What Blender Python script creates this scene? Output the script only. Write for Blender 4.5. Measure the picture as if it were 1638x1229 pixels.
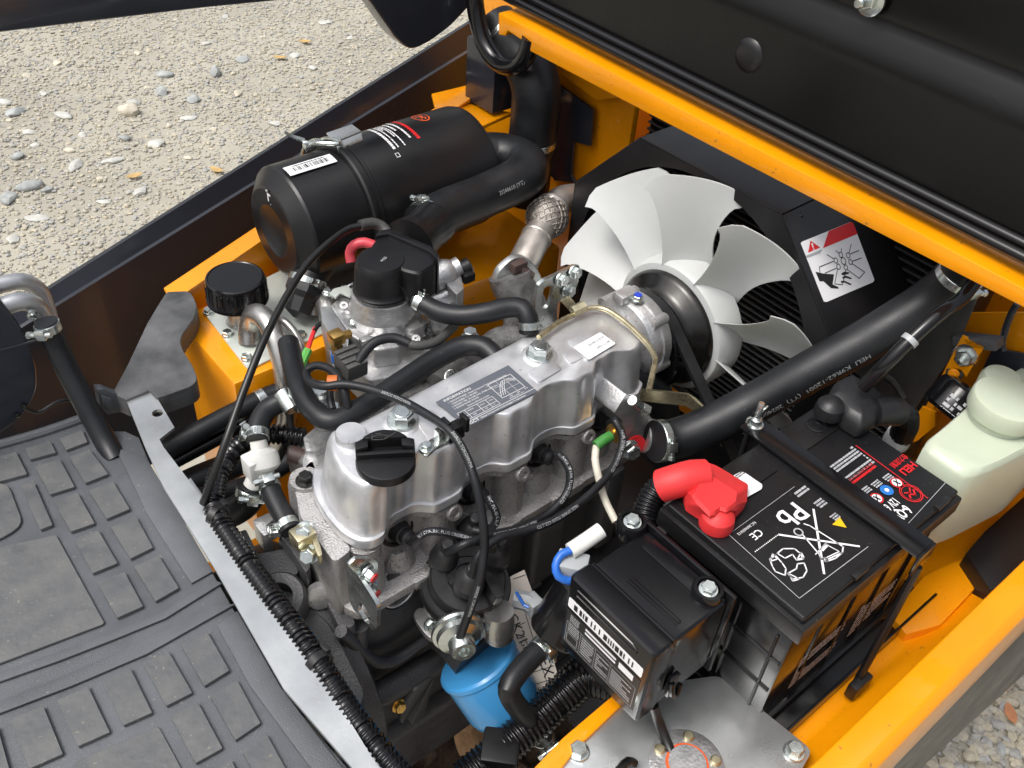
import bpy, bmesh, math, random
from mathutils import Vector, Matrix, noise
for o in list(bpy.data.objects): bpy.data.objects.remove(o)
SC = bpy.context.scene
COL = SC.collection
V = Vector
rad = math.radians
# ---------------------------------------------------------------- camera, sky, sun, exposure
cam_d = bpy.data.cameras.new('camera'); cam = bpy.data.objects.new('camera', cam_d); COL.objects.link(cam)
cam_d.sensor_width = 36; cam_d.lens = 33.767; cam_d.clip_start = .02; cam_d.clip_end = 200
cam.matrix_world = Matrix(((0.768242, 0.385421, -0.511131, 0), (-0.636948, 0.540099, -0.550082, 0), (0.064048, 0.74816, 0.66042, 1.55), (0, 0, 0, 1)))
SC.camera = cam
SUN_EL, SUN_AZ = 62, 170        # soft sun behind thin cloud; direction the light comes from, degrees from +X towards +Y
wd = bpy.data.worlds.new('World'); SC.world = wd; wd.use_nodes = True
nt = wd.node_tree; nt.nodes.clear()
sky = nt.nodes.new('ShaderNodeTexSky'); sky.sky_type = 'NISHITA'; sky.sun_disc = False
sky.sun_elevation = rad(SUN_EL); sky.sun_rotation = rad(90 - SUN_AZ); sky.air_density = 1.0; sky.dust_density = 6.0; sky.ozone_density = 1.0
hs = nt.nodes.new('ShaderNodeHueSaturation'); hs.inputs['Saturation'].default_value = .34   # thin overcast
bg = nt.nodes.new('ShaderNodeBackground'); bg.inputs['Strength'].default_value = .15
wo = nt.nodes.new('ShaderNodeOutputWorld')
# overcast luminance: the cloud layer is brightest overhead and about a third as bright at the horizon, the same all round
tcw = nt.nodes.new('ShaderNodeTexCoord'); sx = nt.nodes.new('ShaderNodeSeparateXYZ'); mr = nt.nodes.new('ShaderNodeMapRange'); mr.inputs['From Min'].default_value = 0; mr.inputs['From Max'].default_value = 1; mr.inputs['To Min'].default_value = .65; mr.inputs['To Max'].default_value = 1.65
mx = nt.nodes.new('ShaderNodeMix'); mx.data_type = 'RGBA'; mx.blend_type = 'MULTIPLY'; mx.inputs['Factor'].default_value = 1
nt.links.new(tcw.outputs['Generated'], sx.inputs[0]); nt.links.new(sx.outputs['Z'], mr.inputs['Value']); nt.links.new(sky.outputs[0], hs.inputs['Color']); nt.links.new(hs.outputs[0], mx.inputs['A']); nt.links.new(mr.outputs[0], mx.inputs['B']); nt.links.new(mx.outputs['Result'], bg.inputs['Color']); nt.links.new(bg.outputs[0], wo.inputs['Surface'])
sl = bpy.data.lights.new('sun', 'SUN'); sl.energy = 1.1; sl.angle = rad(18); sl.color = (1, .975, .94)
so = bpy.data.objects.new('sun', sl); COL.objects.link(so)
sd = V((math.cos(rad(SUN_AZ)) * math.cos(rad(SUN_EL)), math.sin(rad(SUN_AZ)) * math.cos(rad(SUN_EL)), math.sin(rad(SUN_EL))))
so.location = sd * 6; so.rotation_euler = sd.to_track_quat('Z', 'Y').to_euler()
SC.view_settings.view_transform = 'Standard'; SC.view_settings.look = 'None'; SC.view_settings.exposure = .06; SC.view_settings.gamma = 1
SC.view_settings.use_curve_mapping = False
# ---------------------------------------------------------------- materials
MAT = {}
def mat(name, col, rough=.5, metal=0, var=0, vscale=20, bump=0, bscale=200, coat=0, rvar=0, col2=None, sss=0, spec=.5, speck=None, detail=4):
    m = bpy.data.materials.new(name); m.use_nodes = True; MAT[name] = m
    t = m.node_tree; b = t.nodes['Principled BSDF']
    b.inputs['Base Color'].default_value = (*col, 1); b.inputs['Roughness'].default_value = rough; b.inputs['Metallic'].default_value = metal
    b.inputs['Specular IOR Level'].default_value = spec
    if coat: b.inputs['Coat Weight'].default_value = coat; b.inputs['Coat Roughness'].default_value = .06
    if sss: b.inputs['Subsurface Weight'].default_value = sss; b.inputs['Subsurface Radius'].default_value = (.02, .02, .015); b.inputs['Subsurface Scale'].default_value = .4
    if var or bump or rvar:
        tc = t.nodes.new('ShaderNodeTexCoord')
        geo = t.nodes.new('ShaderNodeNewGeometry')
    if var or rvar:
        n = t.nodes.new('ShaderNodeTexNoise'); n.inputs['Scale'].default_value = vscale; n.inputs['Detail'].default_value = detail; n.inputs['Roughness'].default_value = .62
        t.links.new(geo.outputs['Position'], n.inputs['Vector'])
    if var:
        r = t.nodes.new('ShaderNodeValToRGB'); r.color_ramp.elements[0].position = .3; r.color_ramp.elements[1].position = .72
        c2 = col2 or tuple(min(1, c * (1 + var)) for c in col); c1 = tuple(c * (1 - var) for c in col) if not col2 else col
        r.color_ramp.elements[0].color = (*c1, 1); r.color_ramp.elements[1].color = (*c2, 1)
        t.links.new(n.outputs['Fac'], r.inputs['Fac']); t.links.new(r.outputs['Color'], b.inputs['Base Color'])
    if speck:                 # small grit, chips and dust spots with a shape of their own
        sc, lo, scol, amt = speck; n3 = t.nodes.new('ShaderNodeTexNoise'); n3.inputs['Scale'].default_value = sc; n3.inputs['Detail'].default_value = 2; t.links.new(geo.outputs['Position'], n3.inputs['Vector'])
        r3 = t.nodes.new('ShaderNodeMapRange'); r3.inputs['From Min'].default_value = lo; r3.inputs['From Max'].default_value = lo + .04; r3.inputs['To Max'].default_value = amt; t.links.new(n3.outputs['Fac'], r3.inputs['Value'])
        m3 = t.nodes.new('ShaderNodeMix'); m3.data_type = 'RGBA'; m3.inputs['B'].default_value = (*scol, 1); t.links.new(r3.outputs[0], m3.inputs['Factor']); t.links.new(r.outputs['Color'], m3.inputs['A']); t.links.new(m3.outputs['Result'], b.inputs['Base Color'])
    if rvar:
        mr = t.nodes.new('ShaderNodeMapRange'); mr.inputs['To Min'].default_value = max(.03, rough - rvar); mr.inputs['To Max'].default_value = min(1, rough + rvar)
        mr.inputs['From Min'].default_value = .3; mr.inputs['From Max'].default_value = .7
        t.links.new(n.outputs['Fac'], mr.inputs['Value']); t.links.new(mr.outputs[0], b.inputs['Roughness'])
    if bump:
        n2 = t.nodes.new('ShaderNodeTexNoise'); n2.inputs['Scale'].default_value = bscale; n2.inputs['Detail'].default_value = 3
        t.links.new(geo.outputs['Position'], n2.inputs['Vector'])
        bp = t.nodes.new('ShaderNodeBump'); bp.inputs['Strength'].default_value = bump; bp.inputs['Distance'].default_value = .002
        t.links.new(n2.outputs['Fac'], bp.inputs['Height']); t.links.new(bp.outputs[0], b.inputs['Normal'])
    return m
mat('orange', (.80, .290, .001), .34, speck=(150, .70, (.20, .10, .03), .55), var=.07, vscale=9, rvar=.06, coat=.45, spec=.35, bump=.05, bscale=260)
mat('navy', (.030, .034, .045), .22, spec=.4, coat=.3, rvar=.06, vscale=8, bump=.015, bscale=40)
mat('hoodblack', (.0032, .003, .0029), .24, spec=.35, rvar=.07, vscale=5, bump=.02, bscale=60)
mat('satinblack', (.008, .008, .009), .36, speck=(260, .72, (.07, .068, .065), .5), var=.1, rvar=.07, vscale=15, bump=.03, bscale=300)
mat('glossblack', (.006, .006, .007), .17, spec=.42, rvar=.08, vscale=20, bump=.02, bscale=200)
mat('plastic', (.008, .008, .009), .36, spec=.36, speck=(320, .71, (.10, .095, .09), .5), var=.1, rvar=.08, vscale=30, bump=.06, bscale=900)
mat('rubber', (.012, .0125, .014), .46, var=.3, vscale=30, rvar=.1, bump=.08, bscale=500)
mat('hose', (.012, .013, .015), .42, spec=.4, speck=(240, .70, (.06, .058, .055), .5), var=.25, vscale=25, rvar=.08, bump=.12, bscale=700)
mat('blockrubber', (.085, .087, .090), .52, var=.5, vscale=22, rvar=.12, bump=.15, bscale=160)
mat('mat', (.090, .096, .107), .55, speck=(170, .71, (.22, .20, .17), .7), var=.22, vscale=14, rvar=.08, bump=.35, bscale=900)
mat('matpad', (.078, .083, .089), .5, speck=(210, .70, (.26, .23, .18), .6), var=.28, vscale=30, rvar=.12, bump=.3, bscale=160, col2=(.128, .128, .124))
mat('castiron', (.045, .045, .048), .40, var=.2, vscale=40, rvar=.10, bump=.45, bscale=420)
mat('alucover', (.53, .54, .56), .43, metal=.74, var=.3, vscale=26, rvar=.10, bump=.05, bscale=60, col2=(.76, .76, .77), detail=6, speck=(130, .69, (.30, .29, .28), .5))
mat('alucast', (.38, .37, .365), .48, speck=(300, .62, (.16, .15, .14), .6), metal=.80, var=.30, vscale=40, rvar=.1, bump=.8, bscale=520, col2=(.52, .51, .50))
mat('alubright', (.56, .56, .56), .36, speck=(200, .66, (.25, .24, .23), .6), metal=.8, var=.18, vscale=45, rvar=.1, bump=.3, bscale=300)
mat('zinc', (.62, .66, .64), .24, metal=.95, var=.15, vscale=60, rvar=.08)
mat('zincplate', (.58, .60, .60), .33, metal=.8, var=.14, vscale=14, rvar=.08, bump=.05, bscale=400)
mat('tankplate', (.56, .60, .55), .42, metal=.4, var=.08, vscale=20, rvar=.08, bump=.04, bscale=300)
mat('pipe', (.48, .47, .45), .30, metal=.9, var=.15, vscale=20, rvar=.1)
mat('alupipe', (.58, .59, .60), .38, metal=.85, var=.1, vscale=40, rvar=.06)
mat('yellowzinc', (.56, .50, .33), .30, metal=.9, var=.25, vscale=50, rvar=.1)
mat('brass', (.70, .44, .14), .28, metal=.95, var=.15, vscale=60)
mat('darksteel', (.055, .054, .052), .27, metal=.9, var=.2, vscale=50)
mat('braid', (.36, .33, .30), .42, metal=.85, var=.4, vscale=140, bump=.5, bscale=900)
mat('exhaust', (.58, .54, .50), .40, metal=.75, var=.18, vscale=30, rvar=.1, bump=.2, bscale=250)
mat('manifold', (.20, .20, .20), .52, metal=.55, var=.5, vscale=60, bump=1.0, bscale=600)
mat('fan', (.49, .505, .49), .42, var=.04, vscale=10, sss=.25, bump=.03, bscale=60)
mat('bottle', (.47, .52, .41), .36, var=.05, vscale=12, sss=.6, bump=.03, bscale=80)
mat('whiteplastic', (.68, .68, .64), .38, sss=.2, var=.05, vscale=30)
mat('red', (.64, .030, .032), .55, var=.12, vscale=40, bump=.1, bscale=400)
mat('redhose', (.60, .06, .08), .4)
mat('redwire', (.65, .02, .02), .4)
mat('greentape', (.10, .38, .07), .4)
mat('blue', (.055, .30, .64), .36, rvar=.06, vscale=30, coat=.3, bump=.05, bscale=120)
mat('bluewire', (.02, .13, .52), .38)
mat('bluedot', (.02, .05, .45), .5)
mat('reddot', (.55, .02, .02), .45)
mat('wirewhite', (.60, .56, .47), .5, var=.1, vscale=60)
mat('greyplastic', (.34, .36, .37), .42)
mat('sticker', (.78, .79, .80), .45)
mat('stickergrey', (.10, .11, .13), .38)
mat('paper', (.86, .80, .72), .6, var=.06, vscale=30)
mat('ink', (.012, .012, .012), .5)
mat('print_white', (.75, .75, .76), .5)
mat('print_grey', (.42, .43, .45), .5)
mat('hoseprint', (.34, .36, .36), .6)
mat('print_red', (.62, .015, .02), .45)
mat('print_orange', (.72, .10, .02), .45)
mat('print_yellow', (.75, .45, .01), .45)
mat('print_blue', (.02, .16, .50), .45)
mat('shroud', (.010, .010, .011), .33, rvar=.06, vscale=20, bump=.03, bscale=500)
mat('bootgrey', (.026, .026, .028), .42)
mat('radtube', (.045, .045, .048), .45)
mat('distcap', (.013, .013, .014), .33, rvar=.06, vscale=40, bump=.05, bscale=600)
mat('fins', (.020, .020, .021), .5, bump=.3, bscale=700)
mat('greycast', (.060, .060, .058), .5, var=.25, vscale=20, bump=.3, bscale=300)
mat('darkbrown', (.07, .045, .04), .5)
mat('tie', (.009, .009, .009), .35)
mat('orangetape', (.52, .13, .02), .45)
mat('greenscreen', (.05, .22, .04), .2, coat=.5)
mat('soil', (.055, .033, .02), .95, var=.6, vscale=40, bump=1, bscale=120)
mat('clay', (.33, .19, .09), .85, var=.35, vscale=45, bump=.8, bscale=150)
mat('ground', (.29, .272, .222), .92, var=.28, vscale=2.2, bump=.5, bscale=260, col2=(.43, .405, .335), detail=9)
mat('gravel_a', (.39, .367, .305), .85, var=.3, vscale=60)
mat('gravel_b', (.35, .345, .325), .85, var=.3, vscale=60)
mat('gravel_c', (.45, .405, .31), .85, var=.25, vscale=60)
mat('stonegrey', (.34, .355, .345), .8, var=.3, vscale=25, bump=.5, bscale=90)
mat('stonepale', (.50, .50, .46), .8, var=.2, vscale=25, bump=.5, bscale=90)
mat('stonecream', (.55, .50, .40), .8, var=.15, vscale=25, bump=.5, bscale=90)
mat('leaf', (.50, .33, .13), .7, var=.2, vscale=40)
mat('leafred', (.48, .20, .09), .7, var=.2, vscale=40)
# ---------------------------------------------------------------- mesh helpers (all in world metres)
ORG = {}
def frame(d, ref=None):
    d = V(d).normalized(); r = V(ref) if ref is not None else (V((0, 0, 1)) if abs(d.z) < .9 else V((1, 0, 0)))
    u = (r - d * r.dot(d)).normalized(); return u, d.cross(u), d
def crom(pts, step=.006, closed=False):
    P = [V(p) for p in pts]
    if len(P) == 2:
        n = max(2, int((P[1] - P[0]).length / step)); return [P[0].lerp(P[1], i / n) for i in range(n + 1)]
    out = []
    for i in range(len(P) - 1):
        p0 = P[i - 1] if i else P[0] * 2 - P[1]; p1, p2 = P[i], P[i + 1]; p3 = P[i + 2] if i + 2 < len(P) else P[-1] * 2 - P[-2]
        t0 = 0; t1 = t0 + max(1e-5, (p1 - p0).length) ** .5; t2 = t1 + max(1e-5, (p2 - p1).length) ** .5; t3 = t2 + max(1e-5, (p3 - p2).length) ** .5
        n = max(2, int((p2 - p1).length / step))
        for k in range(n):
            t = t1 + (t2 - t1) * k / n
            a1 = p0 * ((t1 - t) / (t1 - t0)) + p1 * ((t - t0) / (t1 - t0)); a2 = p1 * ((t2 - t) / (t2 - t1)) + p2 * ((t - t1) / (t2 - t1)); a3 = p2 * ((t3 - t) / (t3 - t2)) + p3 * ((t - t2) / (t3 - t2))
            b1 = a1 * ((t2 - t) / (t2 - t0)) + a2 * ((t - t0) / (t2 - t0)); b2 = a2 * ((t3 - t) / (t3 - t1)) + a3 * ((t - t1) / (t3 - t1))
            out.append(b1 * ((t2 - t) / (t2 - t1)) + b2 * ((t - t1) / (t2 - t1)))
    out.append(P[-1]); return out
class MB:
    def __init__(s): s.v = []; s.f = []
    def add(s, vs, fs):
        n = len(s.v); s.v += [V(p) for p in vs]; s.f += [[i + n for i in f] for f in fs]; return s
    def rings(s, rings, close=True, cap0=True, cap1=True):
        n = len(rings[0]); vs = [p for r in rings for p in r]; fs = []
        for k in range(len(rings) - 1):
            for i in range(n if close else n - 1):
                j = (i + 1) % n; fs.append([k * n + i, k * n + j, (k + 1) * n + j, (k + 1) * n + i])
        if cap0: fs.append(list(range(n))[::-1])
        if cap1: fs.append([(len(rings) - 1) * n + i for i in range(n)])
        return s.add(vs, fs)
    def lathe(s, o, d, prof, seg=28, ref=None, a0=0, a1=360):
        u, w, d = frame(d, ref); o = V(o); full = abs(a1 - a0) >= 360; n = seg if full else seg + 1
        A = [rad(a0 + (a1 - a0) * i / seg) for i in range(n)]
        rs = [[o + d * h + (u * math.cos(a) + w * math.sin(a)) * max(r, 1e-5) for a in A] for r, h in prof]
        return s.rings(rs, close=full)
    def tube(s, pts, r, seg=14, step=.006, flat=None, caps=True):
        path = crom(pts, step); return s.sweep(path, r, seg, flat, caps)
    def sweep(s, path, r, seg=14, flat=None, caps=True):
        T = [(path[min(i + 1, len(path) - 1)] - path[max(i - 1, 0)]).normalized() for i in range(len(path))]
        u = frame(T[0])[0]; rs = []
        for i, p in enumerate(path):
            u = (u - T[i] * u.dot(T[i])).normalized(); w = T[i].cross(u)
            rr = r(i / (len(path) - 1)) if callable(r) else r
            if flat is None: rs.append([p + (u * math.cos(6.28318 * k / seg) + w * math.sin(6.28318 * k / seg)) * rr for k in range(seg)])
            else:
                fn = V(flat[0]); fn = (fn - T[i] * fn.dot(T[i])).normalized(); fb = T[i].cross(fn); hw, hh = flat[1], flat[2]
                rs.append([p + fb * x * hw + fn * y * hh for x, y in ((-1, -1), (1, -1), (1, 1), (-1, 1))])
        return s.rings(rs, cap0=caps, cap1=caps)
    def corr(s, pts, r, depth=.0016, pitch=.0046, seg=14):
        path = crom(pts, .0004); L = 0; last = -1; P = []; R = []
        for i, p in enumerate(path):
            if i: L += (p - path[i - 1]).length
            k = int(L / (pitch / 4))
            if k != last: P.append(p); R.append(r if k % 4 in (0, 1) else r - depth); last = k
        it = iter(R); n = len(P)
        return s.sweep(P, lambda t: R[min(n - 1, int(round(t * (n - 1))))], seg)
    def box(s, c, size, axes=None, bev=.002, seg=2):
        c = V(c); sx, sy, sz = [q / 2 for q in size]; X, Y, Z = [V(a) for a in axes] if axes else (V((1, 0, 0)), V((0, 1, 0)), V((0, 0, 1)))
        return s.prism([c + X * x * sx + Y * y * sy - Z * sz for x, y in ((-1, -1), (1, -1), (1, 1), (-1, 1))], Z * sz * 2, bev, seg)
    def prism(s, pts, ext, bev=.0015, seg=2):
        bm = bmesh.new(); ext = V(ext); P = [V(p) for p in pts]
        a = [bm.verts.new(p) for p in P]; b = [bm.verts.new(p + ext) for p in P]; n = len(P)
        bm.faces.new(a[::-1]); bm.faces.new(b)
        for i in range(n): bm.faces.new((a[i], a[(i + 1) % n], b[(i + 1) % n], b[i]))
        bmesh.ops.recalc_face_normals(bm, faces=bm.faces)
        if bev:
            ed = [e for e in bm.edges if e.calc_face_angle(0) > .5]
            bmesh.ops.bevel(bm, geom=ed, offset=bev, segments=seg, affect='EDGES', clamp_overlap=True, profile=.6)
        bm.verts.index_update(); s.add([v.co.copy() for v in bm.verts], [[v.index for v in f.verts] for f in bm.faces]); bm.free(); return s
    def slab(s, pts, th, bev=.0015, seg=2, down=True):     # polygon sheet with thickness along its own normal
        P = [V(p) for p in pts]; n = V((0, 0, 0))
        for i in range(len(P)): n += P[i].cross(P[(i + 1) % len(P)])
        n.normalize()
        if n.z < 0: n = -n
        return s.prism(P, n * (-th if down else th), bev, seg)
    def hexa(s, o, d, r, h, ref=None):
        u, w, d = frame(d, ref); o = V(o); ring = lambda rr, hh: [o + d * hh + (u * math.cos(rad(60 * k)) + w * math.sin(rad(60 * k))) * rr for k in range(6)]
        return s.rings([ring(r, 0), ring(r, h * .86), ring(r * .86, h)])
    def bolt(s, o, d, r=.007, h=.006, fl=1.5):
        o = V(o); d = V(d).normalized()
        if fl: s.lathe(o, d, [(r * fl, 0), (r * fl, .0012), (r * fl * .93, .0022), (r, .0024)], 18)
        s.hexa(o + d * .0018, d, r, h); s.lathe(o + d * (.0018 + h), d, [(r * .62, -.0004), (r * .6, .0003), (.0001, .0004)], 14); return s
    def build(s, name, m, parent=None, smooth=35, loc=None):
        me = bpy.data.meshes.new(name)
        lo = V((min(v.x for v in s.v), min(v.y for v in s.v), min(v.z for v in s.v))); hi = V((max(v.x for v in s.v), max(v.y for v in s.v), max(v.z for v in s.v)))
        c = V(loc) if loc is not None else (V(((lo.x + hi.x) / 2, (lo.y + hi.y) / 2, lo.z)))
        me.from_pydata([v - c for v in s.v], [], s.f); me.validate()
        bm = bmesh.new(); bm.from_mesh(me); bmesh.ops.recalc_face_normals(bm, faces=bm.faces); bm.to_mesh(me); bm.free()
        me.materials.append(MAT[m])
        if smooth: me.shade_smooth(); me.set_sharp_from_angle(angle=rad(smooth))
        o = bpy.data.objects.new(name, me); COL.objects.link(o); ORG[o] = c
        if parent is not None: o.parent = parent; o.location = c - ORG[parent]
        else: o.location = c
        return o
def thing(name, loc, label, cat, group=None):
    o = bpy.data.objects.new(name, None); COL.objects.link(o); o.location = loc; o.empty_display_size = .03; ORG[o] = V(loc)
    return tag(o, label, cat, group)
def tag(o, label, cat, group=None, kind=None):
    if label: o['label'] = label
    if cat: o['category'] = cat
    if group: o['group'] = group
    if kind: o['kind'] = kind
    return o
def offs(o, x=0, y=0, z=0): return (o[0] + x, o[1] + y, o[2] + z)
def fillet(pts, r, n=5):          # round the corners of a planar polygon
    P = [V(p) for p in pts]; out = []
    for i, p in enumerate(P):
        rr = r[i] if isinstance(r, (list, tuple)) else r
        a = P[i - 1] - p; b = P[(i + 1) % len(P)] - p
        k = min(rr, a.length * .48, b.length * .48)
        if k < 1e-5: out.append(p); continue
        A = p + a.normalized() * k; B = p + b.normalized() * k
        for j in range(n + 1):
            t = j / n; out.append(A * (1 - t) ** 2 + p * 2 * t * (1 - t) + B * t ** 2)
    return out
# ---------------------------------------------------------------- lettering and print
_TXT = {}
def text_mesh(st, size=1, bold=0, align='LEFT', sx=1):
    k = (st, bold, align, sx)
    if k not in _TXT:
        c = bpy.data.curves.new('t', 'FONT'); c.body = st; c.size = 1; c.align_x = align; c.align_y = 'CENTER'; c.offset = bold; c.resolution_u = 2
        o = bpy.data.objects.new('t', c); COL.objects.link(o); bpy.context.view_layer.update()
        me = bpy.data.meshes.new_from_object(o.evaluated_get(bpy.context.evaluated_depsgraph_get()))
        _TXT[k] = ([(v.co.x * sx, v.co.y) for v in me.vertices], [list(p.vertices) for p in me.polygons])
        bpy.data.objects.remove(o); bpy.data.curves.remove(c); bpy.data.meshes.remove(me)
    vs, fs = _TXT[k]; return [(x * size, y * size) for x, y in vs], fs
class Ink:                          # flat print laid on a plane (o, u, v) or wrapped on a tube path
    def __init__(s, o=None, u=None, v=None, off=.0004, wrap=None):
        s.mb = MB(); s.off = off; s.wrap = wrap
        if o is not None: s.o = V(o); s.u = V(u).normalized(); v = V(v); s.vv = (v - s.u * v.dot(s.u)).normalized(); s.n = s.u.cross(s.vv)
    def map(s, x, y):
        if s.wrap: return s.wrap(x, y)
        return s.o + s.u * x + s.vv * y + s.n * s.off
    def poly(s, pts): s.mb.add([s.map(x, y) for x, y in pts], [list(range(len(pts)))]); return s
    def text(s, st, x, y, size, bold=0, align='LEFT', sx=1, rot=0):
        vs, fs = text_mesh(st, size, bold, align, sx); c, q = math.cos(rad(rot)), math.sin(rad(rot))
        s.mb.add([s.map(x + a * c - b * q, y + a * q + b * c) for a, b in vs], fs); return s
    def rect(s, x0, y0, x1, y1, n=1):
        for i in range(n): s.poly([(x0 + (x1 - x0) * i / n, y0), (x0 + (x1 - x0) * (i + 1) / n, y0), (x0 + (x1 - x0) * (i + 1) / n, y1), (x0 + (x1 - x0) * i / n, y1)])
        return s
    def line(s, pts, w, close=False):
        P = [V((*p, 0)) for p in pts]; n = len(P)
        for i in range(n if close else n - 1):
            a, b = P[i], P[(i + 1) % n]; d = (b - a); 
            if d.length < 1e-6: continue
            d.normalize(); q = V((-d.y, d.x, 0)) * w / 2; a2 = a - d * w * .4; b2 = b + d * w * .4
            s.poly([(a2 - q)[:2], (b2 - q)[:2], (b2 + q)[:2], (a2 + q)[:2]])
        return s
    def disc(s, x, y, r, r0=0, n=24):
        for i in range(n):
            a, b = 6.28318 * i / n, 6.28318 * (i + 1) / n
            q = [(x + r * math.cos(a), y + r * math.sin(a)), (x + r * math.cos(b), y + r * math.sin(b))]
            s.poly(q + ([(x + r0 * math.cos(b), y + r0 * math.sin(b)), (x + r0 * math.cos(a), y + r0 * math.sin(a))] if r0 else [(x, y)]))
        return s
    def fine(s, x0, y0, x1, y1, rows, seed=1, fill=.6, gap=.0012):   # lines of print too small to read
        rn = random.Random(seed); h = (y1 - y0) / rows
        for k in range(rows):
            x = x0; yy = y1 - h * (k + .5)
            while x < x1 - gap:
                w = min(rn.uniform(.6, 3.2) * gap, x1 - x); s.rect(x, yy - h * fill / 2, x + w, yy + h * fill / 2); x += w + gap * rn.uniform(.3, .6)
                if rn.random() < .03: break
        return s
    def bars(s, x0, y0, x1, y1, seed=3, unit=.0006):
        rn = random.Random(seed); x = x0
        while x < x1:
            w = unit * rn.choice((1, 1, 2, 3)); s.rect(x, y0, min(x1, x + w), y1); x += w + unit * rn.choice((1, 1, 2, 3))
        return s
    def build(s, name, m, parent): return s.mb.build(name, m, parent, smooth=0)
def wrapper(path, r, face, s0=0, flip=False, eps=.0004):      # print wrapped on a hose
    L = [0]
    for i in range(1, len(path)): L.append(L[-1] + (path[i] - path[i - 1]).length)
    def f(x, y):
        if flip: x, y = -x, -y
        d = min(max(s0 + x, 0), L[-1] - 1e-6); i = 0
        lo, hi = 0, len(L) - 1
        while hi - lo > 1:
            m = (lo + hi) // 2
            if L[m] <= d: lo = m
            else: hi = m
        t = (d - L[lo]) / max(1e-9, L[hi] - L[lo]); p = path[lo].lerp(path[hi], t)
        T = (path[min(hi + 2, len(path) - 1)] - path[max(lo - 2, 0)]).normalized(); fn = V(face); n = (fn - T * fn.dot(T)).normalized(); b = n.cross(T)
        a = y / r; return p + (n * math.cos(a) + b * math.sin(a)) * (r + eps)
    return f
def hose_clamp(parent, p, d, r, screw=(0, 0, 1), w=.011, m='zinc', name='hose_clamp'):
    p = V(p); d = V(d).normalized(); mb = MB()
    mb.lathe(p - d * w / 2, d, [(r - .001, 0), (r + .0006, .0003), (r + .0011, .001), (r + .0011, w - .001), (r + .0006, w - .0003), (r - .001, w)], 30)
    s = V(screw); s = (s - d * s.dot(d)).normalized(); t = d.cross(s); q = p + s * (r + .0035)
    mb.box(q, (.012, w * 1.05, .007), (t, d, s), .0015); mb.lathe(q - t * .012, t, [(.0032, 0), (.0032, .024), (.002, .0245)], 12); mb.hexa(q + t * .011, t, .0042, .005)
    for k in range(7):
        mb.box(p + (s * math.cos(rad(25 + 7 * k)) + t * math.sin(rad(25 + 7 * k))) * (r + .0012), (.0009, w * .6, .0007), (-s * math.sin(rad(25 + 7 * k)) + t * math.cos(rad(25 + 7 * k)), d, s), 0)
    return mb.build(name, m, parent)
def strap_clamp(parent, p, d, r, ear=(0, 0, 1), m='zinc', w=.009, name='spring_clamp'):
    p = V(p); d = V(d).normalized(); mb = MB()
    mb.lathe(p - d * w / 2, d, [(r - .001, 0), (r + .0009, .0004), (r + .0009, w - .0004), (r - .001, w)], 26)
    s = V(ear); s = (s - d * s.dot(d)).normalized(); t = d.cross(s)
    for k in (-1, 1): mb.box(p + s * (r + .004) + t * .003 * k, (.0012, w * .6, .007), (t, d, s), .0003)
    return mb.build(name, m, parent)
def hose(name, pts, r, label, cat, m='hose', parent=None, clamps=(), group=None, corr=False, seg=16, step=.006, **k):
    path = crom(pts, step)
    if clamps or k.get('force'):
        t = thing(name, path[0], label, cat, group)
        mb = MB(); (mb.corr(pts, r) if corr else mb.sweep(path, r, seg)); mb.build('hose_wall', m, t)
        for (f, scr, fn) in clamps:
            i = min(len(path) - 2, max(1, int(f * (len(path) - 1)))); fn(t, path[i], path[i + 1] - path[i - 1], r, scr)
        return t, path
    mb = MB(); (mb.corr(pts, r) if corr else mb.sweep(path, r, seg))
    o = mb.build(name, m, parent)
    if parent is None: tag(o, label, cat, group)
    return o, path
# ================================================================ GROUND
gm = MB()
def gz(x, y): return .014 * noise.noise(V((x * 1.7, y * 1.7, 0))) + .006 * noise.noise(V((x * 7, y * 7, 3))) - .005
NX = 150
gv = [(-30 + 60 * i / 40, -30 + 60 * j / 40, -.03) for j in range(41) for i in range(41)]
gf = [[j * 41 + i, j * 41 + i + 1, (j + 1) * 41 + i + 1, (j + 1) * 41 + i] for j in range(40) for i in range(40)]
g0 = MB().add(gv, gf)
gv = [(-1 + 5.5 * i / NX, -2 + 8 * j / NX, gz(-1 + 5.5 * i / NX, -2 + 8 * j / NX)) for j in range(NX + 1) for i in range(NX + 1)]
g0.add(gv, [[j * (NX + 1) + i, j * (NX + 1) + i + 1, (j + 1) * (NX + 1) + i + 1, (j + 1) * (NX + 1) + i] for j in range(NX) for i in range(NX)])
tag(g0.build('ground', 'ground', smooth=60, loc=(0, 0, 0)), 'pale sandy gravel ground around the truck', None, kind='structure')
rnd = random.Random(7)
ICO = None
def ico(sub=1):
    bm = bmesh.new(); bmesh.ops.create_icosphere(bm, subdivisions=sub, radius=1); bm.verts.index_update()
    r = ([v.co.copy() for v in bm.verts], [[v.index for v in f.verts] for f in bm.faces]); bm.free(); return r
IC1 = ico(1); IC2 = ico(2); IC3 = ico(3)
def pebble(mb, x, y, s, z=None, ic=IC1):
    sx, sy, sz = s * rnd.uniform(.7, 1.25), s * rnd.uniform(.7, 1.1), s * rnd.uniform(.35, .75); a = rnd.uniform(0, 6.28); c, q = math.cos(a), math.sin(a); z0 = gz(x, y) if z is None else z
    vs = []
    for p in ic[0]:
        k = 1 + rnd.uniform(-.2, .2); px, py, pz = p.x * sx * k, p.y * sy * k, p.z * sz * k
        vs.append((x + px * c - py * q, y + px * q + py * c, z0 + sz * .45 + pz))
    mb.add(vs, ic[1])
gr = [MB(), MB(), MB()]
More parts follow.
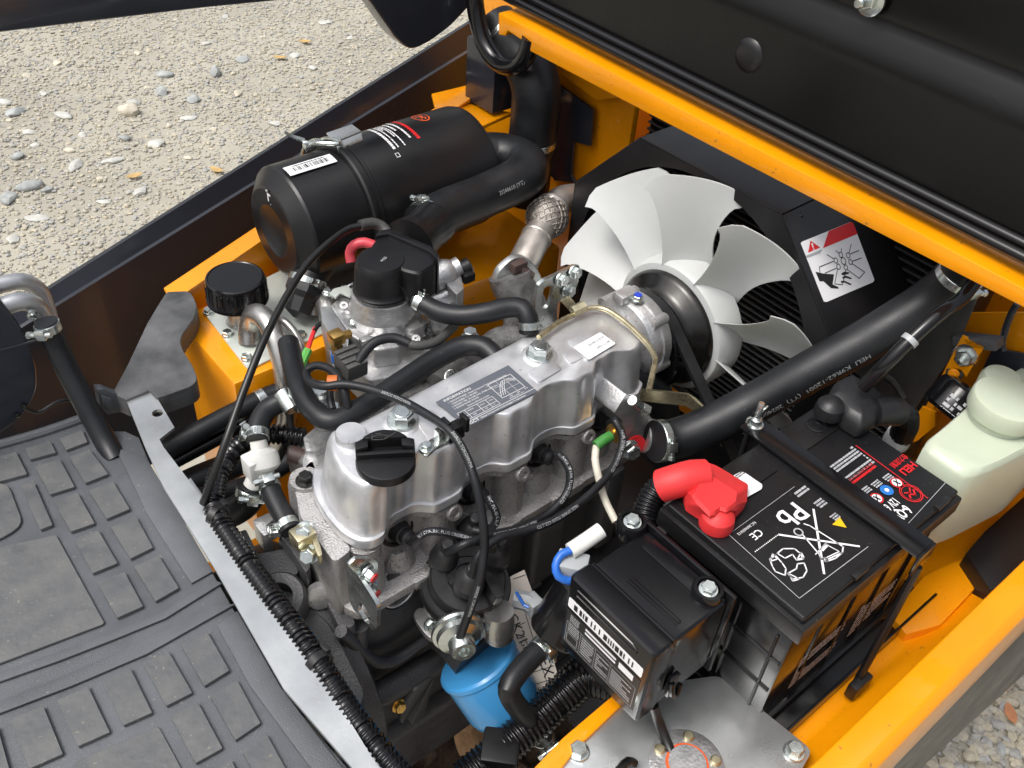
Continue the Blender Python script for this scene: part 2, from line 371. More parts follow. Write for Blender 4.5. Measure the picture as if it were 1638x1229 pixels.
for i in range(60000):
    y = 1.7 + 3.6 * rnd.random() ** 1.15; x = rnd.uniform(-.1, 2.75)
    if x < (y - 1.6) * .12 - .1: continue
    pebble(gr[rnd.choice((0, 0, 1, 2))], x, y, rnd.choice((.0032, .004, .004, .005, .006, .0075)) * rnd.uniform(.8, 1.35))
for i in range(9500):
    x, y = rnd.uniform(.85, 1.95), rnd.uniform(-.42, .26)
    pebble(gr[rnd.choice((0, 0, 1, 2, 2))], x, y, rnd.choice((.005, .006, .008, .010, .013)) * rnd.uniform(.8, 1.3))
for k, b in enumerate(gr):
    tag(b.build('gravel', 'gravel_' + 'abc'[k], smooth=0, loc=(0, 0, 0)), ['fine buff gravel spread over the ground', 'fine grey gravel spread over the ground', 'fine ochre gravel spread over the ground'][k], 'gravel', kind='stuff')
def stone(pt, s, m, label, group=None, flat=.6):
    mb = MB(); x, y = pt[0], pt[1]; seed = V((x * 9, y * 9, s * 40)); sx, sy, sz = s * rnd.uniform(.85, 1.3), s * rnd.uniform(.6, .9), s * flat * rnd.uniform(.7, 1.0)
    a = rnd.uniform(0, 3.1); c, q = math.cos(a), math.sin(a); vs = []
    pl = [(V((rnd.uniform(-1, 1), rnd.uniform(-1, 1), rnd.uniform(-.5, 1))).normalized(), rnd.uniform(.55, .85)) for _ in range(7)]
    for p in IC3[0]:
        p = p.copy()
        for n_, d_ in pl:
            e = p.dot(n_) - d_
            if e > 0: p -= n_ * e * .93
        p *= 1 + .07 * noise.noise(p * 2.5 + seed)
        vs.append((x + p.x * sx * c - p.y * sy * q, y + p.x * sx * q + p.y * sy * c, gz(x, y) + sz * .5 + p.z * sz))
    mb.add(vs, IC3[1]); return tag(mb.build('stone', m, smooth=28), label, 'stone', group)
GS, PS, CS = 'grey angular stone lying among the gravel beyond the far body panel', 'pale chalky flat stone lying among the gravel beyond the far body panel', 'small cream stone lying among the gravel beyond the far body panel'
for p in [(1.5439, 3.3055, 0.0000), (1.1794, 3.2018, 0.0000), (0.6247, 3.0308, 0.0000), (0.5876, 2.8168, 0.0000), (0.6213, 2.7729, 0.0000), (0.9395, 2.9576, 0.0000), (1.2484, 3.3421, 0.0000), (1.4095, 3.2567, 0.0000), (1.2480, 3.1008, 0.0000), (0.5152, 2.7787, 0.0000), (0.7176, 3.3191, 0.0000)]: stone(p, .034 * rnd.uniform(.6, 1.1), 'stonegrey', GS, 'grey stones on the gravel')
for p in [(0.8427, 3.0653, 0.0000), (0.8430, 3.4097, 0.0000), (0.7054, 3.1680, 0.0000), (0.6923, 3.0752, 0.0000), (0.7440, 2.8732, 0.0000), (0.8461, 2.6250, 0.0000), (0.7347, 2.6335, 0.0000), (1.0690, 3.1833, 0.0000), (1.1718, 2.9904, 0.0000), (0.5448, 2.6355, 0.0000), (0.4506, 2.5622, 0.0000), (0.7070, 3.4085, 0.0000), (1.4019, 2.8070, 0.0000), (1.7315, 3.1130, 0.0000), (2.0118, 3.2931, 0.0000), (1.6962, 3.7422, 0.0000), (1.7297, 3.2479, 0.0000), (2.0114, 3.4824, 0.0000), (1.5036, 3.5211, 0.0000), (1.0078, 2.8733, 0.0000), (0.8531, 2.8499, 0.0000), (0.8353, 3.2181, 0.0000)]: stone(p, .033 * rnd.uniform(.5, 1.1), 'stonepale', PS, 'pale stones on the gravel', .4)
for p in [(0.6829, 3.2763, 0.0000), (0.7766, 2.7598, 0.0000), (1.0965, 2.9728, 0.0000), (1.1552, 3.2763, 0.0000), (0.7651, 2.9792, 0.0000), (0.8422, 3.5892, 0.0000), (1.2487, 3.5694, 0.0000), (1.8817, 3.0889, 0.0000), (1.3980, 3.0668, 0.0000), (1.7164, 3.4669, 0.0000), (1.0539, 2.7445, 0.0000), (1.2064, 2.8766, 0.0000), (1.5110, 3.8103, 0.0000), (2.1702, 3.3515, 0.0000), (0.9705, 3.6374, 0.0000)]: stone(p, .022 * rnd.uniform(.5, 1), 'stonecream', CS, 'cream stones on the gravel', .5)
stone((1.0247, 3.1267, 0.0000), .042, 'stonecream', 'thick cream-white block-shaped stone standing proud of the gravel', flat=.8)
for p in [(1.3254, 0.1477, 0.0000), (1.4334, 0.1062, 0.0000), (1.2814, 0.0348, 0.0000), (1.2033, 0.1248, 0.0000), (1.4226, 0.1654, 0.0000), (1.1932, 0.0812, 0.0000)]: stone(p, .016 * rnd.uniform(.6, 1), 'stonegrey', 'small grey pebble on the gravel beside the near orange rail', 'pebbles beside the near rail')
def leaf(pt, s, m, label, group=None):
    a = rnd.uniform(0, 6.28); mb = MB(); x, y = pt[0], pt[1]; z = gz(x, y) + .012
    o = [(-1, 0), (-.6, .35), (0, .5), (.6, .35), (1, 0), (.6, -.35), (0, -.5), (-.6, -.35)]; up = lambda u, w: z + .012 * s / .05 * (u * u * .7 + abs(w) * .5)
    pts = [(x + (u * math.cos(a) - w * math.sin(a)) * s, y + (u * math.sin(a) + w * math.cos(a)) * s, up(u, w)) for u, w in o]
    n = len(pts); bt = [(p[0], p[1], p[2] - .0012) for p in pts]; ct = (x, y, z); cb = (x, y, z - .0012)
    fs = [[i, (i + 1) % n, 2 * n] for i in range(n)] + [[n + (i + 1) % n, n + i, 2 * n + 1] for i in range(n)] + [[i, n + i, n + (i + 1) % n, (i + 1) % n] for i in range(n)]
    mb.add(pts + bt + [ct, cb], fs); tag(mb.build('dead_leaf', m), label, 'leaf', group)
for p in [(1.6654, 3.2391, 0.0000), (0.8643, 2.7117, 0.0000), (1.0848, 2.6049, 0.0000), (1.8272, 3.3296, 0.0000)]: leaf(p, .026, 'leaf', 'yellow-ochre fallen leaf on the gravel beyond the far body panel', 'fallen ochre leaves')
leaf((1.3553, 0.0596, 0.0000), .022, 'leafred', 'reddish-brown curled leaf on the gravel beside the near orange rail')
# soil and clay clods under the engine
mb = MB()
for i in range(41):
    for j in range(41): pass
W_ = 40
mb.add([(.25 + .75 * i / W_, .15 + .55 * j / W_, .10 + .05 * noise.noise(V((i * .35, j * .35, 1))) + .03 * noise.noise(V((i * .9, j * .9, 5)))) for j in range(W_ + 1) for i in range(W_ + 1)], [[j * (W_ + 1) + i, j * (W_ + 1) + i + 1, (j + 1) * (W_ + 1) + i + 1, (j + 1) * (W_ + 1) + i] for j in range(W_) for i in range(W_)])
mb.add([(.25, .15, -.1), (1, .15, -.1), (1, .7, -.1), (.25, .7, -.1)], [[0, 1, 2, 3]])
tag(mb.build('soil', 'soil'), 'dark brown earth seen down below the engine', None, kind='structure')
mb = MB(); c = V((0.5320, 0.5680, 0.1400))
mb.add([c + V((p.x * .052, p.y * .036, p.z * .03)) * (1 + .35 * noise.noise(p * 1.6 + V((3, 1, 2))) + .12 * noise.noise(p * 5)) for p in IC3[0]], IC3[1])
tag(mb.build('clay_clod', 'clay', smooth=25), 'lump of orange-tan clay lying below the blue oil filter', 'clod')
# ================================================================ TRUCK BODY
def slab_holes(mb, outer, holes, ext):           # flat plate with real openings; ext is the thickness vector
    bm = bmesh.new(); ext = V(ext); ed = []
    for loop in [outer] + list(holes):
        vs = [bm.verts.new(V(p)) for p in loop]
        for i in range(len(vs)): ed.append(bm.edges.new((vs[i], vs[(i + 1) % len(vs)])))
    bmesh.ops.triangle_fill(bm, use_beauty=True, edges=ed)
    g = bmesh.ops.extrude_face_region(bm, geom=list(bm.faces))
    for v in [e for e in g['geom'] if isinstance(e, bmesh.types.BMVert)]: v.co += ext
    bmesh.ops.recalc_face_normals(bm, faces=bm.faces)
    bm.verts.index_update(); mb.add([v.co.copy() for v in bm.verts], [[v.index for v in f.verts] for f in bm.faces]); bm.free(); return mb
def circle(o, d, r, n=24, ref=None):
    u, w, d = frame(d, ref); return [V(o) + (u * math.cos(6.28318 * k / n) + w * math.sin(6.28318 * k / n)) * r for k in range(n)]
body = thing('truck_body', (.6, .6, .35), 'orange and dark navy forklift body around the open engine bay', 'forklift body')
E0, E1 = V((0.1049, 1.1200, 0.7545)), V((1.0199, 1.2500, 0.9466)); C0, C1 = V((0.0969, 1.1100, 0.7378)), V((1.0142, 1.2400, 0.9077))
def ring_at(e, c): return [e, c, V((c.x, c.y - .004, c.z - .002)), V((c.x, c.y - .012, .42)), V((c.x, c.y + .05, .40)), V((e.x, e.y + .045, e.z - .06)), V((e.x, e.y + .012, e.z - .004))]
r0, r1 = ring_at(E0, C0), ring_at(E1, C1); mb = MB(); mb.rings([[a.lerp(b, t / 6) for a, b in zip(r0, r1)] for t in range(7)]); sp = mb.build('side_panel', 'navy', body, smooth=20); sp['label'] = 'glossy dark navy far side panel with sloping top edge'
# orange flange below the far panel, tank shelf and rear walls
mb = MB(); a = [(0.3473, 1.0696, 0.7700), (0.3428, 1.0355, 0.7700)]; b = [(0.9176, 1.1517, 0.8850), (0.8931, 1.1136, 0.8850)]
mb.rings([[V(a[0]), V(a[1]), V(a[1]) - V((0, 0, .004)), V(a[0]) - V((0, 0, .004))], [V(b[0]), V(b[1]), V(b[1]) - V((0, 0, .004)), V(b[0]) - V((0, 0, .004))]])
mb.build('orange_flange', 'orange', body, smooth=20)
mb = MB(); f0, f1 = V(a[1]).lerp(V(b[1]), .05) + V((0, .006, -.005)), V(b[1]) + V((0, .006, -.005))
mb.prism([f0, f1, V((f1.x, f1.y, .60)), V((f0.x, f0.y, .60))], (0, .006, 0), .001); mb.build('flange_wall', 'orange', body)
tank = MB(); tank.box((.61, .9475, .60), (.54, .165, .30), bev=.006); tank.build('tank_box', 'orange', body)
mb = MB(); mb.tube([(0.2385, 0.8620, 0.6964), (0.2707, 0.8620, 0.7064), (0.3082, 0.8620, 0.7096)], .006); mb.tube([(0.2432, 0.8620, 0.6871), (0.3055, 0.8620, 0.6917), (0.3104, 0.8620, 0.7019)], .004); mb.build('tank_ridge', 'orange', body)
mb = MB(); mb.box((.60, .83, .46), (.7, .06, .02), bev=.004); mb.box((.6, .80, .40), (.7, .012, .12), bev=.003); mb.build('chassis_rail', 'orange', body)
mb = MB(); mb.box((1.01, 1.06, .72), (.012, .38, .64), bev=.002); mb.build('rear_bulkhead', 'orange', body)
mb = MB(); mb.prism([(0.9850, 1.0446, 0.9279), (0.9850, 1.0174, 0.9253), (0.9850, 0.9359, 0.9155), (0.9850, 0.9309, 0.8575), (0.9850, 0.9677, 0.8491), (0.9850, 0.9654, 0.7933), (0.9850, 0.9529, 0.7828), (0.9850, 1.0002, 0.7652), (0.9850, 1.0427, 0.7831), (0.9850, 1.0549, 0.8351)], (.006, 0, 0), .002); mb.build('bulkhead_plate', 'navy', body)
mb = MB(); mb.prism([(0.9750, 1.0474, 0.9546), (0.9750, 0.9218, 0.9381), (0.9750, 0.8778, 0.9592), (0.9750, 0.8940, 0.9701), (0.9750, 0.9937, 0.9812)], (.03, 0, 0), .004); mb.build('bulkhead_gusset', 'orange', body)
mb = MB(); mb.slab([(0.8647, 1.1775, 0.8750), (0.9392, 1.1725, 0.8750), (0.9192, 1.1385, 0.8750), (0.8910, 1.1216, 0.8750), (0.9335, 1.0565, 0.8750), (0.8696, 1.0468, 0.8750), (0.8430, 1.0515, 0.8750), (0.8214, 1.1018, 0.8750)], .006, .0015); mb.build('corner_gusset', 'orange', body)
mb = MB(); q = V((0.8864, 1.0638, 0.8800)); mb.box(q + V((.045, .03, .05)), (.075, .07, .1), bev=.004); mb.build('corner_post', 'navy', body)
mb = MB(); mb.box((1.14, .60, .66), (.06, 1.06, .70), bev=.006); mb.build('counterweight_wall', 'orange', body)
mb = MB(); mb.box((.83, .58, .29), (.50, .86, .02), bev=.003); mb.build('gap_shade_sheet', 'castiron', body)  # dark sheet added so the gap down beside the engine reads as deep shade
mb = MB(); mb.prism([(0.9101, 0.1738, 0.6900), (0.9600, 0.1780, 0.6900), (1.0585, 0.1778, 0.6900), (1.1035, 0.1343, 0.6900), (0.9631, 0.1114, 0.6900), (0.8838, 0.1267, 0.6900)], (0, 0, -.04), .002); mb.build('recess_shade_block', 'satinblack', body)  # black block added to stand in for the shade inside this recess
# cross beam the hood closes on
mb = MB(); mb.prism([(0.8620, 1.0199, 1.0563), (0.8620, 0.9493, 1.0568), (0.8620, 0.6645, 1.0546), (0.8620, 0.4027, 1.0549), (0.8620, 0.2112, 1.0532), (0.8620, 0.2032, 1.0357), (0.8620, 0.2345, 1.0359), (0.8620, 0.3520, 1.0338), (0.8620, 0.4745, 1.0318), (0.8620, 0.7642, 1.0279), (0.8620, 0.9496, 1.0266), (0.8620, 0.9625, 1.0351), (0.8620, 0.9977, 1.0377), (0.8620, 1.0023, 1.0291), (0.8620, 1.0172, 1.0258)], (.05, 0, 0), .0025); cb = mb.build('cross_beam', 'orange', body); cb['label'] = 'long orange cross beam above the radiator'
# near rail and inner shelf
mb = MB(); mb.prism(fillet([(.30, .117, .752), (.30, .0885, .7545), (.30, .0785, .747), (.30, .0775, .66), (.30, .117, .66)], .0030, 3), (1.3, 0, 0), .002); nr = mb.build('near_rail', 'orange', body); nr['label'] = 'thick glossy orange rail along the near side'
mb = MB(); mb.prism([(.34, .114, .655), (.34, .109, .60), (.34, .111, .36), (.34, .122, .34)], (1.3, -.075, 0), .004); mb.build('side_skirt', 'satinblack', body)
mb = MB(); mb.prism([(.52, .1165, .70), (.52, .126, .672), (.52, .150, .654), (.52, .30, .650), (.52, .30, .635), (.52, .1165, .635)], (.62, 0, 0), .004); mb.build('battery_shelf', 'orange', body)
mb = MB(); mb.prism([(0.7799, 0.1823, 0.6680), (0.8620, 0.1912, 0.6680), (0.9241, 0.1770, 0.6680), (0.9032, 0.1434, 0.6680), (0.8152, 0.1401, 0.6680), (0.7725, 0.1571, 0.6680)], (0, 0, -.03), .003, 2); mb.build('wheel_hump', 'orange', body)
mb = MB(); mb.prism([(0.2886, 0.2790, 0.6950), (0.3757, 0.2913, 0.6950), (0.4499, 0.2944, 0.6950), (0.4619, 0.2905, 0.6950), (0.4595, 0.2801, 0.6950), (0.4409, 0.2808, 0.6950), (0.3812, 0.2751, 0.6950), (0.3091, 0.2594, 0.6950)], (0, 0, -.05), .002); mb.build('frame_strip', 'orange', body)
# ================================================================ RAISED HOOD
hood = thing('engine_hood', (.90, .6, 1.05), 'raised black engine hood with dark underside above the radiator', 'hood')
hu = V((0, 0, 1)); hn = V((-1, 0, 0)); h0 = V((.896, 0, 1.063))
def HP(y, t, o=0): return h0 + V((0, y, 0)) + hu * t + hn * o
mb = MB()
prof = [(0, .0), (.10, .004), (.128, .006), (.140, .018), (.156, .021), (.17, .018), (.40, .014), (.72, .02)]
ys = [-.25 + 1.32 * i / 30 for i in range(31)]
mb.rings([[HP(y, t, -o) for t, o in prof] + [HP(y, t, -o - .02) for t, o in reversed(prof)] for y in ys]); mb.build('underside', 'hoodblack', hood, smooth=50)
mb = MB(); bead = lambda dy, dz, dx: [V((.896 + dx, y, 1.060 + dz)) for y in (-.3, 0, .3, .6, .9, 1.06)]
mb.sweep(crom(bead(0, .012, -.016), .05), .006, 14); mb.sweep(crom(bead(0, .018, -.004), .05), .006, 12); mb.build('edge_seal', 'glossblack', hood)
mb = MB(); mb.tube([(0.8700, 1.0881, 1.0851), (0.8700, 1.0779, 1.0359), (0.8700, 1.0563, 0.9979), (0.8700, 1.0189, 0.9808), (0.8700, 0.9783, 0.9949), (0.8700, 0.9610, 1.0209), (0.8700, 0.9568, 1.0415)], .013, 14); mb.build('corner_seal', 'glossblack', hood)
mb = MB(); mb.lathe(V((0.8960, 0.6240, 1.1301)) - hn * .004, hn, [(.0195, 0), (.0195, .0015), (.0165, .0045), (.010, .006), (0, .0065)], 32); mb.build('rubber_plug', 'satinblack', hood)
mb = MB(); q = V((0.8960, 0.5029, 1.2290)) - hn * .012
mb.lathe(q, hn, [(.016, 0), (.016, .003), (.013, .004)], 26); mb.hexa(q + hn * .003, hn, .0095, .008); mb.lathe(q + hn * .01, hn, [(.0055, 0), (.0055, .012), (.004, .014)], 16); mb.build('hood_bolt', 'zinc', hood)
mb = MB(); mb.prism(fillet([(0.2002, 1.1200, 1.1181), (0.2498, 1.1200, 1.1161), (0.4849, 1.1200, 1.0995), (0.6308, 1.1200, 1.0863), (0.6974, 1.1200, 1.0844), (0.7184, 1.1200, 1.0658), (0.7581, 1.1200, 1.0078), (0.7837, 1.1200, 0.9814), (0.8216, 1.1200, 0.9893), (0.8578, 1.1200, 1.0043), (0.8917, 1.1200, 1.0273), (0.9297, 1.1200, 1.1679), (0.2398, 1.1200, 1.2494)], [0, 0, 0, .0, .03, .02, .0, .02, .01, .01, .0, 0, 0], 5), (0, .035, 0), .004, 3); sk = mb.build('side_skirt', 'navy', hood); sk['label'] = 'dark navy side skirt of the raised hood'
# ================================================================ FLOOR: mat, sill plate, rubber block, blower
sill = thing('sill_plate', (0.2329, 0.8283, 0.7500), 'bare steel sill plate with a round hole between mat and engine', 'plate')
mb = MB(); L_ = [(0.2180, 0.8853, 0.7740), (0.2123, 0.8532, 0.7740), (0.2035, 0.8017, 0.7740), (0.1940, 0.7340, 0.7740), (0.1881, 0.6101, 0.7740), (0.1754, 0.4505, 0.7740), (0.1835, 0.3517, 0.7740), (0.1884, 0.2725, 0.7740)]; R_ = [(0.2488, 0.8818, 0.7740), (0.2422, 0.8115, 0.7740), (0.2208, 0.8035, 0.7740), (0.2193, 0.7890, 0.7740), (0.2195, 0.7152, 0.7740), (0.2169, 0.5448, 0.7740), (0.2105, 0.4585, 0.7740), (0.2009, 0.3444, 0.7740), (0.2025, 0.2584, 0.7740)]
slab_holes(mb, L_ + R_[::-1], [circle((0.2371, 0.8442, 0.7740), (0, 0, 1), .0062, 20)], (0, 0, -.004)); mb.build('steel_sheet', 'zincplate', sill, smooth=20)
mb = MB(); mb.prism([(0.2198, 0.7336, 0.7695), (0.2196, 0.7169, 0.7695), (0.2170, 0.5460, 0.7695), (0.2108, 0.4595, 0.7695), (0.2012, 0.3450, 0.7695), (0.2028, 0.2587, 0.7695), (0.2052, 0.2569, 0.7695), (0.2040, 0.3436, 0.7695), (0.2140, 0.4594, 0.7695), (0.2201, 0.5455, 0.7695), (0.2234, 0.7175, 0.7695), (0.2240, 0.7350, 0.7695)], (0, 0, -.05), .001); mb.build('turned_edge', 'zincplate', sill)
fm = thing('floor_mat', (.1, .6, .74), 'grey moulded rubber floor mat with raised tread pads', 'floor mat')
mb = MB(); mb.prism([(-0.0952, 0.9519, 0.7500), (0.0825, 0.9202, 0.7500), (0.1313, 0.9120, 0.7500), (0.1782, 0.9089, 0.7500), (0.1796, 0.8796, 0.7500), (0.2021, 0.8633, 0.7500), (0.2104, 0.8447, 0.7500), (0.1956, 0.7531, 0.7500), (0.1897, 0.6273, 0.7500), (0.1775, 0.4654, 0.7500), (0.1858, 0.3652, 0.7500), (0.1877, 0.2893, 0.7500), (-0.2161, 0.5700, 0.7500)], (0, 0, -.012), .001); mb.build('mat_sheet', 'mat', fm)
mb = MB(); mb.tube([(-0.0940, 0.9542, 0.7520), (0.0830, 0.9198, 0.7520), (0.1317, 0.9117, 0.7520), (0.1770, 0.9084, 0.7520)], .006, 10); mb.build('raised_rim', 'mat', fm)
def pad(px, h=.0042, r=.0009, nm='tread_pad'):
    mb = MB(); P = [V(p) for p in px]; mb.prism(fillet([V((p.x, p.y, .7505)) for p in P], r, 3), (0, 0, h), .0004, 1); return mb.build(nm, 'matpad', fm, smooth=30)
for q in ([(0.1338, 0.7946, 0.7540), (0.1596, 0.7922, 0.7540), (0.1576, 0.7446, 0.7540), (0.1333, 0.7460, 0.7540)], [(0.0988, 0.8003, 0.7540), (0.1234, 0.7982, 0.7540), (0.1212, 0.7473, 0.7540), (0.0979, 0.7509, 0.7540)], [(0.1323, 0.7325, 0.7540), (0.1587, 0.7311, 0.7540), (0.1551, 0.6823, 0.7540), (0.1315, 0.6823, 0.7540)],
          [(0.0968, 0.7382, 0.7540), (0.1206, 0.7363, 0.7540), (0.1192, 0.6844, 0.7540), (0.0949, 0.6870, 0.7540)], [(0.1303, 0.6714, 0.7540), (0.1555, 0.6687, 0.7540), (0.1539, 0.6205, 0.7540), (0.1295, 0.6192, 0.7540)], [(0.0941, 0.6741, 0.7540), (0.1203, 0.6700, 0.7540), (0.1176, 0.6209, 0.7540), (0.0931, 0.6230, 0.7540)],
          [(0.1272, 0.5597, 0.7540), (0.1530, 0.5584, 0.7540), (0.1500, 0.5082, 0.7540), (0.1250, 0.5074, 0.7540)], [(0.0910, 0.5622, 0.7540), (0.1152, 0.5605, 0.7540), (0.1134, 0.5076, 0.7540), (0.0899, 0.5095, 0.7540)], [(0.0554, 0.5673, 0.7540), (0.0806, 0.5642, 0.7540), (0.0773, 0.5108, 0.7540), (0.0530, 0.5144, 0.7540)],
          [(0.0173, 0.5722, 0.7540), (0.0436, 0.5691, 0.7540), (0.0413, 0.5154, 0.7540), (0.0153, 0.5191, 0.7540)], [(-0.0212, 0.5784, 0.7540), (0.0060, 0.5739, 0.7540), (0.0028, 0.5202, 0.7540), (-0.0233, 0.5241, 0.7540)], [(0.1246, 0.4955, 0.7540), (0.1508, 0.4952, 0.7540), (0.1470, 0.4447, 0.7540), (0.1222, 0.4436, 0.7540)],
          [(0.0884, 0.4981, 0.7540), (0.1132, 0.4958, 0.7540), (0.1102, 0.4436, 0.7540), (0.0863, 0.4452, 0.7540)], [(0.1219, 0.4319, 0.7540), (0.1462, 0.4323, 0.7540), (0.1424, 0.3826, 0.7540), (0.1192, 0.3833, 0.7540)], [(-0.0578, 0.5826, 0.7540), (-0.0313, 0.5781, 0.7540), (-0.0371, 0.5271, 0.7540), (-0.0632, 0.5302, 0.7540)],
          [(0.0886, 0.4307, 0.7540), (0.1112, 0.4298, 0.7540), (0.1073, 0.3828, 0.7540), (0.0860, 0.3852, 0.7540)],
          [(0.0795, 0.8469, 0.7540), (0.0925, 0.8394, 0.7540), (0.0865, 0.7704, 0.7540), (0.0748, 0.7714, 0.7540)],
          [(0.0640, 0.9016, 0.7540), (0.0930, 0.8967, 0.7540), (0.0910, 0.8561, 0.7540), (0.0563, 0.8641, 0.7540)], [(0.1030, 0.8956, 0.7540), (0.1286, 0.8916, 0.7540), (0.1269, 0.8700, 0.7540), (0.1007, 0.8760, 0.7540)], [(0.1016, 0.8622, 0.7540), (0.1267, 0.8579, 0.7540), (0.1241, 0.8085, 0.7540), (0.0997, 0.8131, 0.7540)],
          [(0.1382, 0.8888, 0.7540), (0.1635, 0.8884, 0.7540), (0.1608, 0.8661, 0.7540), (0.1374, 0.8677, 0.7540)], [(0.1362, 0.8551, 0.7540), (0.1582, 0.8534, 0.7540), (0.1597, 0.8058, 0.7540), (0.1352, 0.8073, 0.7540)]): pad(q)
pad([(0.0346, 0.8860, 0.7540), (0.0705, 0.8555, 0.7540), (0.0636, 0.7893, 0.7540), (0.0385, 0.7835, 0.7540), (0.0053, 0.7899, 0.7540)], .003, .012, 'heel_pad'); pad([(-0.0035, 0.7893, 0.7540), (0.0353, 0.7737, 0.7540), (0.0848, 0.7565, 0.7540), (0.0814, 0.6248, 0.7540), (-0.0089, 0.6400, 0.7540), (-0.0461, 0.6464, 0.7540)], .003, .003, 'heel_pad')
pad([(-0.0143, 0.4922, 0.7540), (0.0091, 0.5089, 0.7540), (0.0766, 0.4976, 0.7540), (0.0745, 0.4230, 0.7540)], .0015, .004, 'heel_pad')
for U, D in (([(-0.0304, 0.6344, 0.7540), (-0.0120, 0.6305, 0.7540), (0.0335, 0.6212, 0.7540), (0.0853, 0.6113, 0.7540), (0.1277, 0.6050, 0.7540), (0.1861, 0.6102, 0.7540)], [(-0.0333, 0.6252, 0.7540), (-0.0151, 0.6213, 0.7540), (0.0319, 0.6112, 0.7540), (0.0818, 0.6029, 0.7540), (0.1283, 0.5964, 0.7540), (0.1900, 0.6017, 0.7540)]), ([(-0.0397, 0.6049, 0.7540), (-0.0215, 0.6020, 0.7540), (0.0353, 0.5929, 0.7540), (0.0964, 0.5856, 0.7540), (0.1726, 0.5810, 0.7540)], [(-0.0433, 0.5935, 0.7540), (-0.0253, 0.5903, 0.7540), (0.0322, 0.5793, 0.7540), (0.0985, 0.5702, 0.7540), (0.1896, 0.5716, 0.7540)])):
    mb = MB(); mb.prism([(p[0], p[1], .7505) for p in U + D[::-1]], (0, 0, .003), .0006); mb.build('raised_band', 'mat', fm)
for q in ([(0.1821, 0.8428, 0.7540), (0.1747, 0.7708, 0.7540), (0.1695, 0.7302, 0.7540), (0.1664, 0.6197, 0.7540), (0.1901, 0.6206, 0.7540), (0.1993, 0.7506, 0.7540), (0.2030, 0.8054, 0.7540)], [(0.1638, 0.5598, 0.7540), (0.1867, 0.5637, 0.7540), (0.1786, 0.4657, 0.7540), (0.1818, 0.3686, 0.7540), (0.1828, 0.3312, 0.7540), (0.1623, 0.3375, 0.7540), (0.1585, 0.4525, 0.7540), (0.1577, 0.4846, 0.7540)]):
    mb = MB(); mb.prism([(p[0], p[1], .7505) for p in q], (0, 0, .0025), .0006); mb.build('edge_panel', 'mat', fm)
mb = MB(); mb.prism([(0.1928, 0.8950, 0.7956), (0.1996, 0.8950, 0.7931), (0.2198, 0.8950, 0.7698), (0.2204, 0.8950, 0.7542), (0.2095, 0.8950, 0.7515), (0.1963, 0.8950, 0.7554), (0.1912, 0.8950, 0.7717)], (0, .012, 0), .001); mb.prism([(0.1945, 0.8930, 0.7906), (0.2034, 0.8930, 0.7800), (0.2009, 0.8930, 0.7629), (0.1932, 0.8930, 0.7755)], (0, -.004, 0), .001); mb.build('end_wall', 'mat', fm)
mb = MB(); mb.prism(fillet([(0.2087, 0.9009, 0.7780), (0.2450, 0.9408, 0.7780), (0.2960, 1.0017, 0.7780), (0.3279, 1.0344, 0.7780), (0.3435, 1.0492, 0.7780), (0.3692, 1.0344, 0.7780), (0.3621, 0.9983, 0.7780), (0.3482, 0.9787, 0.7780), (0.3155, 0.9512, 0.7780), (0.3078, 0.9301, 0.7780), (0.3047, 0.8936, 0.7780), (0.2981, 0.8672, 0.7780), (0.2880, 0.8603, 0.7780), (0.2523, 0.8629, 0.7780), (0.2457, 0.8654, 0.7780), (0.2452, 0.8817, 0.7780), (0.2170, 0.8815, 0.7780)], [.002, .0, .0, .002, .004, .01, .012, .01, .012, .012, .01, .014, .01, .002, .002, .002, .002], 5), (0, 0, -.028), .003, 3)
rb = tag(mb.build('rubber_block', 'blockrubber'), 'wavy-edged thick grey-black rubber filler block beside the orange tank', 'rubber block')
bl = thing('blower_housing', (0.0996, 0.9400, 0.7380), 'dark navy rounded blower housing at the edge of the mat', 'blower')
mb = MB(); mb.prism(fillet([(0.0643, 0.9350, 0.9964), (0.1323, 0.9350, 0.9346), (0.1460, 0.9350, 0.8827), (0.1479, 0.9350, 0.8262), (0.1400, 0.9350, 0.7930), (0.1160, 0.9350, 0.7644), (0.0806, 0.9350, 0.7500), (-0.0088, 0.9350, 0.7723)], .012, 4), (0, .06, 0), .005, 3); mb.build('housing', 'navy', bl)
mb = MB(); mb.tube([(0.1006, 0.9345, 0.8673), (0.1185, 0.9345, 0.8631), (0.1542, 0.9345, 0.8593)], .0012, 8); mb.build('seam', 'navy', bl)
for p in [(0.1214, 0.9345, 0.7803), (0.1115, 0.9345, 0.7712)]:
    mb = MB(); mb.lathe(p, (0, -1, 0), [(.003, 0), (.003, .002), (.0015, .003), (0, .0032)], 12); mb.build('rivet', 'darksteel', bl)
mb = MB(); mb.tube([(0.1214, 0.9300, 0.7808), (0.1317, 0.9300, 0.7674), (0.1573, 0.9300, 0.7711), (0.1831, 0.9300, 0.7573)], .0022, 8); tag(mb.build('wire', 'rubber'), 'thin black wire crossing from blower housing to the hose', 'wire')
al = 'alupipe'
t = thing('heater_pipe', (0.1472, 0.9900, 0.9004), 'bent aluminium pipe, upper of the pair by the blower housing', 'pipe')
mb = MB(); mb.tube([(0.1236, 1.0000, 0.8975), (0.1495, 1.0000, 0.8969), (0.1719, 1.0000, 0.8929), (0.1850, 1.0000, 0.8773), (0.1881, 1.0000, 0.8512), (0.1875, 1.0000, 0.8314)], .0095, 16); mb.build('pipe_wall', al, t)
t = thing('heater_pipe', (0.1424, 0.9600, 0.8955), 'bent aluminium pipe, lower of the pair feeding the ribbed black hose', 'pipe')
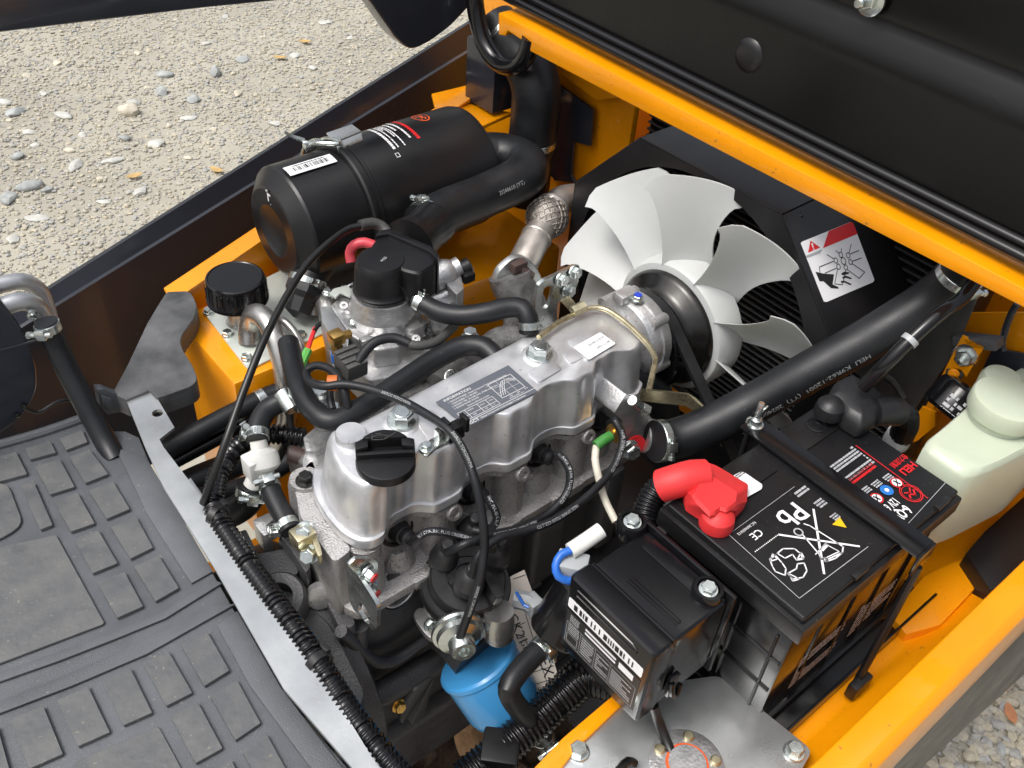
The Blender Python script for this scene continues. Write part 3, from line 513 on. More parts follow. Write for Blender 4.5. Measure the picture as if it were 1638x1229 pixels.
mb = MB(); mb.tube([(0.1365, 0.9650, 0.8916), (0.1447, 0.9650, 0.8931), (0.1595, 0.9650, 0.8919), (0.1703, 0.9650, 0.8822), (0.1749, 0.9650, 0.8654), (0.1746, 0.9650, 0.8451)], .0105, 16); mb.build('pipe_wall', al, t)
hose('heater_hose', [(0.1696, 0.9300, 0.8813), (0.1713, 0.9250, 0.8551), (0.1729, 0.9050, 0.8165), (0.1758, 0.8750, 0.7735), (0.1773, 0.8520, 0.7514), (0.1770, 0.8320, 0.7420)], .0125, 'thick black braided hose from aluminium pipe into the mat opening', 'hose', clamps=((.06, (-1, -1, 0), hose_clamp),))
mb = MB(); mb.lathe((0.1623, 0.9500, 0.8821), (0, -1, 0), [(.006, 0), (.006, .003), (.0035, .004), (.0035, .007)], 16); tag(mb.build('clamp_screw', 'zinc'), 'small steel clamp screw beside the lower aluminium pipe', 'screw')
# ================================================================ ENGINE
eng = thing('engine', (.48, .60, .40), 'four-cylinder petrol engine with bare aluminium rocker cover on black block', 'engine')
PX = [.362, .459, .556, .652]
def resample(poly, n):
    P = [V(p) for p in poly]; L = [0]
    for i in range(len(P)): L.append(L[-1] + (P[(i + 1) % len(P)] - P[i]).length)
    out = []; k = 0
    for j in range(n):
        d = L[-1] * j / n
        while L[k + 1] < d: k += 1
        t = (d - L[k]) / max(1e-9, L[k + 1] - L[k]); out.append(P[k].lerp(P[(k + 1) % len(P)], t))
    return out
near = []
for i in range(65):
    x = .318 + (.690 - .318) * i / 64; d = min(abs(x - p) for p in PX); w = max(0, 1 - (d / .034) ** 2)
    near.append((x, .5225 + .016 * (w * w * (3 - 2 * w)), 0))
flange = [(.327, .652, 0), (.304, .615, 0), (.298, .575, 0), (.299, .548, 0), (.306, .530, 0)] + near + [(.708, .532, 0), (.712, .56, 0), (.711, .62, 0), (.70, .645, 0), (.67, .652, 0)]
flange = resample(fillet(flange[:6], [.02, .02, .01, .008, .01, 0], 4) + [V(p) for p in flange[6:]], 260)
def covpt(p, s, z):
    tx = .316 + (p.x - .298) / (.706 - .298) * (.694 - .316); ty = .5325 + (p.y - .5215) / (.652 - .5215) * (.622 - .5325)
    fl = .0018 * math.sin(p.x * 240) * max(0, 1 - abs(s - .6) * 2.2) if p.y < .56 else 0
    return V((p.x + (tx - p.x) * s, p.y + (ty - p.y) * s + fl, z))
mb = MB(); mb.rings([[covpt(p, s, z) for p in flange] for s, z in ((0, .7915), (0, .8005), (.05, .8022), (.30, .8026), (.38, .8045), (.43, .810), (.50, .824), (.60, .842), (.70, .856), (.80, .8635), (.90, .8675), (1.0, .8690), (1.12, .8694))])
cov = mb.build('valve_cover', 'alucover', eng, smooth=42); cov['label'] = 'smooth silver cast rocker cover with filler cap and data plate'
mb = MB()
for q, h in (([(0.4439, 0.5886, 0.8690), (0.5406, 0.5911, 0.8690), (0.5392, 0.5431, 0.8690), (0.4486, 0.5414, 0.8690)], .0016), ([(0.5507, 0.5712, 0.8690), (0.5878, 0.5720, 0.8690), (0.5874, 0.5527, 0.8690), (0.5504, 0.5500, 0.8690)], .0028), ([(0.6029, 0.5732, 0.8690), (0.6225, 0.5728, 0.8690), (0.6225, 0.5541, 0.8690), (0.5992, 0.5534, 0.8690)], .0022), ([(0.6248, 0.5890, 0.8690), (0.6725, 0.5822, 0.8690), (0.6715, 0.5520, 0.8690), (0.6177, 0.5469, 0.8690)], .002), ([(0.4109, 0.5868, 0.8690), (0.4336, 0.5854, 0.8690), (0.4299, 0.5482, 0.8690), (0.4031, 0.5435, 0.8690)], .002)):
    mb.prism(fillet(q, .006, 4), (0, 0, h), .0012, 2)
for p, r in (((0.3980, 0.5871, 0.8680), .0165), ((0.5828, 0.5862, 0.8680), .0165)): mb.lathe(p, (0, 0, 1), [(r * 1.35, -.001), (r * 1.2, .002), (r, .0035), (r * .98, .0045), (0, .0046)], 28)
mb.build('boss_pad', 'alucover', cov, smooth=40)
for p in ((0.3972, 0.5858, 0.8730), (0.5814, 0.5852, 0.8730)):
    mb = MB(); mb.lathe(p, (0, 0, 1), [(.0155, -.002), (.0155, .0012), (.0148, .002), (.0125, .0022)], 28); mb.hexa(V(p) + V((0, 0, .002)), (0, 0, 1), .0125, .010, (1, .4, 0)); mb.lathe(V(p) + V((0, 0, .012)), (0, 0, 1), [(.009, -.0005), (.0075, .0006), (0, .0008)], 20); mb.build('cover_bolt', 'zinc', cov)
mb = MB(); mb.lathe((0.3442, 0.5977, 0.8650), (0, 0, 1), [(.0175, -.004), (.016, .002), (.0155, .011), (.0145, .0125), (0, .013)], 28); mb.build('casting_plug', 'alucover', cov)
# oil filler cap: turned base, raised grip half, oil-can mark
oc = V((.352, .548, .866)); gu = (V((0.3830, 0.5471, 0.8900)) - V((0.3379, 0.5745, 0.8900))).normalized(); gv_ = V((-gu.y, gu.x, 0))
mb = MB(); mb.lathe(oc, (0, 0, 1), [(.0290, .002), (.0290, .0095), (.0282, .0112), (.0265, .0118), (.0, .0118)], 44); cap = mb.build('filler_cap', 'plastic', cov); cap['label'] = 'black plastic oil filler cap'
def half(r, a0, a1, n=16): return [oc + gu * r * math.cos(rad(a0 + (a1 - a0) * i / n)) + gv_ * r * math.sin(rad(a0 + (a1 - a0) * i / n)) for i in range(n + 1)]
mb = MB(); mb.prism([p + V((0, 0, .0112)) for p in half(.0265, 35, 145)], (0, 0, .0135), .0012, 2)
for k in (-1, 1): mb.prism([oc + V((0, 0, .0112)) + gu * a * k + gv_ * b for a, b in ((.016, .006), (.0285, .003), (.0285, .0135), (.021, .0165), (.016, .0165))], (0, 0, .0115), .0012, 2)
mb.prism([oc + V((0, 0, .0112)) + gu * a + gv_ * b for a, b in ((-.0285, -.0005), (.0285, -.0005), (.0285, .0040), (-.0285, .0040))], (0, 0, .0075), .0015, 3); mb.build('grip', 'plastic', cap)
ik = Ink(oc + V((0, 0, .0250)), gu, gv_); ik.line([(-.012, .019), (-.012, .012), (-.001, .012), (.004, .0155), (.011, .0205)], .0009); ik.line([(-.012, .0165), (-.006, .018), (-.001, .018), (.004, .0155)], .0009); ik.line([(-.006, .0185), (-.006, .0205)], .0009); ik.line([(-.0085, .0205), (-.0035, .0205)], .0009); ik.build('oil_can_mark', 'greycast', cap)
# data plate
DP = [V(p) for p in [(0.4420, 0.5894, 0.8712), (0.5415, 0.5912, 0.8712), (0.5396, 0.5398, 0.8712), (0.4461, 0.5404, 0.8712)]]; o = DP[3]; mb = MB(); mb.prism(DP, (0, 0, .0006), 0); dp = mb.build('data_plate', 'stickergrey', cov); dp['label'] = 'dark grey printed engine data plate'
W = (DP[2] - DP[3]).length; H = (DP[0] - DP[3]).length; ik = Ink(o + V((0, 0, .0007)), DP[2] - DP[3], DP[0] - DP[3], off=.0003)
k = H / 60.; 
ik.text('INFORMATION', .03 * W, H * .91, H * .105, .004); 
for i, s in enumerate(('1. MANUFACTURER : Global Component Technologies Corporation', '   CONFORMED TO GB 20891', '2. ENGINE TYPE : IN-LINE OHV, SPARK IGNITION', '3. ENGINE RATED POWER')): ik.text(s, .05 * W, H * (.81 - .075 * i), H * .062, 0, sx=.9)
ik.text('IDLING SPECIFICATION', .20 * W, H * .50, H * .055)
for y in (.16, .27, .44): ik.line([(.03 * W, H * y), (.52 * W, H * y)], .0005)
for x in (.03, .13, .30, .42, .52): ik.line([(x * W, H * .16), (x * W, H * .44)], .0005)
ik.text('TYPE', .045 * W, H * .36, H * .05); ik.text('IDLING', .15 * W, H * .38, H * .05); ik.text('IGN.T', .315 * W, H * .36, H * .05); ik.text('CO%', .44 * W, H * .36, H * .05); ik.text('K21', .05 * W, H * .215, H * .05); ik.text('1700', .16 * W, H * .215, H * .05); ik.text('700', .33 * W, H * .215, H * .05); ik.text('1.5', .44 * W, H * .215, H * .05)
ik.line([(.60 * W, H * .27), (.93 * W, H * .27), (.93 * W, H * .78), (.60 * W, H * .78)], .0006, True)
for x in (.71, .82): ik.line([(x * W, H * .27), (x * W, H * .78)], .0003)
for y in (.44, .61): ik.line([(.60 * W, H * y), (.93 * W, H * y)], .0003)
for a in (.0, .03, .06): ik.line([((.61 + a + .30 * t) * W, H * (.32 + .40 * math.sin(min(1, t * 1.5 + .02) * 1.6) - .45 * max(0, t - .55) ** 1.3)) for t in [i / 14 for i in range(15) if .61 + a + .30 * i / 14 < .93]], .0006)
ik.text('50', .57 * W, H * .76, H * .04); ik.text('1000', .68 * W, H * .22, H * .045); ik.text('2000', .79 * W, H * .22, H * .045); ik.text('3000', .90 * W, H * .22, H * .045); ik.text('ENGINE SPEED min-1', .66 * W, H * .165, H * .045)
ik.line([(.0 * W, H * .115), (W, H * .115)], .0006); ik.text('GCT', .05 * W, H * .055, H * .10, .012, sx=1.2); ik.text('Global Component Technologies Corporation', .20 * W, H * .055, H * .065, .004); ik.build('plate_lettering', 'print_white', dp)
LB = [V(p) for p in [(0.6205, 0.5722, 0.8722), (0.6645, 0.5744, 0.8722), (0.6650, 0.5491, 0.8722), (0.6200, 0.5458, 0.8722)]]; mb = MB(); mb.prism(fillet(LB, .002, 3), (0, 0, .0004), 0); lb = mb.build('serial_label', 'sticker', cov)
ik = Ink(LB[1] + V((0, 0, .0005)), LB[0] - LB[1], LB[3] - LB[0], off=-.0003); ik.n = V((0, 0, 1)); ik.off = .0003; lw = (LB[0] - LB[1]).length; ik.text('ICT2Y-00105', .06 * lw, -.0, .0042) if False else None
ik = Ink(LB[2] + V((0, 0, .0005)), LB[3] - LB[2], LB[2] - LB[1], off=.0003); ik.n = V((0, 0, 1)); hh = (LB[2] - LB[1]).length; ik.text('0ICT1106D', .05 * lw, -hh * .30, .0046); ik.text('VC21Y-00105', .03 * lw, -hh * .68, .0046)
if ik.mb.v: ik.build('label_print', 'ink', lb)
# cable clip on the cover
mb = MB(); mb.prism(fillet([(0.3859, 0.5429, 0.8710), (0.4060, 0.5476, 0.8710), (0.4213, 0.5453, 0.8710), (0.4211, 0.5345, 0.8710), (0.4038, 0.5341, 0.8710), (0.3868, 0.5295, 0.8710)], .003), (0, 0, .0025), .0006); mb.prism([(0.4095, 0.5482, 0.8720), (0.4208, 0.5488, 0.8720), (0.4201, 0.5405, 0.8720), (0.4094, 0.5396, 0.8720)], (0, 0, .012), .001); clip = mb.build('clip_bracket', 'zinc', cov)
mb = MB(); mb.bolt(V((0.3934, 0.5386, 0.8735)), (0, 0, 1), .0055, .005); mb.build('clip_bolt', 'zinc', clip)
mb = MB(); q = V((0.4247, 0.5356, 0.8820)); mb.box(q, (.020, .012, .018), bev=.002); mb.box(q + V((.008, -.006, .012)), (.005, .012, .018), bev=.0015); mb.box(q + V((-.007, .004, .010)), (.004, .012, .012), bev=.001); mb.build('cable_clip', 'plastic', cov)
# gasket and cylinder head
mb = MB(); mb.rings([[V((p.x + (.0012 if p.x < .5 else -.0012), p.y + (.0012 if p.y < .58 else -.0012), z)) for p in flange] for z in (.7900, .7918)]); mb.build('cover_gasket', 'rubber', cov)
mb = MB()
hd = resample([V((p.x, p.y + (.004 if p.y < .56 else 0), 0)) for p in flange], 200)
mb.rings([[V((p.x, max(p.y, .545) + .0, z)) if s else V((p.x, p.y, z)) for p in hd] for s, z in ((0, .7902), (0, .781), (1, .775), (1, .70))], cap0=True)
for x in (.318, .4105, .5075, .604, .688):
    mb.lathe((x, .541, .712), (0, 0, 1), [(.020, 0), (.020, .03), (.0175, .066), (.0185, .074)], 22)
for x in PX: mb.lathe((x, .549, .712), (0, 0, 1), [(.021, 0), (.019, .012), (.013, .026)], 20)
mb.prism([(.290, .518, .700), (.300, .512, .700), (.69, .512, .700), (.705, .53, .700), (.705, .66, .700), (.285, .66, .700), (.285, .53, .700)], (0, 0, .013), .002)
for x in (.385, .482, .58): mb.box((x, .517, .707), (.05, .014, .014), bev=.003)
hdo = mb.build('cylinder_head', 'alucast', eng, smooth=40); hdo['label'] = 'rough cast aluminium cylinder head with four plug wells'
for x in (.418, .512, .612):
    mb = MB(); mb.lathe((x, .530, .775), (0, -1, .25), [(.0095, -.01), (.0095, .010), (.0085, .0115), (.0048, .0115), (.0045, .006), (0, .006)], 22); mb.build('head_boss', 'alucast', hdo)
for i, x in enumerate(PX):
    mb = MB(); mb.lathe((x, .5455, .766), (0, -.95, .3), [(.0205, -.012), (.0205, -.002), (.019, .0012), (.0165, .0012), (.0155, -.010), (0, -.0105)], 28); mb.build('plug_well', 'satinblack', hdo)
    mb = MB(); mb.lathe((x, .5455, .766), (0, -.95, .3), [(.0125, -.008), (.0125, .004), (.0105, .008), (.0105, .014), (.0085, .015), (.0085, .022), (.006, .024), (.0055, .028)], 22); mb.build('plug_boot', 'rubber', hdo)
# rear end of the head and cast brackets
mb = MB(); mb.prism(fillet([(0.2991, 0.6442, 0.7900), (0.3158, 0.6575, 0.7900), (0.3335, 0.6641, 0.7900), (0.3148, 0.6055, 0.7900), (0.3044, 0.5613, 0.7900), (0.3001, 0.5348, 0.7900), (0.2787, 0.5316, 0.7900), (0.2803, 0.5692, 0.7900), (0.2825, 0.6031, 0.7900)], .006, 4), (0, 0, -.09), .006, 3); mb.lathe((0.3110, 0.6411, 0.7850), (0, 0, 1), [(.019, -.05), (.0185, 0), (.0165, .008), (.0165, .0095), (0, .0096)], 26); mb.build('rear_casting', 'alucast', hdo)
mb = MB(); mb.bolt(V((0.3097, 0.6373, 0.7950)), (0, 0, 1), .0075, .008, 1.45); mb.build('head_bolt', 'darksteel', hdo)
mb = MB(); mb.prism(fillet([(0.3249, 0.6704, 0.7900), (0.3344, 0.6786, 0.7900), (0.3675, 0.6748, 0.7900), (0.3840, 0.6689, 0.7900), (0.3578, 0.6464, 0.7900), (0.3217, 0.6443, 0.7900), (0.3102, 0.6415, 0.7900)], .003, 3), (0, 0, -.045), .002); mb.prism(fillet([(0.3380, 0.6898, 0.8000), (0.3575, 0.6962, 0.8000), (0.3684, 0.6920, 0.8000), (0.3851, 0.6800, 0.8000), (0.3842, 0.6684, 0.8000), (0.3380, 0.6638, 0.8000), (0.3300, 0.6697, 0.8000)], .002, 3), (0, 0, -.03), .0015); mb.build('rear_bracket', 'alubright', hdo)
mb = MB(); mb.lathe((0.3283, 0.7098, 0.7650), (.55, -.55, -.2), [(.0095, 0), (.0100, .002), (.0100, .03), (.012, .032), (.012, .05)], 22); mb.build('water_spigot', 'darkbrown', hdo)
# block and bell housing
mb = MB(); mb.box((.49, .60, .555), (.42, .135, .287), bev=.010, seg=3)
mb.tube([(0.2902, 0.5100, 0.5480), (0.3373, 0.5100, 0.5439), (0.3886, 0.5100, 0.5392)], .016, 18); mb.tube([(0.2699, 0.5150, 0.7015), (0.3245, 0.5150, 0.5917), (0.3942, 0.5150, 0.5902), (0.5520, 0.5150, 0.5590)], .007, 12); mb.tube([(0.2948, 0.5200, 0.6846), (0.2853, 0.5200, 0.5726)], .010, 12)
mb.prism([(0.3613, 0.5000, 0.4904), (0.3788, 0.5000, 0.5245), (0.3812, 0.5000, 0.5203), (0.3662, 0.5000, 0.4554), (0.3469, 0.5000, 0.4497)], (0, .04, 0), .003); mb.prism([(0.3262, 0.4900, 0.4870), (0.3494, 0.4900, 0.5200), (0.3701, 0.4900, 0.5444), (0.3449, 0.4900, 0.5457), (0.3267, 0.4900, 0.5262)], (0, .012, 0), .003)
mb.box((.56, .525, .62), (.05, .03, .12), bev=.008, seg=3); mb.box((.66, .52, .63), (.03, .03, .14), bev=.006); mb.box((.60, .52, .50), (.30, .03, .02), bev=.005)
mb.box((.47, .60, .36), (.40, .17, .12), bev=.02, seg=3)
blk = mb.build('cylinder_block', 'castiron', eng, smooth=40); blk['label'] = 'black painted cast iron cylinder block'
cp = V((0.3504, 0.5280, 0.6900)); mb = MB(); mb.lathe(cp, (0, -1, .15), [(.026, -.006), (.026, .001), (.0235, .002), (.0225, -.003)], 30); mb.build('core_plug_rim', 'castiron', blk)
mb = MB(); mb.lathe(cp, (0, -1, .15), [(.0215, -.006), (.0215, .0015), (.0195, .002), (.0185, .001), (.0175, -.005), (0, -.006)], 30); mb.build('core_plug', 'alubright', blk)
mb = MB(); mb.bolt(V((0.3232, 0.4950, 0.5297)), (0, -1, .3), .007, .007, 1.3); mb.build('block_bolt', 'brass', blk)
mb = MB(); bc = V((.268, .60, .555))
mb.lathe(bc, (1, 0, 0), [(.11, -.10), (.125, -.06), (.128, -.022), (.140, -.02), (.142, .0), (.140, .018), (.125, .02), (.11, .03)], 56)
for a in range(-40, 130, 24): mb.box(bc + V((-.05, -math.sin(rad(a)) * .128, math.cos(rad(a)) * .128)), (.075, .012, .022), (V((1, 0, 0)), V((0, -math.cos(rad(a)), -math.sin(rad(a)))), V((0, -math.sin(rad(a)), math.cos(rad(a))))), .003)
mb.prism(fillet([(0.2429, 0.6440, 0.7150), (0.2722, 0.6325, 0.7150), (0.2727, 0.6077, 0.7150), (0.2687, 0.5944, 0.7150), (0.2608, 0.5965, 0.7150), (0.2446, 0.6062, 0.7150), (0.2425, 0.6153, 0.7150)], .004), (0, 0, -.05), .004, 2)
mb.prism(fillet([(0.2398, 0.6701, 0.7300), (0.2489, 0.6686, 0.7300), (0.2457, 0.6475, 0.7300), (0.2424, 0.6346, 0.7300), (0.2373, 0.6334, 0.7300), (0.2387, 0.6527, 0.7300)], .003), (0, 0, -.06), .003, 2); mb.prism(fillet([(0.2718, 0.6346, 0.7350), (0.2795, 0.6224, 0.7350), (0.2778, 0.5820, 0.7350), (0.2685, 0.5755, 0.7350), (0.2715, 0.6117, 0.7350)], .004), (0, 0, -.07), .004, 2)
mb.prism(fillet([(0.2373, 0.5734, 0.6900), (0.2602, 0.5808, 0.6900), (0.2688, 0.5447, 0.6900), (0.2655, 0.5092, 0.6900), (0.2546, 0.4462, 0.6900), (0.2305, 0.4312, 0.6900), (0.2316, 0.5076, 0.6900)], .01), (0, 0, -.10), .01, 3)
mb.prism(fillet([(0.2928, 0.6086, 0.7000), (0.3081, 0.6079, 0.7000), (0.2987, 0.5427, 0.7000), (0.2870, 0.5127, 0.7000), (0.2703, 0.5159, 0.7000), (0.2778, 0.5584, 0.7000)], .006), (0, 0, -.09), .006, 2)
hb = V((0.2485, 0.5886, 0.7150)); mb.lathe(hb - V((.0, .0, .05)), (-.25, -.15, .95), [(.030, 0), (.030, .048), (.027, .052), (.0165, .052), (.015, .03), (0, .029)], 32); bel = mb.build('bell_housing', 'castiron', eng, smooth=40); bel['label'] = 'black cast bell housing behind the engine'
mb = MB(); mb.lathe(V((0.2733, 0.5603, 0.7050)), (-.4, -.8, .3), [(.014, -.01), (.014, .001), (.012, .002), (0, .0015)], 22); mb.build('sealing_plug', 'alubright', bel)
# lifting eyes
mb = MB(); slab_holes(mb, fillet([(0.2860, 0.5241, 0.7820), (0.2860, 0.5166, 0.7948), (0.2860, 0.5091, 0.7993), (0.2860, 0.4740, 0.7869), (0.2860, 0.4683, 0.7818), (0.2860, 0.4713, 0.7437), (0.2860, 0.4785, 0.7317), (0.2860, 0.5138, 0.7252), (0.2860, 0.5201, 0.7318)], .003, 3), [fillet([(0.2860, 0.5008, 0.7533), (0.2860, 0.4939, 0.7570), (0.2860, 0.4828, 0.7497), (0.2860, 0.4849, 0.7338), (0.2860, 0.4929, 0.7299), (0.2860, 0.5051, 0.7351)], .003, 4)], (.004, 0, 0))
mb.prism(fillet([(0.2759, 0.5000, 0.8191), (0.2841, 0.5000, 0.8240), (0.3058, 0.5000, 0.8065), (0.3089, 0.5000, 0.7998), (0.3062, 0.5000, 0.7638), (0.3015, 0.5000, 0.7637), (0.2916, 0.5000, 0.7730), (0.2871, 0.5000, 0.7944)], .003, 3), (0, .004, 0), .0005); lf = mb.build('lifting_eye', 'zinc', eng, smooth=25); lf['label'] = 'zinc plated lifting bracket bolted at the rear of the head'
for p in ((0.2938, 0.4980, 0.7985), (0.2955, 0.4980, 0.7705)):
    mb = MB(); mb.bolt(V(p), (.25, -1, -.1), .0062, .008, 1.4); b = mb.build('bracket_bolt', 'zinc', lf); mb = MB(); mb.lathe(V(p) + V((.25, -1, -.1)).normalized() * .0105, (.25, -1, -.1), [(.0052, -.0006), (.005, .0008), (0, .001)], 16); mb.build('paint_mark', 'reddot', b)
mb = MB(); slab_holes(mb, fillet([(0.6496, 0.6650, 0.8176), (0.6447, 0.6650, 0.8687), (0.6462, 0.6650, 0.8915), (0.6548, 0.6650, 0.8955), (0.6710, 0.6650, 0.8955), (0.7069, 0.6650, 0.8972), (0.7122, 0.6650, 0.8909), (0.7147, 0.6650, 0.8704), (0.7114, 0.6650, 0.8605), (0.7057, 0.6650, 0.8603), (0.7049, 0.6650, 0.8519), (0.6858, 0.6650, 0.8530), (0.6819, 0.6650, 0.8459), (0.6884, 0.6650, 0.7998)], .004, 3), [fillet([(0.6543, 0.6650, 0.8756), (0.6578, 0.6650, 0.8851), (0.6681, 0.6650, 0.8826), (0.6707, 0.6650, 0.8765), (0.6708, 0.6650, 0.8645), (0.6671, 0.6650, 0.8522), (0.6599, 0.6650, 0.8501), (0.6560, 0.6650, 0.8553)], .004, 4)], (0, .005, 0))
lf = mb.build('lifting_eye', 'zinc', eng, smooth=25); lf['label'] = 'tall zinc lifting bracket with oval slot beside the fan'
for p in [(0.6812, 0.6640, 0.8879), (0.7023, 0.6640, 0.8904), (0.6954, 0.6640, 0.8660)]:
    mb = MB(); mb.bolt(V(p), (.1, -1, .1), .0075, .007, 1.3); mb.build('bracket_bolt', 'zinc', lf)
# front housing (oil pump / governor), water pump, thermostat outlet
mb = MB(); fc = V((.70, .592, .822))
mb.lathe(fc, (1, 0, 0), [(.038, -.02), (.040, .0), (.037, .006), (.037, .020), (.043, .024), (.050, .027), (.053, .034), (.053, .044), (.055, .0445), (.055, .056), (.052, .060), (.03, .062)], 44, ref=(0, 0, 1))
for a in (20, 65, 110, 155, -40, 250):
    d = V((0, math.sin(rad(a)), math.cos(rad(a)))); mb.lathe(fc + d * .052 + V((.038, 0, 0)), (1, 0, 0), [(.0075, -.004), (.0075, .020), (.0055, .0225), (0, .023)], 14)
for a in (-50, -25, 0, 25, 50): d = V((0, -math.sin(rad(a)), math.cos(rad(a)))); 
mb.box(fc + V((.034, .012, .056)), (.028, .018, .012), bev=.003); fh = mb.build('front_housing', 'alubright', eng, smooth=40); fh['label'] = 'round bright cast housing in front of the fan pulley'
mb = MB(); mb.bolt(fc + V((.040, -.002, .0555)), (0, 0, 1), .0062, .005, 1.35); bb = mb.build('housing_bolt', 'zinc', fh); mb = MB(); mb.lathe(fc + V((.040, -.002, .0625)), (0, 0, 1), [(.005, -.0006), (.0048, .0007), (0, .0009)], 16); mb.build('paint_mark', 'bluedot', bb)
mb = MB(); mb.tube([(0.5953, 0.6030, 0.8780), (0.6303, 0.6105, 0.8780), (0.6536, 0.6115, 0.8780), (0.6684, 0.6114, 0.8780), (0.6817, 0.6095, 0.8780), (0.6931, 0.6001, 0.8780), (0.6965, 0.5772, 0.8780), (0.6928, 0.5428, 0.8780), (0.6859, 0.5162, 0.8780), (0.6762, 0.4990, 0.8780), (0.6561, 0.4835, 0.8780), (0.6327, 0.4664, 0.8780)], .0034, 12); mb.build('vacuum_pipe', 'yellowzinc', eng)
mb = MB(); q = V((0.6554, 0.6140, 0.8820)); q2 = V((0.6719, 0.6109, 0.8850)); mb.tube([q, q2], .0065, 6); mb.build('pipe_sleeve', 'yellowzinc', eng); mb = MB(); mb.prism([(0.6699, 0.6480, 0.8695), (0.6849, 0.6480, 0.8706), (0.7044, 0.6480, 0.8433), (0.6960, 0.6480, 0.8364)], (0, .002, 0), .0005); mb.build('pipe_clip', 'yellowzinc', eng)
mb = MB(); th = V((.70, .515, .755)); mb.prism(fillet([(0.6299, 0.5050, 0.8170), (0.6451, 0.5050, 0.8387), (0.6628, 0.5050, 0.8181), (0.6897, 0.5050, 0.7878), (0.7104, 0.5050, 0.7549), (0.6946, 0.5050, 0.7484), (0.6984, 0.5050, 0.7133), (0.6840, 0.5050, 0.7179), (0.6568, 0.5050, 0.7614), (0.6476, 0.5050, 0.7952)], .004, 3), (0, .05, 0), .006, 3)
mb.tube([(.688, .50, .752), (.705, .487, .749)], .021, 24); th = mb.build('thermostat_housing', 'alubright', eng, smooth=40); th['label'] = 'cast aluminium coolant outlet feeding the big hose'
mb = MB(); mb.bolt(V([(0.6562, 0.4950, 0.7533)][0]), (-.3, -1, .2), .0105, .011, 1.15); bb = mb.build('outlet_plug', 'zinc', th); mb = MB(); mb.lathe(V([(0.6696, 0.4965, 0.7486)][0]), (-.3, -1, .2), [(.0135, -.002), (.0135, .0006), (.008, .001)], 24); mb.build('plug_seal', 'print_red', th)
mb = MB(); mb.tube([(0.6498, 0.4990, 0.8307), (0.6702, 0.4990, 0.8079)], .0058, 14); mb.hexa(V([(0.6692, 0.4970, 0.8088)][0]), V((.5, -.5, -.3)), .0075, .009); mb.build('vent_nipple', 'zinc', th)
mb = MB(); mb.lathe(V([(0.6330, 0.5000, 0.7879)][0]), (-.6, -.8, .1), [(.011, -.006), (.011, .001), (.007, .002), (.007, .010)], 20); mb.build('temperature_sender', 'brass', th)
mb = MB(); mb.sweep(crom([(0.6057, 0.4850, 0.8108), (0.5940, 0.4850, 0.8105), (0.5839, 0.4850, 0.8081)], .003), .0062, 12); mb.build('sender_plug', 'greenscreen', th)
mb = MB(); mb.sweep([V(p) for p in [(0.7179, 0.5593, 0.7750), (0.7149, 0.5398, 0.7750), (0.7343, 0.5208, 0.7750), (0.7562, 0.4992, 0.7750), (0.7570, 0.4885, 0.7750), (0.7546, 0.4702, 0.7750)]], .004, flat=((0, .2, 1), .0018, .0085)); mb.build('alternator_stay', 'yellowzinc', eng, smooth=25)
# ================================================================ COOLING
SX = .868
sh = thing('radiator_shroud', (SX, .61, .50), 'matt black angular sheet-metal fan shroud around the white fan', 'shroud')
mb = MB(); oc_ = [V(p) for p in [(0.8680, 0.8383, 0.8753), (0.8680, 0.7349, 0.9876), (0.8680, 0.5094, 0.9913), (0.8680, 0.3789, 0.8530)]]; right = V((SX, oc_[3].y - .02, oc_[3].z - .03))
outl = [V((SX, oc_[0].y, .50)), oc_[0], oc_[1], oc_[2], oc_[3], V((SX, oc_[3].y - .02, .50))]
slab_holes(mb, outl, [circle((SX, .618, .782), (1, 0, 0), .2005, 72)], (.003, 0, 0)); mb.build('front_plate', 'shroud', sh, smooth=20)
mb = MB(); mb.rings([circle((SX + h, .618, .782), (1, 0, 0), r, 72) for r, h in ((.2005, .0031), (.2005, .05), (.2025, .05), (.2025, .0031), (.2005, .0031))], cap0=False, cap1=False); mb.build('opening_ring', 'shroud', sh)
for a, b, nm in ((oc_[0], oc_[1], 'corner_panel'), (oc_[1], oc_[2], 'top_panel'), (oc_[2], oc_[3], 'corner_panel')):
    mb = MB(); e = V((.165, 0, 0)); n = (b - a).cross(e).normalized(); n = n if n.z > 0 else -n
    mb.prism([a + V((.0005, 0, 0)), b + V((.0005, 0, 0)), b + e, a + e], n * .0025, .0005); mb.build(nm, 'shroud', sh)
mb = MB(); e = oc_[0]; mb.prism([e + V((.001, .0005, 0)), V((SX + .001, e.y + .0005, .5)), V((SX + .165, e.y + .0005, .5)), e + V((.165, .0005, 0))], (0, .0025, 0), .0005); mb.build('side_panel', 'shroud', sh)
mb = MB(); n = V((0, -.7, .7)); mb.lathe(V((0.8869, 0.5032, 0.9847)) + V((.01, 0, 0)), n, [(.004, 0), (.004, .002), (.002, .004), (0, .0042)], 14); mb.build('panel_rivet', 'satinblack', sh)
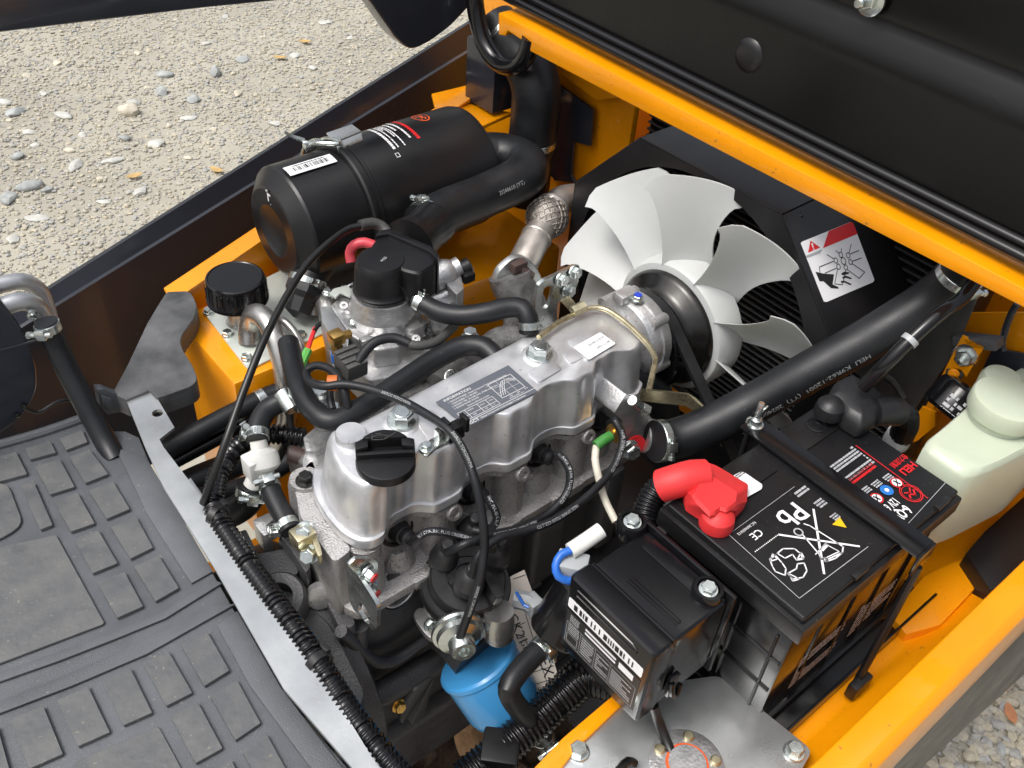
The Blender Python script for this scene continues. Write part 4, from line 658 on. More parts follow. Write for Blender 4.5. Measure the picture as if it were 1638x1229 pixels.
# radiator
ra = thing('radiator', (1.05, .61, .48), 'black radiator core with rows of flat tubes behind the fan', 'radiator')
mb = MB(); mb.box((1.066, .61, .72), (.02, .54, .50), bev=.002); mb.build('core_back', 'fins', ra)
tube0 = None
mbt = MB(); mbt.box((1.046, .61, .50), (.016, .52, .0035), bev=.0008, seg=1)
for k in range(42):
    z = .50 + .0108 * k
    if tube0 is None: tube0 = mbt.build('flat_tube', 'radtube', ra); o = tube0
    else:
        o = tube0.copy(); COL.objects.link(o); o.parent = ra; o.location = tube0.location + V((0, 0, .0108 * k))
fp = MB()
for k in range(41):
    z = .5022 + .0108 * k
    for j in range(130):
        y = .352 + .515 * j / 130; fp.add([(1.040, y, z), (1.054, y, z), (1.054, y + .0022, z + .0064), (1.040, y + .0022, z + .0064)], [[0, 1, 2, 3]])
fo = fp.build('fin_pack', 'fins', ra, smooth=0); fo['kind'] = 'stuff'
mb = MB(); mb.box((1.055, .61, .975), (.05, .54, .035), bev=.006); mb.box((1.055, .335, .72), (.05, .02, .5), bev=.003); mb.build('header_tank', 'satinblack', ra)
# fan
FC = V((.831, .598, .796)); fan = thing('cooling_fan', FC, 'milky white plastic ten-blade cooling fan', 'fan')
mb = MB(); mb.lathe(FC, (1, 0, 0), [(.076, -.012), (.086, -.010), (.090, -.004), (.090, .030), (.086, .034), (.04, .034)], 56); mb.build('fan_hub', 'fan', fan)
def blade():
    mb = MB(); nr, nc = 12, 12; top = []; bot = []
    rr = V((0, 0, 1)); ee = rr.cross(V((1, 0, 0)))       # radial and tangential directions
    for i in range(nr + 1):
        s = i / nr; r = .084 + (.199 - .084) * s; ch = .066 + .062 * s ** 2.0; th = rad(47 - 14 * s)
        row = []; row2 = []
        for j in range(nc + 1):
            t = j / nc - .5 + .06 * s; rx = r
            edge = abs(j / nc - .5) * 2
            if s > .8: rx = r - .012 * (s - .8) / .2 * max(0, edge - .72) ** 1.2 * 6
            rx += .010 * s * (j / nc - .5)
            lead = .010 * math.sin(s * 3.14) * (1 - j / nc) * 1.1
            c = ch * t + lead; cam_ = .010 * (1 - edge ** 2) * (.5 + .5 * s)
            ang = c * math.cos(th) / r
            p = V((0, 0, 0)) + (rr * math.cos(ang) + ee * math.sin(ang)) * rx + V((1, 0, 0)) * (-c * math.sin(th) + cam_ + .012)
            row.append(FC + p); row2.append(FC + p + V((.0022, 0, 0)))
        top.append(row); bot.append(row2)
    n = nc + 1; vs = [p for r in top for p in r] + [p for r in bot for p in r]; N = n * (nr + 1); fs = []
    for i in range(nr):
        for j in range(nc):
            a = i * n + j; fs.append([a, a + 1, a + n + 1, a + n]); fs.append([N + a, N + a + n, N + a + n + 1, N + a + 1])
    rim = [j for j in range(n)] + [i * n + nc for i in range(1, nr + 1)] + [nr * n + j for j in range(nc - 1, -1, -1)] + [i * n for i in range(nr - 1, 0, -1)]
    for k in range(len(rim)): a, b = rim[k], rim[(k + 1) % len(rim)]; fs.append([a, b, N + b, N + a])
    return mb.add(vs, fs)
b0 = blade().build('blade', 'fan', fan, smooth=50, loc=FC); b0.rotation_euler = (rad(-3), 0, 0)
for k in range(1, 10):
    b = b0.copy(); COL.objects.link(b); b.parent = fan; b.rotation_euler = (rad(-3 + 36 * k), 0, 0)
mb = MB(); mb.lathe(FC - V((.062, 0, 0)), (1, 0, 0), [(.02, .0), (.052, .006), (.058, .012), (.060, .026), (.064, .034), (.074, .040), (.078, .046), (.078, .052), (.03, .053)], 56); mb.build('fan_pulley_dome', 'darksteel', fan)
# belt and pulleys
bt = thing('drive_belt', (.778, .60, .50), 'black rubber V-belt running round the fan pulley', 'belt')
cs = [((.600, .792), .066), ((.405, .655), .034), ((.60, .50), .075)]
pts = []
for i, (c, r) in enumerate(cs):
    for a in range(0, 360, 6): pts.append((c[0] + r * math.cos(rad(a)), c[1] + r * math.sin(rad(a))))
pts = sorted(pts)
def hull(p):
    def h(q):
        o = []
        for s in q:
            while len(o) > 1 and (o[-1][0] - o[-2][0]) * (s[1] - o[-2][1]) - (o[-1][1] - o[-2][1]) * (s[0] - o[-2][0]) <= 0: o.pop()
            o.append(s)
        return o[:-1]
    return h(p) + h(p[::-1])
hl = hull(pts); mb = MB(); cy = sum(p[0] for p in hl) / len(hl); cz = sum(p[1] for p in hl) / len(hl); hp = [V((0, *p)) for p in hl]; rg = []
for i, p in enumerate(hp):
    d = (hp[(i + 1) % len(hp)] - hp[i - 1]).normalized(); n = V((0, -d.z, d.y)) * -1
    n = n if n.dot(p - V((0, cy, cz))) > 0 else -n
    rg.append([V((.778, 0, 0)) + p + n * .002 + V((x, 0, 0)) + n * y for x, y in ((-.008, 0), (.008, 0), (.0055, -.008), (-.0055, -.008))])
mb.rings(rg + [rg[0]], cap0=False, cap1=False); mb.build('belt_loop', 'rubber', bt, smooth=30)
pu = thing('belt_pulley', (.775, .60, .76), 'black grooved pulley on the water pump shaft', 'pulley')
mb = MB(); mb.lathe((.764, .600, .792), (1, 0, 0), [(.02, 0), (.056, .001), (.067, .002), (.068, .006), (.058, .014), (.068, .022), (.066, .026), (.02, .028)], 48); mb.build('pulley_rim', 'glossblack', pu)
mb = MB()
for k in range(4): d = V((0, math.cos(rad(90 * k + 20)), math.sin(rad(90 * k + 20)))); mb.lathe(V((.7645, .600, .792)) + d * .045, (-1, 0, 0), [(.003, 0), (.003, .001), (0, .0012)], 10)
mb.build('balance_mark', 'zinc', pu)
pu = thing('alternator', (.73, .42, .58), 'alternator with belt pulley low beside the block', 'alternator')
mb = MB(); mb.lathe((.66, .415, .645), (1, 0, 0), [(.03, 0), (.055, .004), (.06, .012), (.06, .07), (.055, .078), (.02, .08)], 36); mb.build('case', 'greycast', pu); mb = MB(); mb.lathe((.768, .405, .655), (1, 0, 0), [(.01, -.03), (.034, 0), (.028, .01), (.034, .02), (.01, .022)], 32); mb.build('pulley', 'satinblack', pu)
# warning sticker on the shroud corner panel
mb = MB(); st = thing('warning_sticker', (0.9084, 0.4604, 0.9394), 'white and red fan hazard sticker showing a hand and fan blades', 'sticker')
nS = V((0, -.73, .68)); n_ = (oc_[3] - oc_[2]).cross(V((1, 0, 0))).normalized(); n_ = n_ if n_.z > 0 else -n_
def lift(pts, h): return [V(p) + n_ * h for p in pts]
mb.prism(fillet(lift([(0.8780, 0.4833, 0.9637), (0.8809, 0.4840, 0.9643), (0.9724, 0.4805, 0.9607), (0.9757, 0.4786, 0.9587), (0.9753, 0.4285, 0.9056), (0.9718, 0.4273, 0.9043), (0.8820, 0.4322, 0.9095), (0.8789, 0.4337, 0.9110)], .0027), .001, 2), n_ * .0004, 0); mb.build('backing', 'sticker', st, smooth=0)
def sticker_poly(name, m, polys, h=.0034):
    mb = MB()
    for p in polys: mb.add(lift(p, h), [list(range(len(p)))])
    return mb.build(name, m, st, smooth=0)
sticker_poly('red_banner', 'print_red', [[(0.9295, 0.4819, 0.9622), (0.9723, 0.4804, 0.9606), (0.9757, 0.4786, 0.9587), (0.9756, 0.4691, 0.9486), (0.9096, 0.4718, 0.9514)], [(0.8942, 0.4818, 0.9621), (0.9057, 0.4732, 0.9529), (0.8829, 0.4740, 0.9538)]])
sticker_poly('grey_bar', 'greyplastic', [[(0.8775, 0.4727, 0.9524), (0.9078, 0.4714, 0.9510), (0.9021, 0.4691, 0.9486), (0.8781, 0.4706, 0.9502)]])
sticker_poly('exclamation', 'print_white', [[(0.8929, 0.4795, 0.9596), (0.8961, 0.4793, 0.9594), (0.8950, 0.4757, 0.9555), (0.8931, 0.4758, 0.9557)], [(0.8927, 0.4750, 0.9549), (0.8951, 0.4748, 0.9547), (0.8950, 0.4739, 0.9537), (0.8930, 0.4740, 0.9538)]], .0036)
sticker_poly('hand_symbol', 'ink', [[(0.8831, 0.4579, 0.9367), (0.8946, 0.4535, 0.9321), (0.9112, 0.4488, 0.9271), (0.9026, 0.4423, 0.9202), (0.9102, 0.4381, 0.9158), (0.9095, 0.4368, 0.9143), (0.8978, 0.4402, 0.9180), (0.8899, 0.4481, 0.9263), (0.8838, 0.4495, 0.9278)], [(0.9228, 0.4465, 0.9247), (0.9291, 0.4468, 0.9250), (0.9384, 0.4439, 0.9219), (0.9346, 0.4435, 0.9214), (0.9243, 0.4448, 0.9229)], [(0.9224, 0.4435, 0.9214), (0.9292, 0.4435, 0.9214), (0.9383, 0.4390, 0.9167), (0.9356, 0.4386, 0.9162), (0.9284, 0.4417, 0.9195), (0.9226, 0.4421, 0.9199)], [(0.9183, 0.4414, 0.9193), (0.9246, 0.4399, 0.9177), (0.9337, 0.4350, 0.9124), (0.9312, 0.4345, 0.9119), (0.9235, 0.4387, 0.9163), (0.9171, 0.4401, 0.9178)]])
mb = MB()
def pline(pts, w=.0011):
    P = lift(pts, .0034)
    for a, b in zip(P, P[1:]):
        d = (b - a); q = n_.cross(d).normalized() * w / 2; mb.add([a - q, b - q, b + q, a + q], [[0, 1, 2, 3]])
def ring(c, r):
    c = V(c) + n_ * 0; u = V((1, 0, 0)); w = n_.cross(u); pline([c + (u * math.cos(k * .5236) + w * math.sin(k * .5236)) * r for k in range(13)])
for c, r in zip([(0.9349, 0.4548, 0.9334), (0.9344, 0.4602, 0.9392), (0.9461, 0.4570, 0.9358), (0.9225, 0.4580, 0.9369), (0.9460, 0.4513, 0.9297), (0.9232, 0.4526, 0.9311), (0.9345, 0.4492, 0.9275)], (.0042, .0032, .0032, .0032, .0032, .0032, .0032)): ring(c, r)
for q in ([(0.9325, 0.4620, 0.9411), (0.9286, 0.4654, 0.9446)], [(0.9361, 0.4615, 0.9405), (0.9396, 0.4647, 0.9439)], [(0.9489, 0.4582, 0.9370), (0.9586, 0.4640, 0.9431)], [(0.9504, 0.4572, 0.9359), (0.9683, 0.4563, 0.9351)], [(0.9496, 0.4510, 0.9294), (0.9675, 0.4498, 0.9281)], [(0.9471, 0.4499, 0.9282), (0.9635, 0.4382, 0.9158), (0.9502, 0.4358, 0.9133), (0.9356, 0.4473, 0.9254)], [(0.9208, 0.4598, 0.9387), (0.9118, 0.4658, 0.9451)], [(0.9188, 0.4584, 0.9372), (0.8919, 0.4597, 0.9387), (0.8898, 0.4556, 0.9343)], [(0.9188, 0.4523, 0.9308), (0.8972, 0.4532, 0.9317)], [(0.9201, 0.4513, 0.9297), (0.9063, 0.4418, 0.9196), (0.9184, 0.4381, 0.9157), (0.9326, 0.4470, 0.9251)]): pline(q)
mb.build('fan_outline', 'ink', st, smooth=0)
# big radiator hose
RH = [(0.6799, 0.4780, 0.7648), (0.7024, 0.4700, 0.7612), (0.7326, 0.4550, 0.7713), (0.7837, 0.4300, 0.8029), (0.8342, 0.3950, 0.8567), (0.8901, 0.3650, 0.9020), (0.9363, 0.3400, 0.9484), (0.9431, 0.3250, 0.9863), (0.9375, 0.3200, 1.0193)]
t, path = hose('radiator_hose', RH, .0245, 'fat black top radiator hose with printed part number', 'hose', seg=26, clamps=((.02, (-.2, -1, .5), hose_clamp), (.93, (-.3, -1, .3), hose_clamp)))
Lh = sum((path[i + 1] - path[i]).length for i in range(len(path) - 1))
ik = Ink(wrap=wrapper(path, .0245, (-.15, -.95, .35), s0=Lh * .62, flip=True)); ik.text('HELI  K9R62-12001  (YT)  20240620  4', 0, 0, .0088, sx=1.1); ik.build('hose_print', 'hoseprint', t)
hose('lower_hose', [(0.7006, 0.5700, 0.7924), (0.7192, 0.5600, 0.7850), (0.7478, 0.5500, 0.7598), (0.7683, 0.5400, 0.7263), (0.7983, 0.5500, 0.6562)], .020, 'short black bypass hose bent behind the coolant outlet', 'hose')
hose('overflow_tube', [(0.9207, 0.3000, 1.0019), (0.8989, 0.2980, 0.9898), (0.8612, 0.3000, 0.9831), (0.8307, 0.3050, 0.9612), (0.8123, 0.3100, 0.9375), (0.8014, 0.3200, 0.9013)], .0075, 'slim black overflow tube clipped below the radiator hose', 'hose', m='glossblack')
mb = MB(); mb.lathe(V((0.8307, 0.3050, 0.9612)), V((.7, -.1, .6)), [(.0078, -.003), (.0092, -.003), (.0092, .003), (.0078, .003)], 18); tag(mb.build('hose_clip', 'greyplastic'), 'small grey clip holding the overflow tube', 'clip')
# ================================================================ AIR INTAKE AND EXHAUST
AY, AZ = .99, .857
ac = thing('air_cleaner', (.63, AY, .77), 'large black cylindrical air cleaner canister above the orange tank', 'air cleaner')
mb = MB(); mb.lathe((.476, AY, AZ - .002), (1, 0, 0), [(.0, .012), (.012, .011), (.024, .0075), (.031, .0035), (.0335, .002), (.036, 0), (.057, 0), (.0605, .0012), (.079, .0165), (.081, .020), (.0815, .10), (.05, .101)], 64); ec = mb.build('end_cover', 'satinblack', ac, smooth=18)
mb = MB(); mb.lathe((.576, AY, AZ), (1, 0, 0), [(.06, 0), (.0865, .0005), (.089, .003), (.089, .0075), (.0865, .009), (.0865, .0125), (.0885, .0135), (.0885, .017), (.087, .0185), (.087, .205), (.085, .213), (.078, .2165), (.0, .217)], 64); bd = mb.build('canister', 'satinblack', ac, smooth=38)
def cylw(r, x0, a0):                # print wrapped on the canister: x runs along the axis, y runs round it
    return lambda x, y: V((x0 + x, AY - r * math.sin(rad(a0) + y / r), AZ + r * math.cos(rad(a0) + y / r)))
mb = MB(); W = cylw(.0822, .4985, -1); rows = [[W(.068 * i / 8, .0195 * j / 6) for i in range(9)] for j in range(7)]; mb.rings(rows, close=False, cap0=False, cap1=False); s_ = mb.build('barcode_label', 'sticker', ec)
ik = Ink(wrap=cylw(.0826, .4985, -1)); ik.bars(.010, .0065, .060, .0145, 5, .0007); ik.fine(.012, .0025, .058, .0048, 1, 4); ik.build('barcode', 'ink', s_)
ik = Ink((.4755, AY + .004, AZ + .042), (0, -1, 0), (0, 0, 1)); ik.n = V((-1, 0, 0)); ik.off = .0006; ik.rect(0, 0, .003, .016); ik.rect(.003, .009, .008, .012); ik.rect(-.003, .012, .003, .015); ik.rect(.006, -.003, .0075, -.0015); ik.build('cover_mark', 'print_white', ec)
WB = lambda x0, a0: cylw(.0874, x0, a0)
def around(x0, a0, L, w, m, nm, seed=0, rows=1, fill=.6):     # lines of small print running round the can
    f = WB(x0, a0); ik = Ink(wrap=lambda x, y: f(y, x)); ik.fine(0, 0, L, w, rows, seed, fill, .0016); return ik.build(nm, m, bd)
around(.642, -22, .066, .006, 'print_white', 'label_print', 3, 1, .7); around(.650, -20, .062, .014, 'print_white', 'label_print', 4, 4, .55); around(.667, -22, .066, .004, 'print_white', 'label_print', 5, 1, .75); around(.675, -25, .070, .004, 'print_white', 'label_print', 6, 1, .75); around(.684, -25, .066, .007, 'print_red', 'label_print', 7, 1, .7)
f = WB(.640, 22); ik = Ink(wrap=lambda x, y: f(y, x)); ik.line([(.006, .001), (.012, .001), (.012, .006), (.006, .006)], .0008, True); ik.build('label_box', 'print_white', bd)
f = WB(.722, -12); ik = Ink(wrap=lambda x, y: f(y * .78, x * 1.25)); ik.disc(.0, .0, .0135, .0118, 40); ik.line([(-.007, .002), (-.003, .005), (.001, .002), (.005, .005), (.008, .002)], .0022); ik.line([(-.007, -.004), (.008, -.004)], .0022); ik.line([(-.003, -.0), (.004, 0)], .0022); ik.build('logo_oval', 'print_orange', bd)
def arc(x, r, a0, a1, n=14): return [V((x, AY - r * math.sin(rad(a0 + (a1 - a0) * i / n)), AZ + r * math.cos(rad(a0 + (a1 - a0) * i / n)))) for i in range(n + 1)]
lt = MB(); lt.sweep(arc(.586, .0905, -75, -4), .0032, 10); lt.sweep(arc(.570, .0925, -62, -16), .0028, 10)
lt.sweep(crom([arc(.586, .0915, -4, -3)[0], (.576, AY - .004, AZ + .096), (.560, AY + .012, AZ + .094), (.552, AY + .024, AZ + .090)], .004), .003, 10); lt.sweep(crom([arc(.570, .0925, -62, -16)[-1], (.556, AY + .026, AZ + .089), (.548, AY + .034, AZ + .090)], .004), .0028, 10)
lt.box((.552, AY + .026, AZ + .087), (.016, .010, .009), bev=.002); lt.sweep(crom([(.550, AY + .036, AZ + .090), (.536, AY + .042, AZ + .098), (.528, AY + .044, AZ + .105)], .004), lambda t: .0035 - .0015 * t, 10); lt.build('latch', 'zinc', ac)
lt = MB(); lt.sweep(crom([(0.5306, 0.9050, 0.7918), (0.5233, 0.9050, 0.7988), (0.5207, 0.9050, 0.7877), (0.5234, 0.9050, 0.7681)], .003), .0016, 8); lt.sweep(crom([(0.5268, 0.9050, 0.7933), (0.5367, 0.9050, 0.7964), (0.5463, 0.9050, 0.7955)], .003), .0018, 8); lt.build('lower_latch', 'zinc', ac)
mb = MB(); mb.prism([V(p) for p in [(0.5855, 1.0293, 0.9450), (0.6271, 1.0324, 0.9450), (0.6268, 1.0092, 0.9450), (0.5823, 1.0026, 0.9450)]], (0, 0, .002), .0005); mb.prism([V(p) for p in [(0.5814, 1.0010, 0.9460), (0.6258, 1.0076, 0.9460), (0.6177, 0.9920, 0.9460), (0.5760, 0.9864, 0.9460)]], (0, -.002, -.006), .0005); mb.build('mount_tab', 'zincplate', ac)
mb = MB(); mb.lathe(V((0.5035, 0.9400, 0.8163)), V((0.4830, 0.9300, 0.7995)) - V((0.5035, 0.9400, 0.8163)), [(.031, -.02), (.026, .0), (.0235, .012), (.0235, .03), (0, .031)], 28); ob = mb.build('dust_outlet', 'satinblack', ac)
v0 = V((0.4895, 0.9320, 0.8076)); v1 = V((0.4549, 0.9150, 0.7709)); dv = (v1 - v0).normalized(); L = (v1 - v0).length
mb = MB(); mb.lathe(v0, dv, [(.024, 0), (.0255, .006), (.0255, .018), (.022, .024), (.020, .026), (.0175, .045), (.010, L * .92), (.002, L), (0, L)], 10); mb.build('dust_valve', 'rubber', ac, smooth=20); hose_clamp(ac, v0 + dv * .003, dv, .0245, (0, -1, .2), .010)
t = thing('intake_hose', (.79, AY, .86), 'wide black intake elbow hose from air cleaner to carburettor horn', 'hose')
IH = [(.775, AY, .865), (.805, AY - .005, .868), (.838, AY - .022, .868), (.850, AY - .06, .870), (.825, AY - .092, .874)] + [(0.7358, 0.8850, 0.8724), (0.6726, 0.8720, 0.8806), (0.6349, 0.8620, 0.8836), (0.6174, 0.8570, 0.8829)]
path = crom(IH, .006); mb = MB(); mb.sweep(path, lambda q: .034 - .004 * min(1, q * 1.6), 28); mb.build('hose_wall', 'hose', t)
ik = Ink(wrap=wrapper(path, .0302, (-.1, -.9, .5), s0=.235, flip=True)); ik.text('20240610 (YT) 4.1', 0, 0, .008); ik.build('hose_print', 'hoseprint', t)
hose_clamp(t, path[-3], path[-1] - path[-4], .0295, (-.3, .3, 1)); hose_clamp(t, path[4], path[6] - path[3], .0335, (.2, -.4, 1))
t = thing('snorkel_hose', (.90, 1.0, .86), 'upright fat black snorkel hose beside the corner post', 'hose')
SH = [(0.9250, 1.1030, 0.9987), (0.9250, 1.0644, 0.9817), (0.9200, 1.0139, 0.9706), (0.9150, 0.9882, 0.9471), (0.9150, 0.9850, 0.9091), (0.9150, 0.9867, 0.8511)]; path = crom(SH, .006); mb = MB(); mb.sweep(path, .0365, 28); mb.build('hose_wall', 'hose', t); hose_clamp(t, path[-3], path[-1] - path[-4], .036, (-.6, -.8, 0)); hose_clamp(t, path[5], path[6] - path[4], .036, (-1, .3, .2), w=.009)
mb = MB(); mb.sweep([path[-1] + V((0, 0, .02)), path[-1] - V((0, 0, .03)), path[-1] - V((0, 0, .09))], .034, 24); mb.build('inlet_stub', 'satinblack', t)
# carburettor horn
cb_ = thing('intake_horn', (.497, .77, .86), 'round black plastic intake horn on top of the carburettor', 'intake horn')
HZ = V((.497, .77, .884)); mb = MB(); mb.lathe(HZ, (0, 0, 1), [(.033, 0), (.034, .002), (.034, .005), (.0318, .007), (.0310, .010), (.0305, .033), (.029, .0395), (.0260, .0440), (.0, .0445)], 44); hb_ = mb.build('horn_body', 'plastic', cb_)
mb = MB(); mb.prism([V(p) for p in fillet([(0.4950, 0.7945, 0.9270), (0.5198, 0.8124, 0.9270), (0.5365, 0.8125, 0.9270), (0.5534, 0.7818, 0.9270), (0.5563, 0.7498, 0.9270), (0.5463, 0.7290, 0.9270), (0.5171, 0.7222, 0.9270), (0.5058, 0.7388, 0.9270)], .008, 4)], (0, 0, -.045), .006, 3); mb.build('duct', 'plastic', cb_)
mb = MB(); mb.prism(fillet([(0.5147, 0.8084, 0.9310), (0.5249, 0.8160, 0.9310), (0.5369, 0.8128, 0.9310), (0.5564, 0.7550, 0.9310), (0.5535, 0.7353, 0.9310), (0.5458, 0.7284, 0.9310), (0.5484, 0.7464, 0.9310), (0.5308, 0.8039, 0.9310), (0.5221, 0.8066, 0.9310)], .002, 2), (0, 0, -.05), .0015); mb.build('duct_flange', 'plastic', cb_)
mb = MB(); a = V((0.5596, 0.8035, 0.9050)); b = V((0.6209, 0.8300, 0.9050)); mb.lathe(a, b - a, [(.034, 0), (.031, .012), (.0275, .03), (.0285, .045), (.0285, .06)], 32); mb.build('neck', 'plastic', cb_)
mb = MB(); a = V((0.5054, 0.7548, 0.9050)); b = V((0.5191, 0.7349, 0.8820)); mb.tube([a, b], .0085, 16)
for k in (-1, 0, 1): mb.tube([a + V((k * .006, k * .006, .006)), b + V((k * .006, k * .006, .004))], .0016, 6)
mb.build('breather_stub', 'plastic', cb_)
ik = Ink(HZ + V((0, 0, .0447)), (V((0.5108, 0.7707, 0.9300)) - V((0.4955, 0.7644, 0.9300))), (-.3, 1, 0)); ik.text('4455', -.006, -.004, .0055); ik.build('moulded_number', 'print_grey', hb_)
mb = MB(); mb.bolt(V((0.5236, 0.7498, 0.9050)), (0, 0, 1), .0052, .006, 1.4); bb = mb.build('horn_bolt', 'zinc', cb_); mb = MB(); mb.lathe(V((0.5181, 0.7419, 0.9135)), (0, 0, 1), [(.0044, -.0005), (.0042, .0006), (0, .0007)], 14); mb.build('paint_mark', 'reddot', bb)
t = hose('red_hose', [(0.5243, 0.8242, 0.9050), (0.5159, 0.8341, 0.9080), (0.5055, 0.8401, 0.9050), (0.5003, 0.8424, 0.8950), (0.4977, 0.8364, 0.8850)], .0062, 'short red rubber hose hooked behind the intake horn', 'hose', m='redhose')
# carburettor
ca = thing('carburettor', (.49, .77, .75), 'cast aluminium carburettor under the black intake horn', 'carburettor')
mb = MB(); mb.lathe((.497, .77, .853), (0, 0, 1), [(.030, -.03), (.038, .0), (.040, .006), (.037, .014), (.036, .029), (.030, .0295)], 40)
mb.prism(fillet([(0.4592, 0.8267, 0.8420), (0.4831, 0.8410, 0.8420), (0.5043, 0.8390, 0.8420), (0.5117, 0.8087, 0.8420), (0.5296, 0.7550, 0.8420), (0.5143, 0.7435, 0.8420), (0.4838, 0.7150, 0.8420), (0.4573, 0.7267, 0.8420), (0.4495, 0.7672, 0.8420)], .004, 3), (0, 0, -.028), .003, 3)
mb.prism(fillet([(0.4672, 0.8185, 0.8150), (0.5027, 0.8244, 0.8150), (0.5398, 0.7830, 0.8150), (0.5469, 0.7402, 0.8150), (0.5292, 0.7160, 0.8150), (0.4730, 0.7000, 0.8150), (0.4378, 0.7117, 0.8150), (0.4354, 0.7541, 0.8150)], .006, 3), (0, 0, -.045), .004, 2)
mb.prism(fillet([(0.4656, 0.7688, 0.7950), (0.5228, 0.7725, 0.7950), (0.5280, 0.7465, 0.7950), (0.5118, 0.7147, 0.7950), (0.4884, 0.7034, 0.7950), (0.4495, 0.7176, 0.7950)], .006, 3), (0, 0, -.05), .004, 2)
for q, r, h in (((0.4724, 0.7801, 0.8420), .009, .005), ((0.4854, 0.7784, 0.8420), .006, .004), ((0.4720, 0.8026, 0.8420), .007, .004), ((0.5038, 0.7344, 0.8000), .007, .006)): mb.lathe(q, (0, 0, 1), [(r, 0), (r, h), (r * .8, h + .001), (0, h + .001)], 18)
for a, b, r in (((0.4629, 0.7895, 0.8280), (0.4680, 0.7569, 0.8280), .009), ((0.4812, 0.7647, 0.8050), (0.4923, 0.7286, 0.7900), .006), ((0.5088, 0.7802, 0.8400), (0.5038, 0.7703, 0.7600), .005), ((0.5240, 0.7734, 0.8300), (0.5215, 0.7577, 0.7600), .0045)): mb.tube([a, b], r, 14)
for u in ((0.4900, 0.7707, 0.8430), (0.4962, 0.7693, 0.8430), (0.5057, 0.7597, 0.8430), (0.5115, 0.7498, 0.8430)): mb.tube([V(u), V(u) - V((0, 0, .05))], .0028, 8)
for q, sz in (((0.4586, 0.7485, 0.8380), (.014, .010, .014)), ((0.4733, 0.7355, 0.8360), (.010, .012, .02)), ((0.5134, 0.7296, 0.8420), (.020, .014, .018)), ((0.4805, 0.7930, 0.8720), (.012, .010, .008)), ((0.5181, 0.7450, 0.8580), (.016, .012, .014))): mb.box(q, sz, bev=.002)
for q in ((0.4710, 0.7578, 0.8430), (0.4957, 0.7477, 0.8430), (0.4686, 0.8106, 0.8460), (0.5079, 0.7180, 0.8380)): mb.lathe(q, (-.2, -.4, .9), [(.0065, -.006), (.0065, .004), (.005, .006), (.002, .006), (.002, .003), (0, .003)], 16)
mb.build('body', 'alubright', ca, smooth=38)
mb = MB(); q0 = V((0.5246, 0.7451, 0.8680))
for k in range(60): pass
mb.sweep([q0 + V((k * .0004, math.cos(k * .8) * .0045, math.sin(k * .8) * .0045)) for k in range(60)], .0009, 6); mb.build('return_spring', 'zinc', ca)
mb = MB(); mb.prism([(0.4481, 0.8313, 0.8420), (0.4593, 0.8297, 0.8420), (0.4483, 0.7680, 0.8420), (0.4318, 0.7447, 0.8420), (0.4255, 0.7492, 0.8420), (0.4359, 0.8056, 0.8420)], (0, 0, -.03), .001); mb.build('side_plate', 'zincplate', ca)
mb = MB(); mb.prism(fillet([(0.4665, 0.8391, 0.8500), (0.4756, 0.8453, 0.8500), (0.4934, 0.8425, 0.8500), (0.4933, 0.8269, 0.8500), (0.4841, 0.8208, 0.8500), (0.4790, 0.8337, 0.8500), (0.4686, 0.8284, 0.8500)], .002, 3), (0, 0, -.003), .0006); mb.build('linkage_lever', 'tankplate', ca)
mb = MB(); mb.prism(fillet([(0.4788, 0.7806, 0.7550), (0.5219, 0.7721, 0.7550), (0.5470, 0.7693, 0.7550), (0.5319, 0.7427, 0.7550), (0.4969, 0.7360, 0.7550), (0.4721, 0.7537, 0.7550)], .003, 3), (0, 0, -.012), .002); mb.build('insulator', 'satinblack', ca)
for q in [(0.4618, 0.7745, 0.8230), (0.4680, 0.8464, 0.8450), (0.5148, 0.7411, 0.7750), (0.4959, 0.7445, 0.7800), (0.4632, 0.7804, 0.8450)]:
    mb = MB(); mb.bolt(V(q), (0, 0, 1), .005, .004, 1.4); mb.build('screw', 'zinc', ca)
mb = MB(); q = V((0.4565, 0.7785, 0.8380)); mb.lathe(q, (-.2, -.5, 1), [(.005, 0), (.005, .001), (0, .0012)], 14); mb.build('paint_mark', 'bluedot', ca)
mb = MB(); a = V((0.4419, 0.7541, 0.8550)); b = V((0.4237, 0.7539, 0.8580)); mb.tube([a, a.lerp(b, .6)], .0055, 6); mb.box(b, (.016, .016, .014), bev=.002); mb.tube([b, b - V((0, 0, .022))], .0075, 6); mb.build('fuel_elbow', 'brass', ca)
mb = MB(); b2 = b - V((0, 0, .022)); mb.tube([b2, b2 - V((0, 0, .012))], .0085, 6); mb.build('elbow_nut', 'bluewire', ca)
mb = MB(); q = V((0.5818, 0.7697, 0.8720)); d = V((.75, -.2, .25)).normalized(); mb.lathe(q - d * .012, d, [(.014, 0), (.018, .003), (.018, .020), (.015, .026), (.012, .030), (.012, .038)], 24); mb.tube([(0.5592, 0.7550, 0.8500), (0.5954, 0.7493, 0.8580)], .0075, 14); mb.prism(fillet([(0.5576, 0.7556, 0.8550), (0.5837, 0.7783, 0.8550), (0.6189, 0.7736, 0.8550), (0.5961, 0.7413, 0.8550), (0.5641, 0.7328, 0.8550)], .003), (0, 0, -.02), .003); mb.prism(fillet([(0.6020, 0.7801, 0.8720), (0.6087, 0.7674, 0.8720), (0.5877, 0.7312, 0.8720), (0.5727, 0.7263, 0.8720), (0.5764, 0.7498, 0.8720)], .004), (0, 0, -.02), .003, 2); mb.build('solenoid_body', 'alubright', ca)
